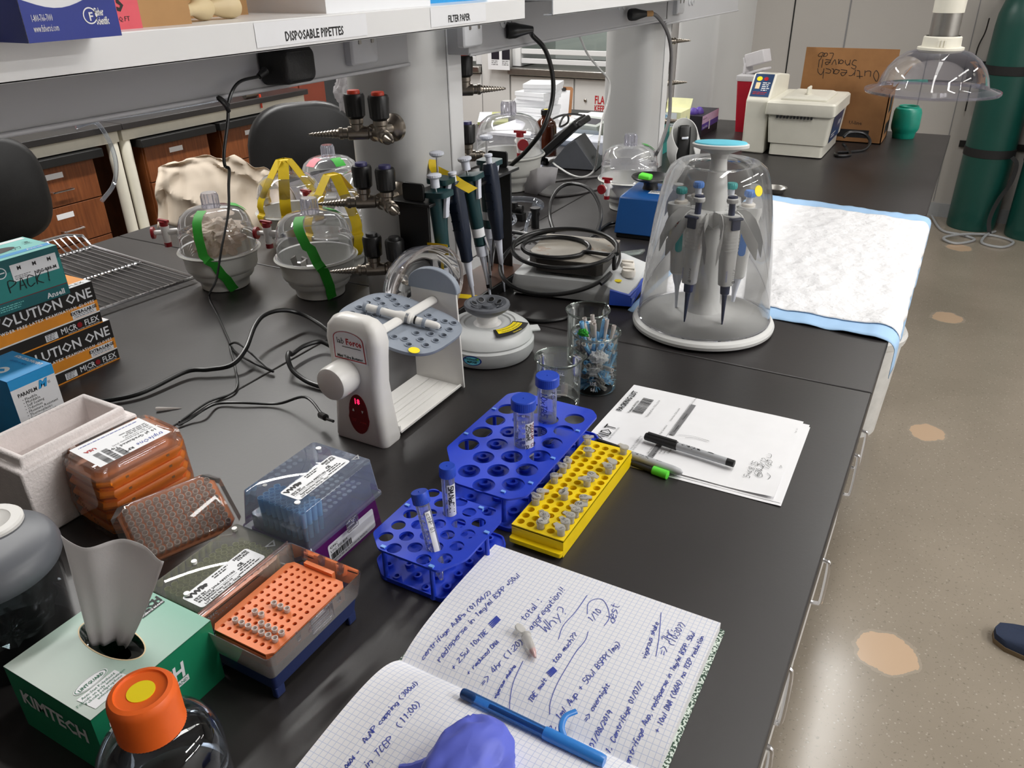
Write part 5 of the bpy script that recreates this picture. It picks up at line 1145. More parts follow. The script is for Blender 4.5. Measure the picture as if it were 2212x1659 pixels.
# =================================================================== TISSUE BOX
t = thing('tissue_box', 'green and white tissue box with a tissue pulled up', 'tissue box', (-.603, .289, BZ))
A_, C_, H_ = .062, .0655, .077
b = MB(M['kim_green']); b.box(-A_, -C_, 0, A_, C_, H_)
slot = [(-.002 + .042 * math.cos(k * PI / 20), .003 + .0165 * math.sin(k * PI / 20)) for k in range(40)]
T2 = frame((0, 0, H_), (0, 1, 0), (-1, 0, 0))
b.f.pop(1); b.mi.pop(1)
b.plate([(-A_, -C_), (A_, -C_), (A_, C_), (-A_, C_)], [[(x, y) for x, y in slot]], H_ - .0006, H_ + .0004, M['kim_top'])
b.plate([(-.002 + (x + .002) * 1.03, .003 + (y - .003) * 1.07) for x, y in slot], [slot], H_ + .0004, H_ + .0007, M['tan_label'])
U = T2 @ Matrix.Translation((0, 0, .0009))
b.text('KIMTECH', .0130, U @ Matrix.Translation((.063, .014, 0)) @ Matrix.Rotation(0, 4, 'Z'), 'ink', 'RIGHT', bold=.0006, sx=.8, shear=.12); b.rect(.036, -.0015, .062, .0032, M['ink'], U); b.text('SCIENCE BRAND', .0034, U @ Matrix.Translation((.049, .0022, .0002)), 'label_white', 'CENTER', bold=.0001)
L_ = U @ Matrix.Translation((-.054, -.020, 0)); P = circ(.015, -.006, .0165, 28, .0065); b.add([(p[0], p[1], 0) for p in P], [tuple(range(28))], M['label_white'], L_); b.lathe([(.0148, .0002), (.0155, .0002)], M['green_ink'], 28, L_ @ Matrix.Translation((.015, -.006, 0)), sy=.38)
b.text('LINTGUARD', .0052, L_ @ Matrix.Translation((.015, -.0042, .0003)), 'green_ink', 'CENTER', bold=.0001, sx=.85); b.add([(-.004, -.013, 0), (.034, -.013, 0), (.036, -.036, 0), (-.002, -.036, 0)], [(3, 2, 1, 0)], M['label_white'], L_); b.text('Anti-Stat Polyshield\nPellicule en poly antistatique\nPelicula polipropileno\nantiestatica', .0042, L_ @ Matrix.Translation((.015, -.0145, .0003)), 'green_ink', 'CENTER', ln=.95)
S1 = frame((A_ + .0005, -C_, 0), (0, 1, 0), (0, 0, 1)); b.text('KIMTECH', .024, S1 @ Matrix.Translation((.092, .062, 0)), 'label_white', 'RIGHT', bold=.0008, sx=.8, shear=.1); b.rect(.052, .034, .094, .041, M['label_white'], S1); b.text('SCIENCE BRAND', .0052, S1 @ Matrix.Translation((.073, .0398, .0002)), 'green_ink', 'CENTER')
S2 = frame((-A_, -C_ - .0005, 0), (1, 0, 0), (0, 0, 1)); b.text('KIMTECH', .024, S2 @ Matrix.Translation((.012, .058, 0)), 'label_white', bold=.0008, sx=.95, shear=.1)
b.build('carton', t, sm=0)
b = MB(M['bag_clear']); b.loft([[(x * g - .002 * (1 - g) , .003 + (y - .003) * g, z) for x, y in slot] for g, z in ((1.0, H_ - .0008), (.86, H_ - .010), (.5, H_ - .013))], cap0=False, cap1=False); b.build('slot_film', t)
b = MB(M['tissue']); rows = []
e1, e2 = Vector((.93, .36, 0)), Vector((-.36, .93, 0))
for j in range(25):
    f = j / 24; rg = []
    for i in range(31):
        s_ = i / 30 - .5; w = .038 + .060 * f ** .8
        fold = .009 * math.sin(s_ * 7.5 + .6) * (.35 + .4 * f) + .0020 * math.sin(s_ * 19 + f * 2) * (1 - .5 * f)
        c = Vector((-.012 + .032 * f, .004 + .026 * f, 0)) + e1 * (s_ * w) + e2 * (fold - .012 * f * f)
        z = H_ - .012 + f * (.124 - .012 * s_ + .004 * math.sin(s_ * 8 + 1)) + .006 * abs(s_) * f
        rg.append((c.x, c.y, z))
    rows.append(rg)
b.loft(rows, cap0=False, cap1=False, closed=False); tis = b.build('tissue', t, sm=180); so = tis.modifiers.new('thick', 'SOLIDIFY'); so.thickness = .0003

# =================================================================== MEDIA BOTTLE
q = at(303, 1490, .152)
t = thing('media_bottle', 'clear glass bottle with orange screw cap in front of the tissue box', 'bottle', (q.x, q.y, BZ))
MB(M['bottle_clear']).lathe([(.040, .0), (.047, .003), (.0485, .01), (.0485, .078), (.0465, .090), (.040, .101), (.030, .109), (.0215, .113), (.0205, .120)], n=56, cap0=True).build('glass_body', t)
MB(M['liquid']).lathe([(.001, .004), (.0465, .004), (.0472, .01), (.0472, .070), (.001, .070)], n=56).build('liquid', t)
b = MB(M['cap_orange']); ring = lambda r, z, a=.0004: [((r + (a if i % 2 else 0)) * math.cos(PI * i / 60), (r + (a if i % 2 else 0)) * math.sin(PI * i / 60), z) for i in range(120)]
b.loft([ring(.0250, .112), ring(.0258, .1132), ring(.0254, .1145), ring(.0256, .144), ring(.0252, .1482, 0), ring(.0232, .1512, 0), ring(.0198, .1522, 0), ring(.0190, .1505, 0), ring(.0178, .1500, 0), ring(.0001, .1500, 0)]); b.prism(circ(0, .0, .0105, 28), .1500, .1505, M['yellow_dot']); b.build('cap', t)
b = MB(M['tan_label']); 
def cylp(a0, sgn=1, r=.0489, z0=.043): return lambda x, y, z: (r * math.cos(a0 + x / r), r * math.sin(a0 + x / r), z0 + y)
W_ = cylp(math.radians(-70)); W2 = cylp(math.radians(-70), r=.0493)
b.loft([[W_(x * .004, y, 0) for x in range(-2, 19)] for y in (-.002, .032)], cap0=False, cap1=False, closed=False); pen(b, '1X TBE', .018, None, 'ink', .0022, slant=.1, warp=lambda x, y, z: W2(x + .004, y + .006, z), jit=.15); b.build('label', t)

# =================================================================== TUBE ROTATOR
t = thing('tube_rotator', 'white tube rotator with a grey perforated disc and red display', 'tube rotator', (-.703, .79, BZ))
def post(z, w, d0, d1, r): return [(x, y, z) for x, y in rrect(-w, d0, w, d1, r, 5)]
b = MB(M['rotor_white']).loft([post(0, .048, -.012, .030, .010), post(.004, .049, -.014, .032, .012), post(.06, .045, -.012, .028, .013), post(.10, .043, -.011, .026, .013), post(.14, .0455, -.011, .027, .013), post(.165, .048, -.011, .028, .013), post(.185, .045, -.009, .026, .012), post(.196, .037, -.005, .022, .012), post(.201, .025, .0, .017, .008)])
b.build('post', t, sm=60)
b = MB(M['rotor_white']); b.lathe_dir([(.024, 0), (.0262, .004), (.0262, .034), (.0245, .039), (.020, .0405)], (-.012, -.008, .112), (0, -1, 0), n=40); b.build('motor_knob', t)
F = frame((0, -.0136, 0), (1, 0, 0), (0, .03, 1))
b = MB(M['red_panel']); P = [(.0195 * math.cos(a) * (1.0 if math.sin(a) < 0 else .9) , .033 * math.sin(a)) for a in [2 * PI * k / 28 for k in range(28)]]; b.prism([(x, y) for x, y in P], 0, .0012, T=F @ Matrix.Translation((.004, .050, .0004))); 
G = F @ Matrix.Translation((.004, .05, .0019)); b.text('18', .0125, G @ Matrix.Translation((-.0065, .0275, 0)), 'led_red', bold=.0004, sx=.9)
b.add([(-.011, .004, 0), (-.007, .004, 0), (-.009, .009, 0), (.006, .008, 0), (.010, .008, 0), (.008, .003, 0)], [(0, 1, 2), (3, 5, 4)], M['label_white'], G); b.text('START\nSTOP', .003, G @ Matrix.Translation((-.009, -.008, 0)), 'red_plastic', 'CENTER'); b.text('POWER', .0032, G @ Matrix.Translation((.0085, -.011, 0)), 'red_plastic', 'CENTER'); part(b.build('display_panel', t), 'red control panel with glowing digits')
F = frame((0, -.0116, .137), (1, 0, 0), (0, -.02, 1)); b = MB(M['red_ink'])
def sign(g, h): return [(-.030 * g, .0 + h), (.030 * g, .0 + h), (.0285 * g, .034)] + [(.0285 * g * math.cos(a), .034 + .013 * g * math.sin(a)) for a in [PI * k / 12 for k in range(1, 12)]] + [(-.0285 * g, .034)]
b.add([(x, y, 0) for x, y in sign(1.05, -.002)], [tuple(range(15))], M['label_white'], F); b.add([(x, y, .0002) for x, y in sign(.96, .001)], [tuple(range(15))], M['red_ink'], F); b.add([(x, y, .0004) for x, y in sign(.90, .003)], [tuple(range(15))], M['label_white'], F)
G = F @ Matrix.Translation((0, 0, .0008)); b.text('lab', .0135, G @ Matrix.Translation((-.021, .037, 0)), 'ink', sx=.9); b.text('Force', .0135, G @ Matrix.Translation((-.0045, .037, 0)), 'red_ink', bold=.0004, sx=.9); b.rect(-.012, .0215, .022, .0225, M['ink'], G); b.text('Mini Tube Rotator', .0062, G @ Matrix.Translation((0, .009, 0)), 'ink', 'CENTER', bold=.0002); part(b.build('front_sign', t, sm=0), 'white front sign with red border')
b = MB(M['rotor_white']).box(-.047, .026, .003, .047, .205, .0065); b.box(-.047, .026, .003, .047, .03, .02).box(.044, .026, .003, .047, .205, .010)
for x in (-.025, -.005, .015): b.box(x, .03, .0065, x + .008, .2, .0078)
b.build('base_tray', t, bev=.001)
arc = [(-.046, .0), (.050, 0), (.046, .178)] + [(.044 * math.cos(a) , .182 + .0 * math.sin(a)) for a in (0,)] + [(-.044, .178)]
b = MB(M['rotor_white']); b.prism([(-.046, .003), (.052, .003), (.045, .180), (-.044, .180)], 0, .004, T=frame((0, .207, 0), (1, 0, 0), (0, 0, 1))); b.build('back_panel', t, bev=.001)
b = MB(M['rotor_grey']); b.prism([(-.047, .172), (.048, .172), (.048, .179)] + [(.0475 * math.cos(a), .179 + .031 * math.sin(a)) for a in [PI * k / 16 for k in range(1, 16)]] + [(-.047, .179)], -.004, .008, T=frame((0, .209, 0), (1, 0, 0), (0, 0, 1))); b.build('panel_cap', t, bev=.0015)
# tilted perforated disc
A = Matrix.Translation((0, .112, .150)) @ Matrix.Rotation(math.radians(11), 4, 'Y')
O = [(.090 * math.copysign(abs(math.cos(a)) ** .58, math.cos(a)), .073 * math.copysign(abs(math.sin(a)) ** .62, math.sin(a))) for a in [2 * PI * k / 72 for k in range(72)]]
HS = []
for sx in (-1, 1):
    for rx, n_, sp_ in ((.073, 6, .108), (.056, 5, .098), (.039, 4, .080), (.022, 2, .068)):
        for k in range(n_):
            y = (k - (n_ - 1) / 2) * sp_ / max(1, n_ - 1) if n_ > 1 else 0; x = sx * (rx - .012 * (abs(y) / .06) ** 2 * (rx / .073))
            if n_ == 2: y = (-1, 1)[k] * .046
            HS.append((x, y))
b = MB(M['rotor_grey']); b.T = A; b.plate(O, [circ(x, y, .0048, 8) for x, y in HS], -.0015, .0015)
b.loft([[(x, y, -.0035) for x, y in O], [(x * 1.008, y * 1.008, -.0015) for x, y in O], [(x * 1.008, y * 1.008, .0018) for x, y in O], [(x * .985, y * .985, .0018) for x, y in O]], cap0=False, cap1=False)
for x, y in HS: b.lathe([(.0050, .0014), (.0066, .0014), (.0064, .0032), (.0050, .0032), (.0046, -.004)], n=12, T=Matrix.Translation((x, y, 0)))
b.prism(circ(.066, -.058, .0085, 24, .0085), .0034, .0038, M['yellow_dot']); b.build('disc', t)
b = MB(M['rotor_white']); b.T = A; b.tube([(0, -.088, .006), (0, .090, .006)], .0062, n=12, flat=1.35, up=(0, 0, 1)); b.build('axle', t)
b = MB(M['rotor_white']); b.T = A @ Matrix.Rotation(.25, 4, 'Z'); b.lathe_dir([(.0055, 0), (.006, .01), (.006, .05), (.007, .055), (.0085, .06), (.0085, .078), (.006, .08), (.006, .118), (.0045, .124), (.002, .126)], (-.062, 0, .011), (1, 0, 0), n=18)
for x in (-.062, -.038, .008, .036): b.lathe_dir([(.0062, 0), (.0085, .0), (.0085, .005), (.0062, .005)], (x, 0, .011), (1, 0, 0), M['rotor_grey'], 18)
b.lathe_dir([(.0064, 0), (.0064, .003)], (.022, 0, .011), (1, 0, 0), M['black'], 18); b.build('tube_clip', t)
pc = [(-.703 - .050, .795, BZ + .035), (-.775, .785, BZ + .030), (-.80, .80, BZ + .012)]
cc = [at(720, 910, .028), at(700, 900, .022), at(660, 858, .03), at(600, 872, .006), at(520, 870, .006), at(470, 872, .005), at(440, 885, .012), at(410, 905, .006), at(384, 918, .004)]
tag(MB(M['black_rubber']).tube(smooth_path(cc, 7), .0023).build('rotator_cable'), 'thin black cord plugged into the white tube rotator', 'cord')
t = thing('cord_plug', 'black barrel plug at the back of the tube rotator', 'plug', cc[1]); MB(M['black_rubber']).lathe_dir([(.003, -.018), (.0055, -.012), (.0055, .006), (.004, .008)], (0, 0, 0), cc[0] - cc[1], n=12).build('plug', t)
tk = [at(200, 870, .006), at(300, 850, .008), at(400, 803, .012), at(450, 798, .012), at(500, 788, .016), at(530, 755, .03), at(550, 705, .045), at(572, 680, .05), at(610, 670, .045), at(650, 678, .03), at(690, 700, .02), at(715, 720, .02)]
tag(MB(M['black_rubber']).tube(smooth_path(tk, 8), .0044, n=10).build('power_cable'), 'thick black cord arching over the bench from the glove boxes', 'cord')
tk = [at(716, 748, .012), at(690, 738, .018), at(655, 748, .02), at(630, 765, .02), at(624, 762, .03), at(622, 775, .028), at(632, 800, .016), at(660, 822, .008), at(690, 834, .006), at(712, 836, .006)]
tag(MB(M['black_rubber']).tube(smooth_path(tk, 8), .0044, n=10).build('power_cable'), 'black cord looped on the bench left of the tube rotator', 'cord')

# =================================================================== MINI CENTRIFUGE
ct = Vector((-.692, 1.145, BZ)); t = thing('mini_centrifuge', 'grey white mini centrifuge with an open clear lid behind the rotator', 'centrifuge', ct)
MB(M['hot_body']).lathe([(.074, 0), (.080, .002), (.0855, .012), (.086, .030), (.082, .034), (.083, .037), (.078, .050), (.066, .059), (.052, .062), (.050, .060), (.044, .0605), (.042, .058), (.0001, .058)], n=64, cap0=True).build('body', t)
cam_a = math.atan2(-ct.y, -ct.x)
def wall(r, z0, a0): return lambda x, y, z: ((r) * math.cos(a0 + x / .086), (r) * math.sin(a0 + x / .086), z0 + y)
b = MB(M['label_white']); w_ = wall(.0866, .020, cam_a - .35); E_ = [(.016 * math.cos(2 * PI * k / 24), .0085 * math.sin(2 * PI * k / 24)) for k in range(24)]
b.add([w_(x, y, 0) for x, y in [(a * 1.1, c * 1.1) for a, c in E_]], [tuple(range(24))], M['carton_navy']); w_ = wall(.0870, .020, cam_a - .35); b.add([w_(x * .95, y * .9, 0) for x, y in E_], [tuple(range(24))], M['top_cyan']); w_ = wall(.0874, .020, cam_a - .35); b.text('Benchmark', .005, None, 'ink', 'CENTER', warp=lambda x, y, z: w_(x - .002, y + .006, z), bold=.0001); b.text('MyFUGE', .005, None, 'ink', 'CENTER', warp=lambda x, y, z: w_(x, y, z), bold=.0002); b.add([w_(.011 + x * .12, .004 + y * .25, .0) for x, y in E_], [tuple(range(24))], M['green_dot']); b.build('badge', t, sm=0)
b = MB(M['ink']); S = []
for k in range(13):
    a = cam_a + .20 + k * .10; S.append(a)
def fan(r0, r1, m, dz, i0=0, i1=13): 
    z = lambda r: .062 - max(0, r - .052) ** 1.4 * .42 + .0012 + dz
    b.loft([[(r * math.cos(a), r * math.sin(a), z(r)) for a in S[i0:i1]] for r in (r0, (r0 + r1) / 2, r1)], M[m], cap0=False, cap1=False, closed=False)
fan(.047, .076, 'ink', 0); fan(.049, .066, 'yellow_dot', .0006, 1, 12)
for r_, tx, m in ((.0625, 'MOVING PARTS MAY CAUSE INJURY', 'ink'), (.0555, 'DO NOT OPEN LID UNTIL ROTOR STOPS', 'ink'), (.0725, 'CAUTION!', 'yellow_dot')):
    hw = .0035 if m == 'ink' else .005; z_ = .0645 - max(0, r_ - .052) ** 1.4 * .42 + .0008
    b.text(tx, hw, None, m, 'CENTER', warp=lambda x, y, z, r_=r_, z_=z_: ((r_ + y) * math.cos(cam_a + 1.05 - x / r_ * -1), (r_ + y) * math.sin(cam_a + 1.05 - x / r_ * -1), z_), sx=.9, bold=.0001) if False else b.text(tx, hw, None, m, 'CENTER', warp=lambda x, y, z, r_=r_, z_=z_: ((r_ - y) * math.cos(cam_a + .80 + x / r_ * -1), (r_ - y) * math.sin(cam_a + .80 + x / r_ * -1), z_), sx=.9, bold=.0001)
part(b.build('warning_label', t, sm=0), 'black and yellow caution label')
MB(M['pvc_white']).lathe([(.026, .058), (.020, .062), (.0185, .078)], n=36).build('spindle', t)
b = MB(M['dark_grey']); b.lathe([(.018, .076), (.030, .080), (.0405, .088), (.0425, .093), (.0415, .097), (.036, .0985), (.030, .095), (.016, .088), (.010, .088), (.009, .094), (.0001, .095)], n=48)
for k in range(8):
    a = k * PI / 4 + .2; p = Vector((.0255 * math.cos(a), .0255 * math.sin(a), .0925)); d = Vector((-.5 * math.cos(a), -.5 * math.sin(a), .9)); b.lathe_dir([(.0052, 0), (.0070, .0008), (.0072, .0025), (.0056, .0028), (.0050, .0006)], p, d, n=14, cap0=False, cap1=False); b.lathe_dir([(.0052, .0012), (.0001, .0012)], p, d, M['black'], 14, False, False)
b.build('rotor', t)
MB(M['hot_body']).box(.078, -.012, .036, .098, .012, .041, T=Matrix.Rotation(cam_a + 1.72, 4, 'Z')).build('latch', t, bev=.002)
# domed lid standing open on its hinge
ax = Vector((-.90, .25, .12)).normalized(); lc = Vector((-.108, -.028, .112))
b = MB(M['lid_clear']); b.lathe_dir([(.082, 0), (.0845, .001), (.0845, .004), (.082, .006), (.080, .022), (.070, .045), (.050, .062), (.025, .070), (.0001, .072)], lc, ax, n=56, cap0=False, cap1=False); b.build('lid', t)
MB(M['tray_clear']).lathe_dir([(.0815, -.001), (.0865, -.001), (.0865, .003), (.0815, .003)], lc, ax, n=56, cap0=False, cap1=False).build('lid_rim', t)
# =================================================================== BLACK ACRYLIC PIPETTE STAND
sx_, sy0, sy1 = -.878, 1.20, 1.52
t = thing('pipette_stand', 'black acrylic pipette stand with yellow tape beside the near pillar', 'stand', (sx_, 0, BZ))
MB(M['black']).box(-.040, sy0, 0, .030, sy0 + .006, .243).build('end_plate', t, bev=.0015)
MB(M['black']).box(-.040, sy1, 0, .030, sy1 + .006, .243).build('end_plate', t, bev=.0015)
b = MB(M['black']).box(-.05, sy0 - .012, .243, .042, sy1 + .02, .249); b.build('top_shelf', t, bev=.001)
for y in (sy0, sy1): MB(M['black']).prism(rrect(-.026, .249, .022, .283, .006), -.003, .003, T=frame((0, y + .003, 0), (1, 0, 0), (0, 0, 1))).build('tab', t, bev=.001)
b = MB(M['wood_dark']).box(-.04, sy0, .018, .06, sy1 + .02, .024).box(.056, sy0, .0, .062, sy1 + .02, .024, M['black']); b.build('bottom_shelf', t, bev=.001)
def tape(name, pts, w, nrm, label, m='yellow_tape'):
    o = MB(M[m]).ribbon(smooth_path(pts, 4), w, nrm=nrm).build(name); return tag(o, label, 'tape')
tape('tape_strip', [atx(936, 345, -.915), atx(940, 366, -.905), aty(975, 385, 1.30), aty(1000, 400, 1.27), aty(1022, 412, 1.24)], .020, (.75, -.62, .15), 'yellow tape strip curling from the near pillar over the dark pipettes')
tape('tape_strip', [aty(866, 552, 1.250), aty(880, 545, 1.248), aty(900, 538, 1.22), aty(925, 535, 1.20), aty(968, 540, 1.18)], .020, (.25, -.95, .1), 'yellow tape strip stretched from the near pillar behind the open centrifuge lid')
tape('tape_strip', [Vector((-.87, 1.30, BZ + .0255)), Vector((-.83, 1.31, BZ + .0255)), Vector((-.812, 1.315, BZ + .022)), Vector((-.805, 1.30, BZ + .002))], .014, (.3, -.2, .9), 'short yellow tape strip on the bottom of the black pipette stand')
tape('tape_strip', [aty(955, 560, 1.196), aty(957, 590, 1.196), aty(960, 605, 1.196)], .006, (0, -1, 0), 'narrow yellow tape strip on the end of the black pipette stand')
def pip_std(p, tilt, kind, label, knob=1.0):
    t = thing('pipette', label, 'pipette', p, group='dark pipettes in the black stand'); t.rotation_euler = tilt
    if kind == 'green':
        b = MB(M['pip_green']); b.loft([[(x * a, y * c, z) for x, y in circ(0, 0, 1, 20)] for a, c, z in ((.010, .010, -.128), (.0125, .0125, -.125), (.0125, .0125, -.105), (.0135, .0145, -.08), (.0145, .0165, -.03), (.0155, .018, .0), (.015, .018, .012))])
        b.prism(rrect(-.017, -.020, .030, .020, .008), .010, .020); b.build('handle', t)
        MB(M['label_white']).lathe([(.0131, -.108), (.0133, -.09)], n=24, sy=1.03).build('band_label', t)
        MB(M['pip_white']).loft([[(.017 + a, -.006, z), (.024 + a, -.006, z), (.024 + a, .006, z), (.017 + a, .006, z)] for a, z in ((-.004, -.030), (-.001, -.012), (.004, .012))]).build('ejector', t, bev=.001)
        b = MB(M['chrome']).cyl((0, 0, .02), (0, 0, .02 + .028 * knob), .0022); b.build('plunger_rod', t)
        z = .02 + .024 * knob; b = MB(M['pip_white']); r = lambda q, zz: [((q + (.0006 if i % 2 else 0)) * math.cos(PI * i / 20), (q + (.0006 if i % 2 else 0)) * math.sin(PI * i / 20), zz) for i in range(40)]
        if knob < 1.3: b.lathe([(.0085, z - .018), (.0085, z - .002)], n=20, cap0=True)
        b.loft([r(.0085, z - .002), r(.0135, z + .002), r(.0135, z + .006), r(.009, z + .008)]); b.build('plunger_button', t)
        b = MB(M['pip_white']).lathe([(.0115, -.150), (.0122, -.128)], n=20, cap0=True); b.lathe([(.0024, -.245), (.003, -.238), (.0046, -.185), (.0075, -.15)], n=16, cap0=True); b.lathe([(.0035, -.222), (.0042, -.222), (.0044, -.214), (.0038, -.214)], M['black'], 16); b.build('shaft', t)
        b = MB(M['chrome']).tube(smooth_path([(.014, 0, -.11), (.017, 0, -.14), (.010, 0, -.185), (.005, 0, -.225)], 4), .0022, flat=1.8); b.build('ejector_arm', t)
    else:
        b = MB(M['pip_dark']); b.loft([[(x * a, y * c, z) for x, y in rrect(-1, -1, 1, 1, .6, 4)] for a, c, z in ((.0085, .0085, -.130), (.0105, .0105, -.128), (.011, .0115, -.105), (.0135, .0155, -.08), (.0145, .0165, -.02), (.0135, .0155, .02), (.011, .012, .032))])
        for k in range(5): b.box(-.0105, -.0168, -.062 + k * .018, .0105, -.0155, -.060 + k * .018)
        b.build('handle', t); MB(M['pip_white']).lathe([(.0062, .03), (.0062, .044), (.0085, .046), (.0085, .050), (.006, .051)], n=20, cap1=True).build('plunger_button', t)
        MB(M['pip_white']).lathe([(.0016, -.25), (.002, -.245), (.0040, -.185), (.0055, -.182), (.006, -.16), (.0085, -.128)], n=18, cap0=True).build('shaft', t)
    return t
tl = (math.radians(-2), math.radians(-3), 0)
def top_at(u, v, y): return aty(u, v, y)
pip_std(Vector((-.843, 1.225, BZ + .247)), (0, math.radians(-4), 0), 'green', 'dark green pipette with white band, nearest in the black stand', 1.0)
pip_std(Vector((-.838, 1.285, BZ + .240)), (math.radians(2), math.radians(-7), 0), 'navy', 'dark navy pipette between the two green ones in the black stand')
pip_std(Vector((-.845, 1.345, BZ + .253)), (math.radians(3), math.radians(-8), 0), 'green', 'dark green pipette with white band, farther in the black stand', 1.1)
pip_std(Vector((-.835, 1.415, BZ + .250)), (math.radians(2), math.radians(-5), 0), 'navy', 'dark navy ribbed pipette at the right end of the black stand')
pip_std(Vector((-.865, 1.265, BZ + .262)), (0, 0, 0), 'green', 'dark green pipette with raised plunger at the back of the black stand', 1.7)
pip_std(Vector((-.862, 1.445, BZ + .262)), (0, 0, 0), 'green', 'dark green pipette with raised plunger at the far back of the stand', 1.7)
# valves and clear hoses behind the stand
def hose(pts, r, label, m='hose_clear', cat='tubing', name='clear_tubing'): return tag(MB(M[m]).tube(smooth_path(pts, 6), r, n=10).build(name), label, cat)
hose([at(1084, 388, .10), aty(1096, 408, 1.72), aty(1103, 430, 1.70)], .005, 'clear hose running up behind the dark pipettes')
hose([at(1070, 436, .03), at(1110, 430, .03), at(1150, 432, .03), at(1168, 440, .025), at(1166, 448, .015), at(1155, 444, .01)], .009, 'thick clear hose with barbed joints looping right')
hose([at(1072, 480, .02), at(1095, 470, .03), at(1102, 458, .04)], .006, 'clear hose below the black hose valve')
hose([at(1146, 462, .04), at(1138, 485, .02), at(1136, 505, .008), at(1143, 520, .005)], .005, 'clear hose hanging from the upright black hose valve')
hose([at(1075, 500, .015), at(1092, 490, .02), at(1112, 478, .03), at(1110, 465, .04)], .005, 'thin clear hose curling under the black hose valve')
hose([at(1076, 495, .008), at(1090, 508, .006), at(1112, 523, .006)], .008, 'short clear hose lying behind the hot plate')
t = thing('hose_valve', 'black hose valve lying among clear hoses', 'valve', at(1112, 452, .03)); b = MB(M['black']); b.cyl((-.028, 0, 0), (.022, .006, 0), .012); b.cyl((0, 0, -.03), (0, 0, .02), .009); b.box(-.005, -.012, -.03, .03, .012, -.008); b.build('body', t, bev=.001)
t = thing('hose_valve', 'black upright hose valve right of the clear hoses', 'valve', at(1156, 492, .0)); b = MB(M['black']); b.cyl((0, 0, 0), (0, 0, .05), .011); b.cyl((0, 0, .048), (0, 0, .056), .014); b.cyl((-.018, 0, .038), (.012, 0, .04), .005); b.build('body', t)
t = thing('hose_tee', 'small black hose connector above the black stand', 'connector', aty(1062, 370, 1.60)); b = MB(M['black']); b.cyl((-.01, 0, 0), (.02, .01, 0), .005); b.cyl((.02, .01, 0), (.032, .014, .002), .009); b.cyl((.008, 0, 0), (.012, 0, -.02), .005); b.build('body', t)
q = at(1145, 425, 0); t = thing('plastic_scoop', 'folded translucent white plastic sheet standing behind the hoses', 'plastic sheet', (q.x, q.y + .03, BZ))
b = MB(M['sharps_white']); b.loft([[(-.04, .01, .0), (-.04, .01, .06)], [(.01, .0, .0), (.012, .0, .085)], [(.035, .03, .025), (.045, .03, .085)], [(.05, .045, .03), (.06, .045, .08)]], cap0=False, cap1=False, closed=False); o = b.build('sheet', t); so = o.modifiers.new('thick', 'SOLIDIFY'); so.thickness = .0012

# =================================================================== HOT PLATE WITH COILED CORD
t = thing('hot_plate', 'stirring hot plate with a stained grey ceramic top and blue front corner', 'hot plate', (-.700, 1.535, BZ), math.radians(9))
P = lambda w0, w1, d0, d1, z, r=.012: [(x, y, z) for x, y in rrect(w0, d0, w1, d1, r, 4)]
b = MB(M['hot_body']).loft([P(-.108, .152, -.102, .11, .006), P(-.110, .154, -.104, .112, .022), P(-.110, .150, -.104, .112, .030), P(-.106, .10, -.10, .108, .048)]); b.prism(rrect(-.09, -.09, .13, .09, .02), 0, .006, M['black']); b.build('body', t)
F = frame((.142, -.100, .011), (.14, 1, 0), (0, 0, 1))
b = MB(M['fisher_blue']).loft([[(.112, -.106, .008), (.156, -.106, .008), (.157, -.03, .010), (.157, -.03, .026), (.150, -.104, .033), (.112, -.106, .040)], [(.112, -.112, .007), (.158, -.108, .007), (.161, -.01, .010), (.160, -.01, .024), (.154, -.106, .030), (.112, -.110, .039)]]); 
b.loft([[(.155, y, .006), (.158, y, .006), (.158, y, .024), (.155, y, .026)] for y in (-.105, .02)]); b.text('Fisher Scientific', .008, frame((.1585, -.095, .013), (0, 1, .02), (0, 0, 1)), 'white_ink', alignv='BOTTOM_BASELINE'); b.build('front_badge', t)
b = MB(M['hot_side']); W = .087; O_ = [(W - .012, -W), (W, -W + .012), (W, W), (-W, W), (-W, -W + .045), (-W + .030, -W)]
b.loft([[(x, y, .056) for x, y in O_], [(x, y, .083) for x, y in O_]]); b.prism(circ(0, 0, .05), .04, .058, M['black']); b.prism(O_, .083, .0855, M['hot_ceramic'], sc=.995); b.build('heater_top', t, bev=.0012)
for dx, dy in ((.122, .030), (.134, -.015)):
    k = MB(M['wool']); k.lathe([(.015, .040), (.0155, .050), (.0135, .0545), (.0001, .056)], n=24, T=Matrix.Translation((dx - .004, dy, 0))); k.box(dx - .017, dy - .0035, .054, dx + .009, dy + .0035, .0585); k.build('knob', t)
b = MB(M['yellow_dot']).prism(circ(.118, -.062, .008), .0435, .0442); b.build('sticker', t)
def ring(cx, cy, rx, ry, z, a0, a1, n=22, tz=0.0, ph=0.0): return [Vector((cx + rx * math.cos(a0 + (a1 - a0) * k / n), cy + ry * math.sin(a0 + (a1 - a0) * k / n), BZ + z + tz * math.sin(a0 + (a1 - a0) * k / n + ph))) for k in range(n + 1)]
cx, cy = -.70, 1.52
path = ring(cx - .03, cy - .01, .074, .072, .0905, 0, 2 * PI, 20) + ring(cx + .0, cy - .03, .115, .105, .1, 0, 2 * PI, 24, .01) + ring(cx - .005, cy - .045, .128, .128, .075, 0, 1.96 * PI, 24, .032)
path = [p for p in path if True]
path += [Vector((-.577, 1.435, BZ + .066)), Vector((-.583, 1.418, BZ + .060))]
tag(MB(M['black_rubber']).tube(smooth_path(path, 3), .0047, n=10).build('power_cable'), 'thick black cord coiled on top of the hot plate', 'cord')
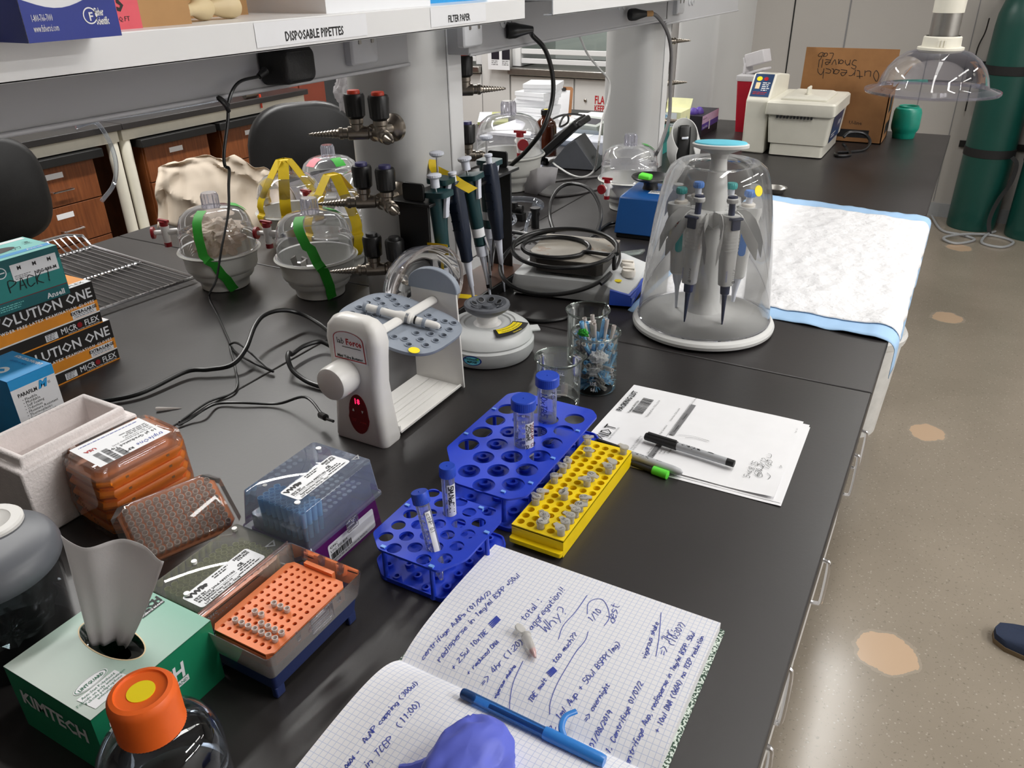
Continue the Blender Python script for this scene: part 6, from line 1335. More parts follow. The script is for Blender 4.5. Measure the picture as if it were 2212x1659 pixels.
lp = [at(1196, 500, .02), at(1188, 470, .03), at(1190, 435, .06), at(1210, 405, .085), at(1240, 397, .095), at(1275, 410, .09), at(1297, 450, .06), at(1292, 495, .03), at(1270, 515, .02), at(1245, 520, .03)]
tag(MB(M['black_rubber']).tube(smooth_path(lp, 8), .0052, n=10).build('power_cable'), 'black cord standing in a round loop behind the hot plate', 'cord')
lp = [at(1340, 478, .012), at(1315, 484, .006), at(1298, 495, .005), at(1288, 505, .005)]
tag(MB(M['black_rubber']).tube(smooth_path(lp, 8), .005, n=10).build('mixer_cable'), 'black cord leading to the blue mixer', 'cord')
lp = [at(1122, 520, .015), at(1100, 524, .012), at(1078, 545, .008), at(1066, 590, .006), at(1075, 640, .004), at(1110, 680, .004), at(1160, 694, .004), at(1210, 690, .004), at(1240, 680, .004)]
tag(MB(M['black_rubber']).tube(smooth_path(lp, 8), .0042, n=10).build('power_cable'), 'black cord running round the left side of the hot plate', 'cord')
q1, q2 = at(1332, 548, .006), at(1392, 541, .006)
for k in range(3):
    d = Vector((0, -.010 * k, 0)); o = MB(M['glass']).cyl(q1 + d + Vector((0, 0, .0)), q2 + d, .0042, n=12).build('glass_rod'); tag(o, 'thin glass rod lying between hot plate and pipette dome', 'glass rod', 'glass rods behind the hot plate')

# =================================================================== BLUE VORTEX MIXER
t = thing('vortex_mixer', 'blue vortex mixer with a black cup top and lime tape', 'vortex mixer', (-.693, 2.005, BZ), math.radians(4))
b = MB(M['vortex_blue']); b.loft([[(-.064, -.10, .012), (.064, -.10, .012), (.064, .08, .012), (-.064, .08, .012)], [(-.058, -.085, .105), (.058, -.085, .105), (.058, .07, .105), (-.058, .07, .105)], [(-.050, -.07, .112), (.050, -.07, .112), (.050, .06, .112), (-.050, .06, .112)]])
b.box(-.06, -.095, 0, .06, .075, .012, M['black']); b.build('body', t, bev=.003)
MB(M['black_rubber']).lathe([(.022, .110), (.018, .122), (.020, .130), (.048, .138), (.052, .143), (.050, .146), (.040, .140), (.0001, .138)], n=44).build('cup_top', t)
b = MB(M['lime_tape']); b.box(-.040, -.048, .141, -.008, -.018, .155, T=Matrix.Rotation(.12, 4, 'Y')); b.build('tape', t, bev=.004)
b = MB(M['label_white']).box(.008, -.05, .1121, .05, -.02, .1125); b.fill(.012, -.024, .046, 3, .007, frame((0, 0, .1128), (1, 0, 0), (0, 1, 0)), 'grey_ink'); b.build('label', t, sm=0)
MB(M['bath_blue']).rect(.015, .05, .035, .075, M['bath_blue'], frame((0, -.0975, 0), (1, 0, 0), (0, .14, 1)), .0012).build('tape_patch', t)

# =================================================================== BEAKERS
def beaker(p, r, h, label, marks, grad=True, spout=-.4):
    t = thing('beaker', label, 'beaker', (p[0], p[1], BZ), group='glass beakers')
    prof = [(r * .80, .0), (r * .93, .002), (r * .965, .008), (r * .965, h - .012), (r * .985, h - .005), (r * 1.06, h), (r * 1.03, h + .001), (r * .94, h - .006)]
    rings = []
    for pr, z in prof:
        rg = []
        for k in range(56):
            a = 2 * PI * k / 56; e = max(0, math.cos(a - spout)) ** 24 * max(0, (z - h + .02) / .02) * .16
            rg.append((pr * (1 + e) * math.cos(a), pr * (1 + e) * math.sin(a), z))
        rings.append(rg)
    MB(M['glass']).loft(rings, cap0=True, cap1=False).build('glass', t)
    rm = MB(M['glass']); rm.tube([(r * 1.045 * (1 + max(0, math.cos(a - spout)) ** 24 * .16) * math.cos(a), r * 1.045 * (1 + max(0, math.cos(a - spout)) ** 24 * .16) * math.sin(a), h) for a in [2 * PI * k / 56 for k in range(56)]], .0014, n=6, closed=True); rm.build('rim', t)
    ca = math.atan2(-p[1], -p[0]); b = MB(M['label_white']); wl = lambda x, y, z, rr=r * .975: (rr * math.cos(ca + x / rr), rr * math.sin(ca + x / rr), y)
    for x, y, s, tx in marks: b.text(tx, s, None, 'label_white', 'LEFT', warp=lambda a, c, z, x=x, y=y: wl(a + x, c + y, z), bold=.0001)
    if grad:
        for k in range(7):
            y = .012 + k * .0105; vs = [wl(-.006 + i * .002, y + j * .0006, 0) for j in (0, 1) for i in range(6)]; b.add(vs, [(i, i + 1, i + 7, i + 6) for i in range(5)], M['label_white'])
    return t, b, wl
B1, B2, B3 = (-.512, 1.192), (-.458, 1.103), (-.487, 1.022)
t, b, wl = beaker(B1, .037, .100, 'tall glass beaker behind the beaker full of pipette tips', [(-.028, .062, .008, '150'), (-.026, .048, .008, '100')], True, 1.2); b.build('graduation', t)
t2, b, wl = beaker(B2, .0385, .104, 'glass beaker full of used pipette tips and white paper wads', [(-.008, .030, .0075, '100'), (-.006, .018, .0075, '50')], True, 2.0); b.build('graduation', t2)
t3, b, wl = beaker(B3, .0365, .086, 'short empty glass beaker behind the blue capped tubes', [(-.012, .076, .007, '250 mL'), (-.026, .082, .006, '0 mL \u00b15%')], True, .55)
b.add([wl(.004 + .012 * i / 4, .034 + .022 * j, 0) for j in (0, 1) for i in range(5)], [(i, i + 1, i + 6, i + 5) for i in range(4)], M['tray_clear']); b.build('graduation', t3)
# what is in the full beaker: one mesh of a tip, many copies
rnd = random.Random(12); pr = {}
for nm, m in (('b', 'tip_blue'), ('c', 'tip_clear')): pr[nm] = MB(M[m]).lathe([(.0008, -.032), (.0022, -.008), (.0030, .012), (.0037, .02), (.0037, .028), (.0031, .028), (.0026, .01)], n=10).build('pipette_tip')
first = {'b': True, 'c': True}
cd = Vector((-B2[0], -B2[1], 0)).normalized()
for k in range(170):
    nm = 'b' if rnd.random() < .5 else 'c'; o = pr[nm] if first[nm] else pr[nm].copy()
    if not first[nm]: col.objects.link(o)
    first[nm] = False; a = rnd.uniform(0, 2 * PI)
    if k < 70: rr, z, tilt = .010 * rnd.random(), .008 + k * .0006, rnd.uniform(1.1, 1.75)          # lying across the bottom
    elif k < 155: rr, z, tilt = .027 * math.sqrt(rnd.random()), .036 + (k - 70) * .00040, rnd.uniform(.1, .75)
    else: rr, z, tilt = .026 * math.sqrt(rnd.random()), .090 + rnd.random() * .008, rnd.uniform(.08, .40)
    p = Vector((rr * math.cos(a), rr * math.sin(a), z))
    if k >= 70 and p.dot(cd) > .008: p -= cd * (.020)
    yaw = rnd.uniform(0, 2 * PI) if k < 70 else a + rnd.uniform(-.6, .6)
    if k >= 70: tilt *= min(1.0, max(.15, (.034 - p.to_2d().length) / .02))
    o.location = (B2[0] + p.x, B2[1] + p.y, BZ + p.z); o.rotation_euler = (0, tilt, yaw)
    tag(o, ('blue' if nm == 'b' else 'clear') + ' used pipette tip in the full glass beaker', 'pipette tip', 'used pipette tips in the beaker')
for k, (side, z, r) in enumerate(((-.006, .066, .0175), (.004, .042, .0170))):
    b = MB(M['tissue']); sd_ = Vector((-cd.y, cd.x, 0)); c = cd * .0185 + sd_ * -side; b.T = Matrix.Translation((B2[0] + c.x, B2[1] + c.y, BZ + z)) @ Matrix.Rotation(math.atan2(cd.y, cd.x), 4, 'Z')
    crumple(b, (0, 0, 0), r, (.75, 1.05, .85), 3.0 + k * 4, 14, .5); tag(b.build('paper_wad', sm=0), 'crumpled white paper wad in the full beaker, the %s one' % ('upper', 'lower')[k], 'paper wad')
b = MB(M['green_tape']); crumple(b, (B2[0] - .014, B2[1] - .020, BZ + .107), .0105, (1.2, .6, .9), 8.0, 10, .6); tag(b.build('tape_wad', sm=0), 'scrunched green tape on the tips in the full beaker', 'tape')

# =================================================================== PIPETTE CAROUSEL UNDER A CLEAR COVER
D = Vector((-.373, 1.443, BZ + .0042)); cA = math.atan2(-D.y, -D.x)
t = thing('pipette_carousel', 'grey round pipette carousel with a cyan topped handle under a clear cover', 'pipette carousel', D)
b = MB(M['stand_grey']).lathe([(.128, 0), (.1365, .002), (.1375, .008), (.135, .013), (.131, .015), (.128, .017), (.11, .021), (.07, .026), (.040, .030), (.034, .035)], n=72, cap0=True); b.build('base', t)
o = MB(M['stand_grey']).lathe([(.040, .028), (.030, .045), (.0285, .07), (.026, .14), (.0215, .19), (.0225, .21), (.024, .225), (.0215, .26), (.0175, .29), (.0145, .315), (.0145, .33)], n=44, cap1=True); o.build('post', t)
b = MB(M['stand_grey']); E = lambda a, c, z: [(a * math.cos(2 * PI * k / 40), c * math.sin(2 * PI * k / 40), z) for k in range(40)]
b.T = Matrix.Rotation(cA + PI / 2, 4, 'Z'); b.loft([E(.014, .014, .322), E(.018, .016, .332), E(.035, .022, .338), E(.050, .028, .343), E(.050, .028, .348), E(.047, .026, .3495)]); b.build('handle', t)
b = MB(M['top_cyan']); b.T = Matrix.Rotation(cA + PI / 2, 4, 'Z'); b.loft([E(.047, .0255, .349), E(.045, .024, .3515), E(.03, .014, .353), E(.001, .001, .3535)]); b.build('handle_pad', t)
for k in range(6):
    a = cA + math.radians((-28, 32, 92, 152, 212, 268)[k]); A = Matrix.Rotation(a - PI / 2 + PI, 4, 'Z'); b = MB(M['stand_grey'])
    # bracket reaching out from the post and the two flared hooks that grip a pipette (local -y is outward)
    b.T = A; b.loft([[(x * w, -y, z) for x, z in ((-1, h0), (1, h0), (1, h1), (-1, h1))] for y, w, h0, h1 in ((.015, .014, .195, .232), (.030, .013, .205, .232), (.042, .012, .214, .232))])
    for s in (-1, 1):
        rings = []
        for (x, y, z, hh) in ((.010, -.040, .224, .010), (.0165, -.050, .226, .011), (.0185, -.062, .220, .013), (.022, -.074, .206, .015), (.030, -.083, .188, .016), (.040, -.090, .170, .015)):
            rings.append([(s * x, y, z - hh), (s * (x + .002), y - .001, z - hh), (s * (x + .002), y - .001, z + hh), (s * x, y, z + hh)])
        b.loft(rings)
    b.build('hook', t, sm=50)
b = MB(M['dome_clear']).lathe([(.127, .019), (.1245, .05), (.117, .14), (.108, .215), (.100, .262), (.0945, .288), (.086, .307), (.074, .3165), (.062, .3155), (.054, .311), (.052, .309), (.051, .3115)], n=72); cov = b.build('cover', t)
tube_ = MB(M['dome_clear']).tube([(.0525 * math.cos(x), .0525 * math.sin(x), .3105) for x in [2 * PI * k / 48 for k in range(48)]], .0016, n=6, closed=True).build('cover_rim', t)
MB(M['lid_clear']).lathe([(.126, .018), (.1285, .018), (.1285, .021), (.126, .022)], n=72).build('cover_foot', t)
dd = cA + math.radians(48); b = MB(M['yellow_dot']); b.lathe_dir([(.0095, 0), (.0095, .0006)], (.0965 * math.cos(dd), .0965 * math.sin(dd), .283), (math.cos(dd), math.sin(dd), .3), n=24); part(b.build('sticker', t), 'round yellow sticker')
def car_pip(k, body, knobm, label, style, low=0.0):
    a = cA + math.radians((-28, 32, 92, 152, 212, 268)[k]); r = .060; p = D + Vector((r * math.cos(a), r * math.sin(a), .222))
    t = thing('pipette', label, 'pipette', p, a - PI / 2 + PI, 'pipettes in the carousel'); t.rotation_euler = (math.radians(-3 if style == 'slim' else 2), 0, a - PI / 2 + PI)
    if style == 'slim':      # grey body with navy plunger, ejector and lower shaft; local -y faces outward
        b = MB(M['pip_grey']); b.loft([[(x * w, y * d, z) for x, y in rrect(-1, -1, 1, 1, .7, 4)] for w, d, z in ((.0125, .0115, -.118), (.0130, .0125, -.112), (.0145, .0145, -.06), (.0150, .0160, -.02), (.0150, .0165, .006), (.0135, .015, .012))])
        for q in range(9): b.loft([[(x * .0153, y * .0163, z) for x, y in rrect(-1, -1, 1, 1, .7, 4)] for z in (-.052 + q * .0062, -.050 + q * .0062)])
        b.text('0.1-2.5 \u00b5l', .005, frame((.004, -.0139, -.105), (0, 0, 1), (-1, 0, 0)), 'ink'); b.text('CE', .0055, frame((.004, -.0136, -.112), (1, 0, 0), (0, 0, 1)), 'ink', bold=.0002, alignv='BOTTOM_BASELINE'); b.text('REFERENCE', .004, frame((-.010, -.0139, -.108), (0, 0, 1), (-1, 0, 0)), 'blue_ink')
        b.build('body', t)
        b = MB(M['pip_navy']); b.box(-.0085, -.0195, -.012, .0085, -.012, .010).box(-.0125, -.024, .006, .011, -.012, .0105); b.build('ejector', t, bev=.0015)
        b = MB(M['pip_navy']); b.lathe([(.0058, .010), (.0058, .034)], n=18); b.lathe([(.0095, .034), (.0105, .036), (.0105, .041), (.009, .0425)], M['pip_grey'], 24, cap0=True); b.lathe([(.009, .0425), (.0085, .0455), (.0001, .046)], n=24); b.build('plunger', t)
        b = MB(M['pip_navy']); b.lathe([(.0012, -.198), (.0016, -.192), (.0022, -.188), (.0042, -.15), (.0052, -.137), (.0085, -.135), (.0092, -.118)], n=20, cap0=True); b.build('shaft', t)
    else:
        b = MB(M['pip_grey']); b.loft([[(x * w, y * d + o_, z) for x, y in rrect(-1, -1, 1, 1, .75, 4)] for w, d, o_, z in ((.0105, .0115, 0, -.122), (.0135, .0145, 0, -.118), (.0145, .0155, 0, -.08), (.0155, .0180, -.002, -.02), (.0165, .0220, -.004, .008), (.0150, .0200, -.004, .016))])
        b.text('Thermo', .0085, frame((.0168, -.008, -.030), (0, 0, 1), (0, -1, 0)), 'red_ink', bold=.0002); b.text('SCIENTIFIC', .003, frame((.0168, -.016, -.030), (0, 0, 1), (0, -1, 0)), 'grey_ink'); b.build('body', t)
        for s in (-1, 1): 
            bb = MB(M[knobm]); bb.prism(rrect(-.007, -.075, .006, -.010, .006), 0, .0012, T=frame((s * .0152, 0, 0), (0, -s * 1.0, 0), (0, 0, 1))); bb.build('side_grip', t)
        b = MB(M['pip_white']); b.lathe([(.0062, .014), (.0062, .036)], n=18); b.build('plunger', t)
        b = MB(M[knobm]); R_ = lambda q, z: [((q + (.0007 if i % 2 else 0)) * math.cos(PI * i / 16), (q + (.0007 if i % 2 else 0)) * math.sin(PI * i / 16), z) for i in range(32)]; b.loft([R_(.0088, .034), R_(.0098, .036), R_(.0098, .042), R_(.008, .045)]); b.build('plunger_button', t)
        b = MB(M['wool']); b.lathe([(.0115, .0155), (.0125, .0165), (.0125, .0205), (.0105, .022)], n=24, cap1=True); b.build('dial', t)
        b = MB(M['pip_white']); (b.lathe([(.0018, -.205), (.0022, -.2), (.0032, -.17), (.0050, -.148), (.0085, -.135), (.0105, -.122)], n=20, cap0=True) if style == 'long' else b.lathe([(.0036, -.172), (.0042, -.165), (.0044, -.155), (.0095, -.125), (.0105, -.122)], n=20, cap0=True)); b.build('shaft', t)
    return t
car_pip(0, 'pip_grey', 'pip_navy', 'grey pipette with navy plunger, front left in the carousel', 'slim')
car_pip(1, 'pip_grey', 'pip_navy', 'grey pipette with navy plunger, front right in the carousel', 'slim')
car_pip(2, 'pip_grey', 'pip_blue', 'grey pipette with blue button and red lettering, right side of the carousel', 'short')
car_pip(3, 'pip_grey', 'pip_teal', 'grey pipette with teal button at the back right of the carousel', 'long')
car_pip(4, 'pip_grey', 'pip_blue', 'grey pipette with blue button at the back left of the carousel', 'short')
car_pip(5, 'pip_grey', 'pip_teal', 'grey pipette with teal button and long tip, left side of the carousel', 'long')

# =================================================================== BLUE TUBE RACKS
def tube_rack(o, top, holes, r, legs, base, name_label, cups, zt=.0455):
    t = thing('tube_rack', name_label, 'tube rack', (o[0], o[1], BZ))
    b = MB(M['rack_blue']).plate(top, [circ(x, y, r, 28) for x, y in holes], zt, zt + .003); b.build('top_plate', t, bev=.0006)
    b = MB(M['rack_blue']).prism(base, 0.0005, .0035)
    for i in range(len(base)):
        p, q = base[i], base[(i + 1) % len(base)]; d = Vector((q[0] - p[0], q[1] - p[1], 0)); 
        if d.length < 1e-6: continue
        n = Vector((-d.y, d.x, 0)).normalized() * .0018; b.add([(p[0], p[1], .0035), (q[0], q[1], .0035), (q[0], q[1], .0065), (p[0], p[1], .0065), (p[0] + n.x, p[1] + n.y, .0035), (q[0] + n.x, q[1] + n.y, .0035), (q[0] + n.x, q[1] + n.y, .0065), (p[0] + n.x, p[1] + n.y, .0065)], [(0, 1, 2, 3), (5, 4, 7, 6), (3, 2, 6, 7)])
    for x, y in holes: b.lathe([(cups, .0035), (cups, .008), (cups * .55, .008), (cups * .5, .0037)], n=18, T=Matrix.Translation((x, y, 0)))
    b.build('base_plate', t)
    for x, y in legs:
        l = MB(M['rack_blue']).lathe([(.0042, .003), (.0030, .006), (.0028, zt)], n=10, T=Matrix.Translation((x, y, 0))); l.box(x - .003, y - .002, zt, x + .003, y + .002, zt + .0048, M['tab_blue']); l.build('leg', t)
    return t
def octo(x0, y0, x1, y1, c, c2=None):
    c2 = c2 or c; return [(x0 + c, y0), (x1 - c2, y0), (x1, y0 + c2), (x1, y1 - c), (x1 - c, y1), (x0 + c, y1), (x0, y1 - c), (x0, y0 + c)]
def rnd_oct(P, n=4, f=.28):
    out = []
    N = len(P)
    for i in range(N):
        a, p, c = Vector(P[i - 1]), Vector(P[i]), Vector(P[(i + 1) % N]); s_ = p + (a - p) * f * min(1, .02 / (a - p).length); e = p + (c - p) * f * min(1, .02 / (c - p).length)
        for k in range(n + 1): u = k / n; q = (1 - u) ** 2 * s_ + 2 * u * (1 - u) * p + u * u * e; out.append((q.x, q.y))
    return out
bo = (-.462, .825); hb = []
for cxx, st, n in ((-.409, .728, 6), (-.442, .709, 6), (-.4755, .7275, 6), (-.5105, .746, 5)):
    for k in range(n): hb.append((cxx - bo[0], st + k * .0374 - bo[1]))
hb = [p for p in hb if not (p[0] < -.045 and p[1] < -.065)]
big = rnd_oct([(-.068 + .052, -.129), (.062, -.129), (.080, -.112), (.080, .112), (.066, .127), (-.058, .127), (-.072, .112), (-.072, -.062)])
tube_rack(bo, big, hb, .0148, [(.072, -.085), (.072, -.02), (.072, .06), (.050, -.118), (-.066, -.02), (-.066, .06), (-.035, .118)], rnd_oct([(x * 1.04 + .002, y * 1.03 + .0) for x, y in [(-.068 + .052, -.129), (.062, -.129), (.080, -.112), (.080, .112), (.066, .127), (-.058, .127), (-.072, .112), (-.072, -.062)]]), 'large blue tube rack holding the two big capped tubes', .0085)
so_ = (-.4495, .607); hs = []
for cxx, st in ((-.408, .566), (-.4285, .5535), (-.449, .566), (-.4697, .5535), (-.4905, .566)):
    for k in range(5 if st > .56 else 5): 
        y = st + k * .0245
        if y < .668: hs.append((cxx - so_[0], y - so_[1]))
sm_ = [(-.036, -.063), (.046, -.063), (.064, -.030), (.064, .050), (.052, .064), (-.044, .064), (-.060, .048), (-.060, -.042)]
tube_rack(so_, rnd_oct(sm_), hs, .0088, [(.036, -.060), (-.032, -.058), (.060, .02), (-.054, .02), (.03, .058)], rnd_oct([(x * 1.03 + .0, y * 1.03 + .004) for x, y in sm_]), 'small blue tube rack holding the two thin capped tubes', .0052)
def tube(p, r, h, label, tilt=(0, 0, 0), big=True, script=(), nums=(), liq=0):
    t = thing('centrifuge_tube', label, 'centrifuge tube', p, group='blue capped centrifuge tubes'); t.rotation_euler = tilt
    cone = .014 if big else .021; ch = .0145 if big else .0135
    MB(M['tube_clear']).lathe([(.0022, 0), (r * .97, cone), (r, cone + .004), (r, h - ch - .002), (r * 1.02, h - ch + .002)], n=36, cap0=True).build('tube', t)
    if liq: MB(M['tube_clear']).lathe([(.002, .001), (r * .92, cone), (r * .94, liq), (.0001, liq)], n=28).build('contents', t)
    b = MB(M['cap_blue']); rc = r * 1.20; R_ = lambda q, z, a=.0004: [((q + (a if i % 2 else 0)) * math.cos(PI * i / 40), (q + (a if i % 2 else 0)) * math.sin(PI * i / 40), z) for i in range(80)]
    b.loft([R_(rc, h - ch), R_(rc, h - .0015), R_(rc * .95, h, 0), R_(rc * .3, h - .0003, 0)]); b.lathe([(.0011, h - .0003), (.0008, h + .0008)], n=10, cap1=True); b.build('cap', t)
    ca = math.atan2(-p[1], -p[0]); g = MB(M['label_white'])
    wl = lambda x, y, z, rr=r + .0003: (rr * math.cos(ca + x / rr), rr * math.sin(ca + x / rr), y)
    for (s, x, y, sz) in nums: g.text(s, sz, None, 'label_white', 'RIGHT', warp=lambda a, c, z, x=x, y=y: wl(a + x, c + y, z), bold=.0001)
    for y in [n[2] - n[3] * .35 for n in nums]: g.add([wl(-.012 + i * .002 if big else -.0085 + i * .001, y + j * .0005, 0) for j in (0, 1) for i in range(4)], [(i, i + 1, i + 5, i + 4) for i in range(3)], M['label_white'])
    if nums: g.build('graduation', t, sm=0)
    for (x0, x1, y0, y1, lines) in script:
        q = MB(M['label_white']); q.loft([[wl(x0 + (x1 - x0) * i / 6, y, 0, r + .0005) for i in range(7)] for y in (y0, y1)], cap0=False, cap1=False, closed=False)
        for (s, xo, sz, m, w) in lines: pen(q, s, sz, None, m, w, slant=.1, jit=.2, warp=lambda a, c, z, xo=xo: wl(x0 + xo + c, y1 - .002 - a, z, r + .0008))
        q.build('label', t, sm=0)
    return t
nb = [(str(45 - 5 * k), .002, .099 - .0092 * k, .0052) for k in range(9)]
tube((-.443, .821, BZ + .004), .0142, .117, 'big blue capped tube with a handwritten white label, nearer in the large rack', (0, 0, 0), True, [(.002, .017, .030, .084, [('250mM. pH', .0015, .0062, 'ink', .0009), ('SODIUM. CIT', .009, .0055, 'maroon_ink', .0009)])], nb, .035)
tx = tube((-.4445, .896, BZ + .004), .0142, .117, 'big blue capped tube with blue scribbles, farther in the large rack', (0, 0, 0), True, [], [], .05)
g = MB(M['blue_ink']); p = (-.4445, .896); ca = math.atan2(-p[1], -p[0]); wl2 = lambda x, y, z: (.0146 * math.cos(ca + x / .0146), .0146 * math.sin(ca + x / .0146), y)
pen(g, '10xTBE MgCl', .0085, None, 'blue_ink', .0012, jit=.3, warp=lambda a, c, z: wl2(-.009 + c, .096 - a, z)); pen(g, 'X:5', .006, None, 'ink', .0008, warp=lambda a, c, z: wl2(.007 + c, .096 - a, z)); part(g.build('handwriting', tx, sm=0), 'blue handwriting on the tube')
tube((-.449, .640, BZ + .004), .0081, .113, 'thin blue capped tube labelled in black, upright in the small rack', (0, 0, 0), False, [(-.002, .0095, .036, .090, [('5M.NaCl.X', .002, .0062, 'ink', .0012)])], [])
ns = [(str(13 - k), -.001, .088 - .0056 * k, .0042) for k in range(11)]
tube((-.4195, .572, BZ + .008), .0081, .113, 'thin blue capped tube leaning in the small rack', (math.radians(-5), math.radians(-15), 0), False, [(.001, .008, .034, .090, [('ctNP O1', .002, .0045, 'grey_ink', .0006)])], ns)

# =================================================================== YELLOW MICROTUBE RACK AND TUBES
yx = [-.378 + k * .0139 for k in range(5)]; yy = [.690 + k * .01355 for k in range(16)]; yz = .0265
t = thing('microtube_rack', 'bright yellow perforated rack holding small microtubes', 'microtube rack', (0, 0, BZ))
b = MB(M['rack_yellow']).plate([(-.3855, .680), (-.3145, .680), (-.3145, .905), (-.3855, .905)], [circ(x, y, .0051, 18) for x in yx for y in yy], yz - .003, yz)
b.loft([[(x, y, z) for x, y in ((-.3855, .680), (-.3145, .680), (-.3145, .905), (-.3855, .905))] for z in (.0006, yz - .0015)], cap0=True, cap1=False)
for x in yx:
    for y in yy: b.lathe([(.0052, yz - .0015), (.0048, .004), (.0001, .0035)], n=12, T=Matrix.Translation((x, y, 0)))
b.prism(rrect(-.3855, .672, -.3145, .682, .003), .005, .011); b.prism(rrect(-.3855, .903, -.3145, .910, .003), .012, .018); b.build('rack', t)
TU = [((1225, 685), 'Zn 1', 25), ((1168, 765), 'MgCl', -10), ((1515, 768), '', 160), ((1062, 880), '1M HCl', 120), ((1025, 922), 'NaCl', 160), ((945, 1005), 'EDTA', 30), ((843, 1130), '1x', 30), ((795, 1182), 'BSPP', 150), ((1253, 992), 'HCl', -10), ((1202, 1033), 'M', 200), ((1382, 932), '05', 150), ((1422, 890), '', 150), ((1020, 1145), 'NaOH', 90), ((1207, 1190), '6/2', 20), ((1150, 1232), 'DNA', 20), ((1112, 1285), 'E-1', 150), ((1068, 1335), '1/11', 170), ((1030, 1383), '1/16', 150), ((982, 1438), '5', 150), ((876, 1330), '15-15', 140), ((818, 1380), '9-15', 80)]
used = set(); p0 = None; tb0 = None
ROW = ('first', 'second', 'third', 'fourth', 'fifth')
def mt_body():
    b = MB(M['tube_clear_small']).lathe([(.0012, -.012), (.0032, -.006), (.0046, .004), (.0048, .016), (.0056, .0165), (.0056, .0185), (.0048, .0187)], n=20, cap0=True); return b
def mt_lid(text, seed):
    b = MB(M['tube_clear_small']); P = [(.0062 * math.cos(a), .0062 * math.sin(a)) for a in [2 * PI * k / 20 for k in range(20)]]; P2 = P[:1] + [(.0105, .0022)] + [p for p in P[1:-1]] + [(.0105, -.0022)]
    b.prism([(.0105, -.0026), (.0105, .0026)] + [p for p in P[2:-1]], .0188, .0203); b.lathe([(.0048, .0203), (.0050, .0208), (.0001, .0208)], n=20)
    if text: pen(b, text, .0042, frame((-.0048 + .0 * len(text), -.0018, .0211), (1, 0, 0), (0, 1, 0)), 'ink', .0004, adv=4.4, jit=.4, seed=seed)
    return b
me_body = None
for k, ((u_, v_), tx_, rot) in enumerate(TU):
    px, py = 950 + u_ * .26522, 780 + v_ * .26522; q = at(px, py, yz); i = min(range(5), key=lambda i: abs(yx[i] - q.x)); j = min(range(16), key=lambda j: abs(yy[j] - q.y))
    for (di, dj) in ((0, 0), (0, 1), (0, -1), (1, 0), (-1, 0), (1, 1), (-1, -1)):
        if (i + di, j + dj) not in used and 0 <= i + di < 5 and 0 <= j + dj < 16: i += di; j += dj; break
    used.add((i, j))
    nth = ('at the near end', 'near the front', 'in the front half', 'around the middle', 'in the rear half', 'near the far end')[min(5, j * 6 // 16)]
    t = thing('microtube', 'small milky microtube %s in the yellow rack, hole %d along, %d across' % (('marked ' + tx_) if tx_ else 'with a blank lid', j + 1, i + 1), 'microtube', (yx[i], yy[j], BZ + yz - .009), math.radians(rot), 'microtubes in the yellow rack')
    if me_body is None: ob = mt_body().build('tube', t); me_body = ob.data
    else: ob = bpy.data.objects.new('tube', me_body); col.objects.link(ob); ob.parent = t
    lo = mt_lid(tx_, k).build('lid', t); lo.rotation_euler = (math.radians((k * 37) % 13 - 6), math.radians((k * 23) % 11 - 4), 0)

# =================================================================== NOTEBOOK
NX0, NX1, SP, NY1 = -.3915, -.1135, .4535, .6485
t = thing('notebook', 'open squared paper notebook covered with blue handwriting', 'notebook', (0, 0, BZ))
def zr(y): u = (y - SP) / (NY1 - SP); return .0035 + .0115 * (1 - math.exp(-u * 9)) + .004 * math.sin(min(1, u) * PI) 
def zl(y): u = (SP - y) / .2; return .0035 + .026 * (1 - math.exp(-u * 7)) * (1 - .62 * max(0, u) ** 1.3)
N_ = 40
def page(zf, ya, yb, x0, x1, sag=0):
    b = MB(M['squared_paper']); top = []; n2 = 10
    for k in range(N_ + 1):
        y = ya + (yb - ya) * k / N_; top.append((y, zf(y)))
    for k in range(N_):
        (ya_, za), (yb_, zb) = top[k], top[k + 1]
        for i in range(n2):
            xa, xb = x0 + (x1 - x0) * i / n2, x0 + (x1 - x0) * (i + 1) / n2; b.add([(xa, ya_, za), (xb, ya_, za), (xb, yb_, zb), (xa, yb_, zb)], [(0, 1, 2, 3) if yb > ya else (3, 2, 1, 0)])
    for x, fl in ((x0, 0), (x1, 1)):
        for k in range(N_): (ya_, za), (yb_, zb) = top[k], top[k + 1]; b.add([(x, ya_, .003), (x, yb_, .003), (x, yb_, zb), (x, ya_, za)], [(0, 1, 2, 3)], M['paper'])
    y, z = top[-1]; b.add([(x0, y, .003), (x1, y, .003), (x1, y, z), (x0, y, z)], [(0, 1, 2, 3)], M['paper'])
    return b
def zdet(zf): return lambda y: zf(y) + .0006
b = page(zr, SP, NY1, NX0, NX1)
def note(k, text, a, e, zf=zr, size=None, m='blue_ink', w=.0007, slant=.3):
    ua, va = 650 + a[0] * .42948, 1150 + a[1] * .42948; ue, ve = 650 + e[0] * .42948, 1150 + e[1] * .42948
    p = at(ua, va, .016); q = at(ue, ve, .016)
    for _ in range(2): p = at(ua, va, zf(p.y)); q = at(ue, ve, zf(q.y))
    d = Vector((q.x - p.x, q.y - p.y)); W_ = d.length; n = sum(.55 if ch in 'il.,:!I' else 1 for ch in text); sz = W_ / (n * 5.6 / 7) if not size else size; d.normalize(); up = Vector((-d.y, d.x)); sc = W_ / (n * 5.6 * sz / 7)
    pen(b, text, sz, None, m, w, slant, .45, warp=lambda x, y, z: (p.x + d.x * x * sc + up.x * y, p.y + d.y * x * sc + up.y * y, zf(p.y + d.y * x * sc + up.y * y) + .0005), seed=k)
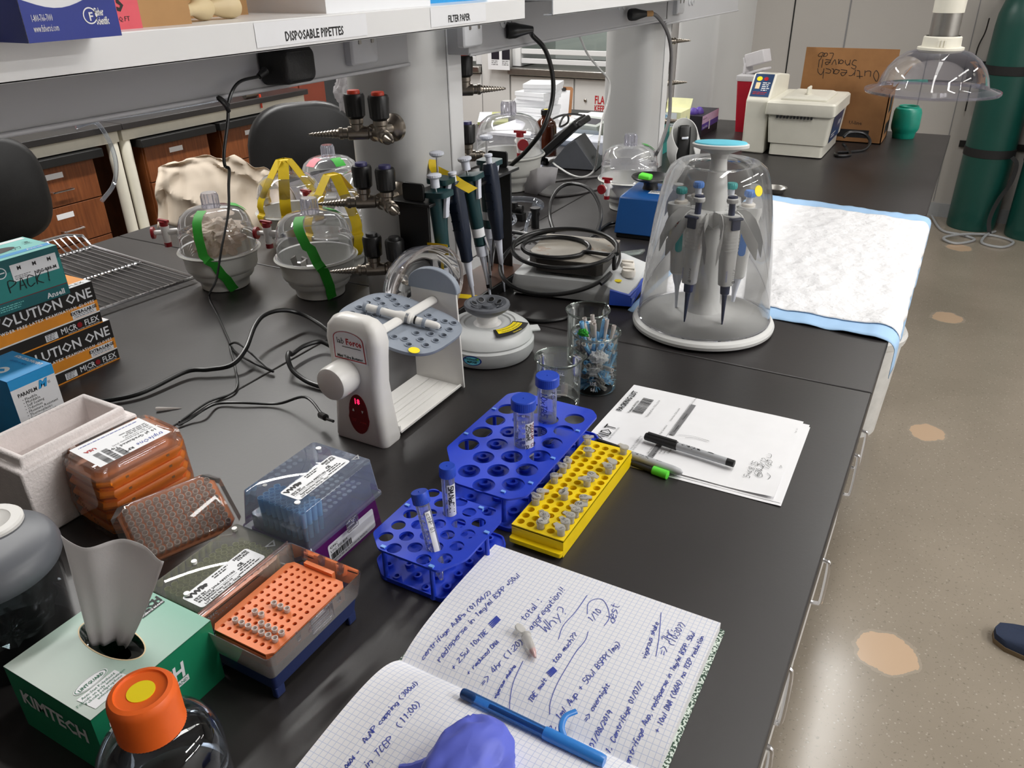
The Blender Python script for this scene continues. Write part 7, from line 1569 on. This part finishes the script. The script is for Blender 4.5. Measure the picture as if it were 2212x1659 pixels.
def line(pts, zf=zr, w=.0007, m='blue_ink'):
    ps = [at(650 + x * .42948, 1150 + y * .42948, .016) for x, y in pts]; scrawl(b, [(p.x, p.y) for p in ps], w, None, m, warp=lambda x, y, z: (x, y, zf(y) + .0005))
for k, (s, a, e) in enumerate((('centrifuge AuNPs (01/04/2)', (615, 640), (965, 300)), ('redisperse in 1mg/ml BSPP ~50ul', (700, 652), (1105, 218)), ('+ 2.5ul 10xTBE', (770, 692), (945, 500)), ('+ reduced DNA', (845, 718), (1000, 552)), ('=> 4hr (1:20)', (920, 772), (1125, 548)), ('vigorous shaking', (980, 832), (1080, 672)), ('total :', (1125, 448), (1215, 345)), ('aggregation!!', (1160, 492), (1330, 290)), ('Why?', (1235, 505), (1350, 398)), ('TBE salt', (1160, 858), (1240, 742)), ('too much??', (1280, 662), (1395, 515)), ('1/10', (1465, 452), (1515, 395)), ('dest', (1575, 458), (1602, 365)), ('vigorous shake', (1735, 638), (1800, 455)), ('=> 7hr.', (1835, 622), (1872, 485)), ('(10:30?)', (1872, 572), (1935, 458)), ('2. 1ml Aup + 50ul BSPP(1mg)', (1265, 1002), (1612, 558)), ('=> overnight', (1440, 955), (1555, 768)), ('01/08/2019', (1470, 1078), (1568, 905)), ('1. Centrifuge 01/07/2', (1555, 1108), (1722, 758)), ('centrifuge Aup, redisperse in 1mg/ml BSPP. 50ul', (1640, 1182), (1985, 508)), ('+ 10ul DNA (0604) no TCEP reduction', (1800, 1012), (2030, 525)))): note(k, s, a, e)
line([(1050, 890), (1050, 820), (1070, 740), (1118, 650)]); line([(1295, 550), (1320, 480), (1380, 410), (1440, 320)]); line([(1252, 890), (1255, 840), (1290, 760), (1340, 680), (1385, 610), (1430, 555), (1445, 510)]); line([(1785, 635), (1800, 540), (1812, 405)])
line([(1440, 420), (1445, 365), (1480, 340), (1520, 345), (1545, 390), (1550, 440), (1525, 480)])
for cx_, cy_, sx2, sy2 in ((970, 455, 26, 24), (1258, 700, 22, 18)):
    for k in range(7): line([(cx_ - sx2 + k * 3, cy_ + sy2 - 8 + k * 3 - (k % 2) * 5), (cx_ + sx2 - 10 + k * 3, cy_ - sy2 + k * 3)], w=.0013)
pr = b.build('right_page', t, sm=60)
b = page(zl, SP, .255, NX0 - .002, NX1)
note(40, 'AuNP capping (300ul)', (325, 1062), (598, 758), zl); note(41, '(11:00)', (500, 985), (610, 858), zl); note(42, '0604 -', (232, 1190), (300, 1105), zl); note(43, 'in TCEP', (335, 1188), (468, 1045), zl)
b.build('left_page', t, sm=60)
MB(M['marbled']).box(NX0 - .004, .250, .0004, NX1 + .005, NY1 + .004, .0028).build('cover', t, bev=.0008)
# pen, nitrile glove, microtube on the page
pa_, pb_ = at(1000, 1497, .0215), at(1306, 1645, .0225); dv = pb_ - pa_
t = thing('ballpoint_pen', 'translucent blue capped pen lying across the notebook', 'pen', pa_); d = dv.normalized(); L_ = dv.length
MB(M['pen_clear']).lathe_dir([(.0048, 0), (.0052, .003), (.0052, L_ * .66)], (0, 0, 0), d, n=20).build('barrel', t)
MB(M['pen_dark']).lathe_dir([(.0042, -.001), (.0046, 0), (.0046, .012), (.003, .013)], (0, 0, 0), d, n=16).build('end_plug', t)
MB(M['pen_dark']).lathe_dir([(.0021, .03), (.0021, L_ * .95), (.0008, L_ * .98)], (0, 0, 0), d, n=12).build('refill', t)
MB(M['pen_blue']).lathe_dir([(.0058, L_ * .60), (.0061, L_ * .62), (.0058, L_ * .97), (.005, L_)], (0, 0, 0), d, n=20).build('cap', t)
sd = Vector((d.y, -d.x, 0)) * -1.0; nrm_ = Vector((0, 0, 1))
c0_ = d * L_ * .72; b = MB(M['pen_blue']); b.tube(smooth_path([c0_ + nrm_ * .003 + sd * .003, c0_ + sd * .010 + nrm_ * .004 - d * .006, c0_ + sd * .022 + nrm_ * .004 - d * .008, c0_ + sd * .032 + nrm_ * .004 - d * .002], 5), .0019, flat=1.6); b.build('clip', t)
gc_ = at(1028, 1640, .035); t = thing('nitrile_glove', 'blue violet nitrile glove bunched on the notebook at the bottom edge', 'glove', gc_)
b = MB(M['nitrile']); rings = []
for i in range(29):
    th = PI * i / 28; rg = []
    for k in range(56):
        ph = 2 * PI * k / 56; dvx = Vector((math.sin(th) * math.cos(ph), math.sin(th) * math.sin(ph), math.cos(th)))
        e = lambda v, p: math.copysign(abs(v) ** p, v)
        n_ = abs(noise.noise(dvx * 1.7 + Vector((4, 2, 1)))) * .012 + .0012 * noise.noise(dvx * 5)
        rr = 1 - (n_ / .045)
        rg.append((.036 * e(dvx.x, .85) * rr, .050 * e(dvx.y, .85) * rr - .012, max(-.016, .032 * e(dvx.z, .8) * rr)))
    rings.append(rg)
b.loft(rings, cap0=False, cap1=False); b.build('palm', t, sm=50)
b = MB(M['nitrile']); b.tube(smooth_path([(-.028, -.02, -.004), (-.044, -.030, -.010), (-.056, -.034, -.012)], 4), [.012, .012, .011, .011, .010, .010, .009, .009, .008], n=12, flat=.7); b.build('finger', t)
q = at(650 + 1155 * .42948, 1150 + 575 * .42948, .0215); t = thing('microtube', 'pink tinged microtube lying on the notebook page', 'microtube', (q.x, q.y, BZ + .0225))
dd = (at(650 + 1180 * .42948, 1150 + 620 * .42948, .021) - at(650 + 1150 * .42948, 1150 + 550 * .42948, .021)).normalized()
MB(M['tube_clear_small']).lathe_dir([(.0056, -.016), (.0056, -.0145), (.0048, -.014), (.0046, 0), (.0032, .010), (.0012, .016)], (0, 0, 0), dd, n=20).build('tube', t); MB(M['pink_tape']).lathe_dir([(.0036, .006), (.0024, .011), (.0008, .0145)], (0, 0, 0), dd, n=16).build('contents', t)
MB(M['tube_clear_small']).lathe_dir([(.0062, -.001), (.0062, .001)], dd * -.015 + Vector((-.009, .004, .002)), Vector((.4, .3, .8)), n=18).build('lid', t)

# =================================================================== PACKING LIST, MARKERS
t = thing('packing_list', 'white packing list sheet on top of other papers under the black markers', 'paper', (0, 0, BZ))
pc_ = lambda u, v: at(u, v, .0012)
def sheet(P, z, curl=0.0): 
    b = MB(M['paper']); n = 12; g = []
    for i in range(n + 1):
        r_ = []
        for j in range(n + 1):
            a = Vector(P[0]).lerp(Vector(P[1]), i / n); c = Vector(P[3]).lerp(Vector(P[2]), i / n); q = a.lerp(c, j / n); r_.append((q.x, q.y, z + .0018 * curl * math.sin(i / n * 9) * math.sin(j / n * 5) * .3 + abs(curl) * .004 * (i / n) ** 6 * (j / n) ** 4 + .0009 * abs(curl) * (1 + noise.noise((q.x * 18, q.y * 18, z * 900)))))
        g.append(r_)
    b.loft(g, cap0=False, cap1=False, closed=False); return b
A0 = (-.399, 1.138); A1 = (-.120, 1.143); A2 = (-.116, .916); A3 = (-.402, .912)
b = sheet((A0, A1, A2, A3), .0016, 1.0); lift = lambda x, y, z: (x, y, 0)
PL = lambda u, v: at(1100 + u * .36166, 780 + v * .36166, .004)
def ptxt(s, u, v, size, m='ink', bold=0, u2=None, v2=None, **kw):
    p = PL(u, v) - Vector((0, 0, BZ)); q = PL(u2, v2) - Vector((0, 0, BZ)) if u2 else p + Vector((.015, 1, 0)); dx = (q - p); dx.z = 0; b.text(s, size, frame((p.x, p.y, .0046), dx, (-1, 0, 0)), m, bold=bold, alignv='BOTTOM_BASELINE', **kw)
ptxt('PACKING LIST', 668, 300, .0125, bold=.0004, sx=.92); ptxt('Package#: 370971760', 718, 310, .0050, bold=.0001); ptxt('Packaging Date: 17-Dec-2018', 825, 335, .0050, 'grey_ink')
p = PL(795, 318); b.barcode(0, 0, .052, .018, frame((p.x, p.y, .0046), (.015, 1, 0), (-1, 0, 0)))
ptxt('IDT', 590, 455, .025, sx=.9); ptxt('X', 555, 470, .02, sx=.8); ptxt('DNA TECHNOLOGIES', 600, 470, .004, 'grey_ink')
p = PL(985, 445); F = frame((p.x, p.y, .0045), (.015, 1, 0), (-1, 0, 0)); b.rect(0, 0, .105, .008, M['grey_ink'], F); b.text('Description                Purification', .0045, F @ Matrix.Translation((.01, .006, .0002)), 'ink'); b.rect(-.06, .0093, .105, .0097, M['grey_ink'], F)
ptxt('PO#  CreditCard             Order Date: 12-Dec-2018', 905, 440, .0042, 'ink'); ptxt('New Ref  dNAPXX_CE5                    Standard Desalting', 1000, 385, .0042, 'grey_ink'); ptxt('1900 BLOCK FREE MCK\nSUITE 77005 HOUSTON', 745, 535, .0042, 'grey_ink')
for uu, ss in ((830, 'Sales Order'), (862, 'Ref #   Product'), (900, '96 well'), (925, 'Sales'), (952, 'Packaging')): ptxt(ss, uu, 555 if uu != 862 else 570, .0042)
p = PL(850, 590); b.rect(0, 0, .05, .0085, M['grey_ink'], frame((p.x, p.y, .0043), (.015, 1, 0), (-1, 0, 0)))
ptxt('Page 1 of 1', 1712, 432, .0035, 'grey_ink')
def pscr(pts, w=.0006, m='grey_ink'): ps = [PL(x, y) for x, y in pts]; scrawl(b, [(q.x, q.y) for q in ps], w, Matrix.Translation((0, 0, .0048)), m)
pscr([(1545, 555), (1565, 560), (1560, 580), (1535, 575)], m='ink'); pscr([(1615, 640), (1622, 625), (1628, 640)]); pscr([(1480, 625), (1500, 615), (1515, 635), (1500, 655), (1480, 650)], m='ink'); pscr([(1480, 680), (1500, 665), (1512, 690), (1490, 695), (1480, 685)], m='ink'); pscr([(1540, 670), (1560, 690), (1545, 708)], m='ink'); pscr([(1010, 442), (1100, 452), (1195, 480), (1110, 462), (1050, 460)])
for s, u_, v_ in (('5+4:8:15', 1432, 700), ('7/12', 1515, 640), ('1/pS', 1545, 650), ('620', 1490, 690)): p = PL(u_, v_); pen(b, s, .008, frame((p.x, p.y, .0048), (.05, 1, 0), (-1, 0, 0)), 'ink', .0006)
b.build('sheet', t, sm=60)
for k, (dx, dy, l) in enumerate(((.010, -.004, 'second paper sheet showing under the packing list'), (.012, -.010, 'lowest paper sheet sticking out under the packing list'))):
    o = sheet([(x + dx, y + dy) for x, y in (A0, A1, A2, A3)], BZ + .0009 - .0005 * k, .3).build('paper_sheet', sm=60); tag(o, l, 'paper', 'sheets under the packing list')
def sharpie(pa, pb, label, grey_end, tapeit=False, tapered=False):
    t = thing('marker_pen', label, 'marker', pa); d = (pb - pa); L = d.length; d.normalize()
    b = MB(M['ink']); b.lathe_dir([(.0050, 0), (.0058, .001), (.0066, L * .34), (.0066, L * .37)], (0, 0, 0), d, n=24); sdd = Vector((0, 0, 1)); rt = d.cross(sdd)
    F = frame(Vector((0, 0, .006)), d, rt * -1); b.box(.004, -.002, .0, L * .36, .002, .0022, T=F); b.build('cap', t)
    b = MB(M['sharpie_grey']); 
    if tapered: b.lathe_dir([(.0055, L * .37), (.0062, L * .40), (.0062, L * .9), (.0050, L * .97), (.002, L)], (0, 0, 0), d, n=24)
    else: b.lathe_dir([(.0052, L * .37), (.0058, L * .38), (.0054, L * .92)], (0, 0, 0), d, n=24); b.lathe_dir([(.0054, L * .92), (.0052, L)], (0, 0, 0), d, M['ink'], 24)
    w3 = lambda x, y, z, rr=.0062 if tapered else .0058: tuple(d * (L * .42 + x) + rt * (rr * math.sin(y / rr - .15) * -1) + sdd * rr * math.cos(y / rr - .15))
    b.text('Sharpie.', .0092, None, 'ink', bold=.0003, shear=.25, sx=1.0, warp=lambda x, y, z: w3(x, y + .0062, z)); b.fill(.046, .003, .058, 3, .0024, None, 'ink') if False else None
    b.text('FINE\nPOINT', .003, None, 'ink', bold=.0003, warp=lambda x, y, z: w3(x + .040, y + .0062, z)); b.build('barrel', t)
    if tapeit:
        q = MB(M['lime_tape']); q.lathe_dir([(.0066, L * .70), (.0066, L * .84)], (0, 0, 0), d, n=24); pass
    return t
r_ = .0068
sharpie(at(1394, 942, .012) , at(1586, 1002, .012), 'black fine marker with grey barrel lying on the packing list', .9)
m2 = sharpie(at(1285, 956, .0095), at(1474, 1022, .0085), 'grey tapered marker partly behind the yellow rack', .9, False, True)
q1, q2 = at(1365, 1000, .0045), at(1442, 1028, .0045); d = (q2 - q1)
t = thing('marker_pen', 'black slim marker with lime green tape beside the grey tapered marker', 'marker', q1); d_ = d.normalized(); MB(M['ink']).lathe_dir([(.0035, 0), (.0042, .002), (.0042, d.length)], (0, 0, 0), d_, n=16).build('barrel', t); MB(M['lime_tape']).lathe_dir([(.0062, d.length * .60), (.0064, d.length * 1.0), (.003, d.length * 1.02)], (0, 0, .0012), d_, n=16, cap0=True).build('tape', t)

# =================================================================== ABSORBENT PAD
t = thing('absorbent_pad', 'white quilted absorbent pad with pale blue borders hanging over the bench edge', 'absorbent pad', (0, 0, BZ))
def pz(x, y): 
    if math.hypot(x + .373, y - 1.443) < .15: return .0018
    n_ = .0035 * noise.noise((x * 14, y * 14, 0)) + .0022 * noise.noise((x * 40, y * 22, 3)); wr = .010 * math.exp(-((y - 1.66 - .25 * (x + .3)) / .022) ** 2) * max(0, 1 - abs(x + .22) / .13)
    c = .012 * math.exp(-((x + .055) / .03) ** 2 - ((y - 1.60) / .05) ** 2)
    return .006 + max(-.003, n_) + wr + c
def pad(x0, x1, y0, y1, m, nx=60, ny=60, dz=0, drop=True):
    b = MB(M[m]); g = []
    for i in range(ny + 1):
        y = y0(0) + (y1(0) - y0(0)) * i / ny; r_ = []
        for j in range(nx + 1):
            x = x0 + (x1 - x0) * j / nx; yy_ = y0(x) + (y1(x) - y0(x)) * i / ny; z = pz(x, yy_) + dz; xx = x
            ov = x - (-.037 - .006)
            if ov > 0 and drop: a = min(ov / .022, PI / 2); xx = -.043 + .022 * math.sin(a) + .004 * noise.noise((yy_ * 20, 0, 0)); z = z - .022 * (1 - math.cos(a)) - max(0, ov - .022 * PI / 2)
            r_.append((xx, yy_, z))
        g.append(r_)
    b.loft(g, cap0=False, cap1=False, closed=False); return b
e0 = lambda x: 1.52 + .03 * ((-.04 - x) / .45) - .11 * max(0, min(1, (-.30 - x) / .2)); e1 = lambda x: 2.445 + .05 * ((-.04 - x) / .45)
def sol(o, k=.0012): s_ = o.modifiers.new('thick', 'SOLIDIFY'); s_.thickness = k; s_.offset = 0; return o
sol(pad(-.53, .045, lambda x: e0(x) - .0 , lambda x: e1(x), 'pad_blue', 70, 70, -.0015).build('backing_sheet', t, sm=60))
sol(pad(-.515, .0, lambda x: e0(x) + .05, lambda x: e1(x) - .07, 'pad_white', 90, 90, .0015).build('quilt', t, sm=60))

# =================================================================== BACK HALF OF THE BENCH
q = at(1150, 270, 0); zz = BZ + .014; x_, y_ = -1.70, 3.30
b = MB(M['paper']); b.box(-2.0 + .17, 3.02, BZ + .0005, -1.45, 3.52, BZ + .012); tag(b.build('paper_pile'), 'pile of papers under the white freezer boxes', 'paper pile')
hs_ = (('bottom', .034, 0, 0, 2), ('second from the bottom', .034, .004, 0, -4), ('middle', .034, -.006, .01, 3), ('fourth from the bottom', .033, .012, -.01, -6), ('topmost', .034, .03, .005, 14))
z = BZ + .0125
for nm, h, dx, dy, rz in hs_:
    t = thing('freezer_box', 'white cardboard freezer box, %s of the stack' % nm, 'box', (-1.72 + dx, 3.345 + dy, z), math.radians(rz), 'white freezer boxes in a stack')
    MB(M['label_white']).box(-.074, -.074, 0, .074, .074, h * .55).build('base', t, bev=.001); MB(M['label_white']).box(-.077, -.077, h * .45, .077, .077, h - .0006).build('lid', t, bev=.001); z += h
t = thing('clipboard', 'brown clipboard with a sheet leaning behind the white boxes', 'clipboard', (-1.72, 3.52, BZ + .001)); t.rotation_euler = (math.radians(-12), 0, math.radians(6))
MB(M['clipboard']).prism(rrect(-.09, 0, .085, .140, .012), 0, .003, T=frame((0, 0, 0), (1, 0, 0), (0, 0, 1))).build('board', t); MB(M['paper']).box(-.08, -.0012, .01, .072, -.0002, .125, T=Matrix.Translation((0, -.0035, 0))).build('sheet', t, sm=0); MB(M['black']).box(.01, -.012, .120, .05, -.003, .136).build('clip', t, bev=.002)
b = MB(M['paper']); z_ = BZ
t = thing('paper_pile', 'loose white papers behind the desk phone', 'paper pile', (-1.5, 3.55, BZ))
for k in range(5): b = MB(M['paper']); b.T = X((.02 * k - .03, .015 * (k % 3), .001 + k * .003), rz=.2 * (k % 3) - .2); b.box(-.14, -.1, 0, .14, .1, .0022); b.build('sheet', t, sm=0)
t = thing('green_folder', 'green and white folder lying left of the freezer boxes', 'folder', (-1.96, 3.36, BZ + .001)); b = MB(M['tip_olive']); b.T = X((0, 0, 0), rz=.5); b.box(-.07, -.14, 0, .07, .14, .012); b.box(-.07, -.14, .012, -.01, .14, .0125, M['label_white']); b.build('cover', t, bev=.001)
t = thing('blue_tray', 'clear bluish plastic tray with papers behind the amber bottle', 'tray', (-1.42, 3.02, BZ + .0005)); MB(M['box_clear']).loft([[(x, y, z) for x, y in rrect(-.12, -.09, .12, .09, .01)] for z in (0, .035)], cap1=False).build('tray', t); MB(M['paper']).box(-.1, -.08, .002, .1, .08, .02).build('papers', t)
t = thing('amber_bottle', 'brown amber glass bottle with black cap behind the power cord', 'bottle', (-1.375, 2.745, BZ))
MB(M['amber']).lathe([(.038, 0), (.041, .004), (.041, .104), (.036, .122), (.022, .136), (.016, .140), (.016, .152)], n=40, cap0=True, cap1=True).build('glass_body', t); MB(M['black']).lathe([(.018, .149), (.018, .166), (.016, .168)], n=28, cap0=True, cap1=True).build('cap', t); MB(M['yellow_dot']).prism(circ(0, 0, .008), .168, .1686).build('sticker', t)
t = thing('desk_phone', 'black and grey desk phone seen from behind', 'phone', (-1.235, 2.63, BZ), math.radians(10))
b = MB(M['black_soft']); b.T = Matrix.Translation((-.085, 0, .016)) @ Matrix.Rotation(math.radians(-42), 4, 'Y'); b.prism(rrect(0, -.08, .20, .08, .012), 0, .026); b.build('screen_body', t, bev=.004)
b = MB(M['black_soft']); b.T = Matrix.Translation((-.02, 0, .095)) @ Matrix.Rotation(math.radians(-30), 4, 'Y'); b.prism(rrect(0, -.075, .11, .075, .012), 0, .022); b.build('handset', t, bev=.006)
b = MB(M['dark_grey']); b.loft([[(x, y, z) for x, z in ((-.05, .002), (.13, .002), (.05, .105), (.02, .085))] for y in (-.07, .07)]); b.text('cisco', .016, frame((.10, -.035, .045), (0, 1, 0), (-.6, 0, .8)), 'ink', bold=.0004); b.build('foot_stand', t, bev=.003)
pts = []
q0 = at(1150, 344, .012); q1_ = at(1182, 352, .012)
for k in range(160): f = k / 159; c = q0.lerp(q1_, f); a = f * 2 * PI * 17; pts.append(c + Vector((0, .011 * math.cos(a), .011 * math.sin(a))) + Vector((0, 0, .0035)))
tag(MB(M['black_rubber']).tube(pts, .0024, n=6).build('coiled_cable'), 'black coiled handset cord below the amber bottle', 'cord')
q = at(1135, 352, 0); b = MB(M['paper']); b.T = X((q.x + .02, q.y + .03, BZ), rz=.3); b.box(-.08, -.10, .0004, .08, .10, .002); b.fill(-.02, -.06, .06, 3, .012, frame((0, 0, .0022), (1, 0, 0), (0, 1, 0)), 'blue_ink'); tag(b.build('paper_sheet', sm=0), 'white paper sheet with blue print below the coiled cord', 'paper')
t = thing('grey_meter', 'small grey bench meter behind the phone', 'meter', (-1.385, 3.20, BZ + .0), math.radians(-15)); b = MB(M['clock_grey']); b.T = Matrix.Rotation(math.radians(12), 4, 'X'); b.box(-.075, -.05, .014, .075, .05, .06); b.box(-.03, -.03, .06, .055, .03, .0605, M['gb_dark']); b.build('case', t, bev=.003); MB(M['clock_grey']).box(-.07, -.04, 0, .07, .045, .02).build('foot', t)
t = thing('white_block', 'pale plastic case on the bench right of the phone', 'case', (-1.08, 2.86, BZ)); t.location.x = -1.215; t.location.y = 2.90; MB(M['pip_white']).prism(rrect(-.05, -.06, .05, .06, .012), 0, .05, bev=.006).build('case', t)
lp = [(-1.62, 3.20, BZ + .017), (-1.58, 3.24, BZ + .05), (-1.54, 3.28, BZ + .06), (-1.53, 3.27, BZ + .03), (-1.545, 3.22, BZ + .02), (-1.53, 3.25, BZ + .065), (-1.48, 3.34, BZ + .05), (-1.44, 3.36, BZ + .02)]
tag(MB(M['black_rubber']).tube(smooth_path(lp, 6), .0045).build('meter_cable'), 'black cord bundled behind the amber bottle', 'cord')
for o in list(col.objects):
    if o.type == 'LIGHT': o.name = 'tube_and_fill_light'
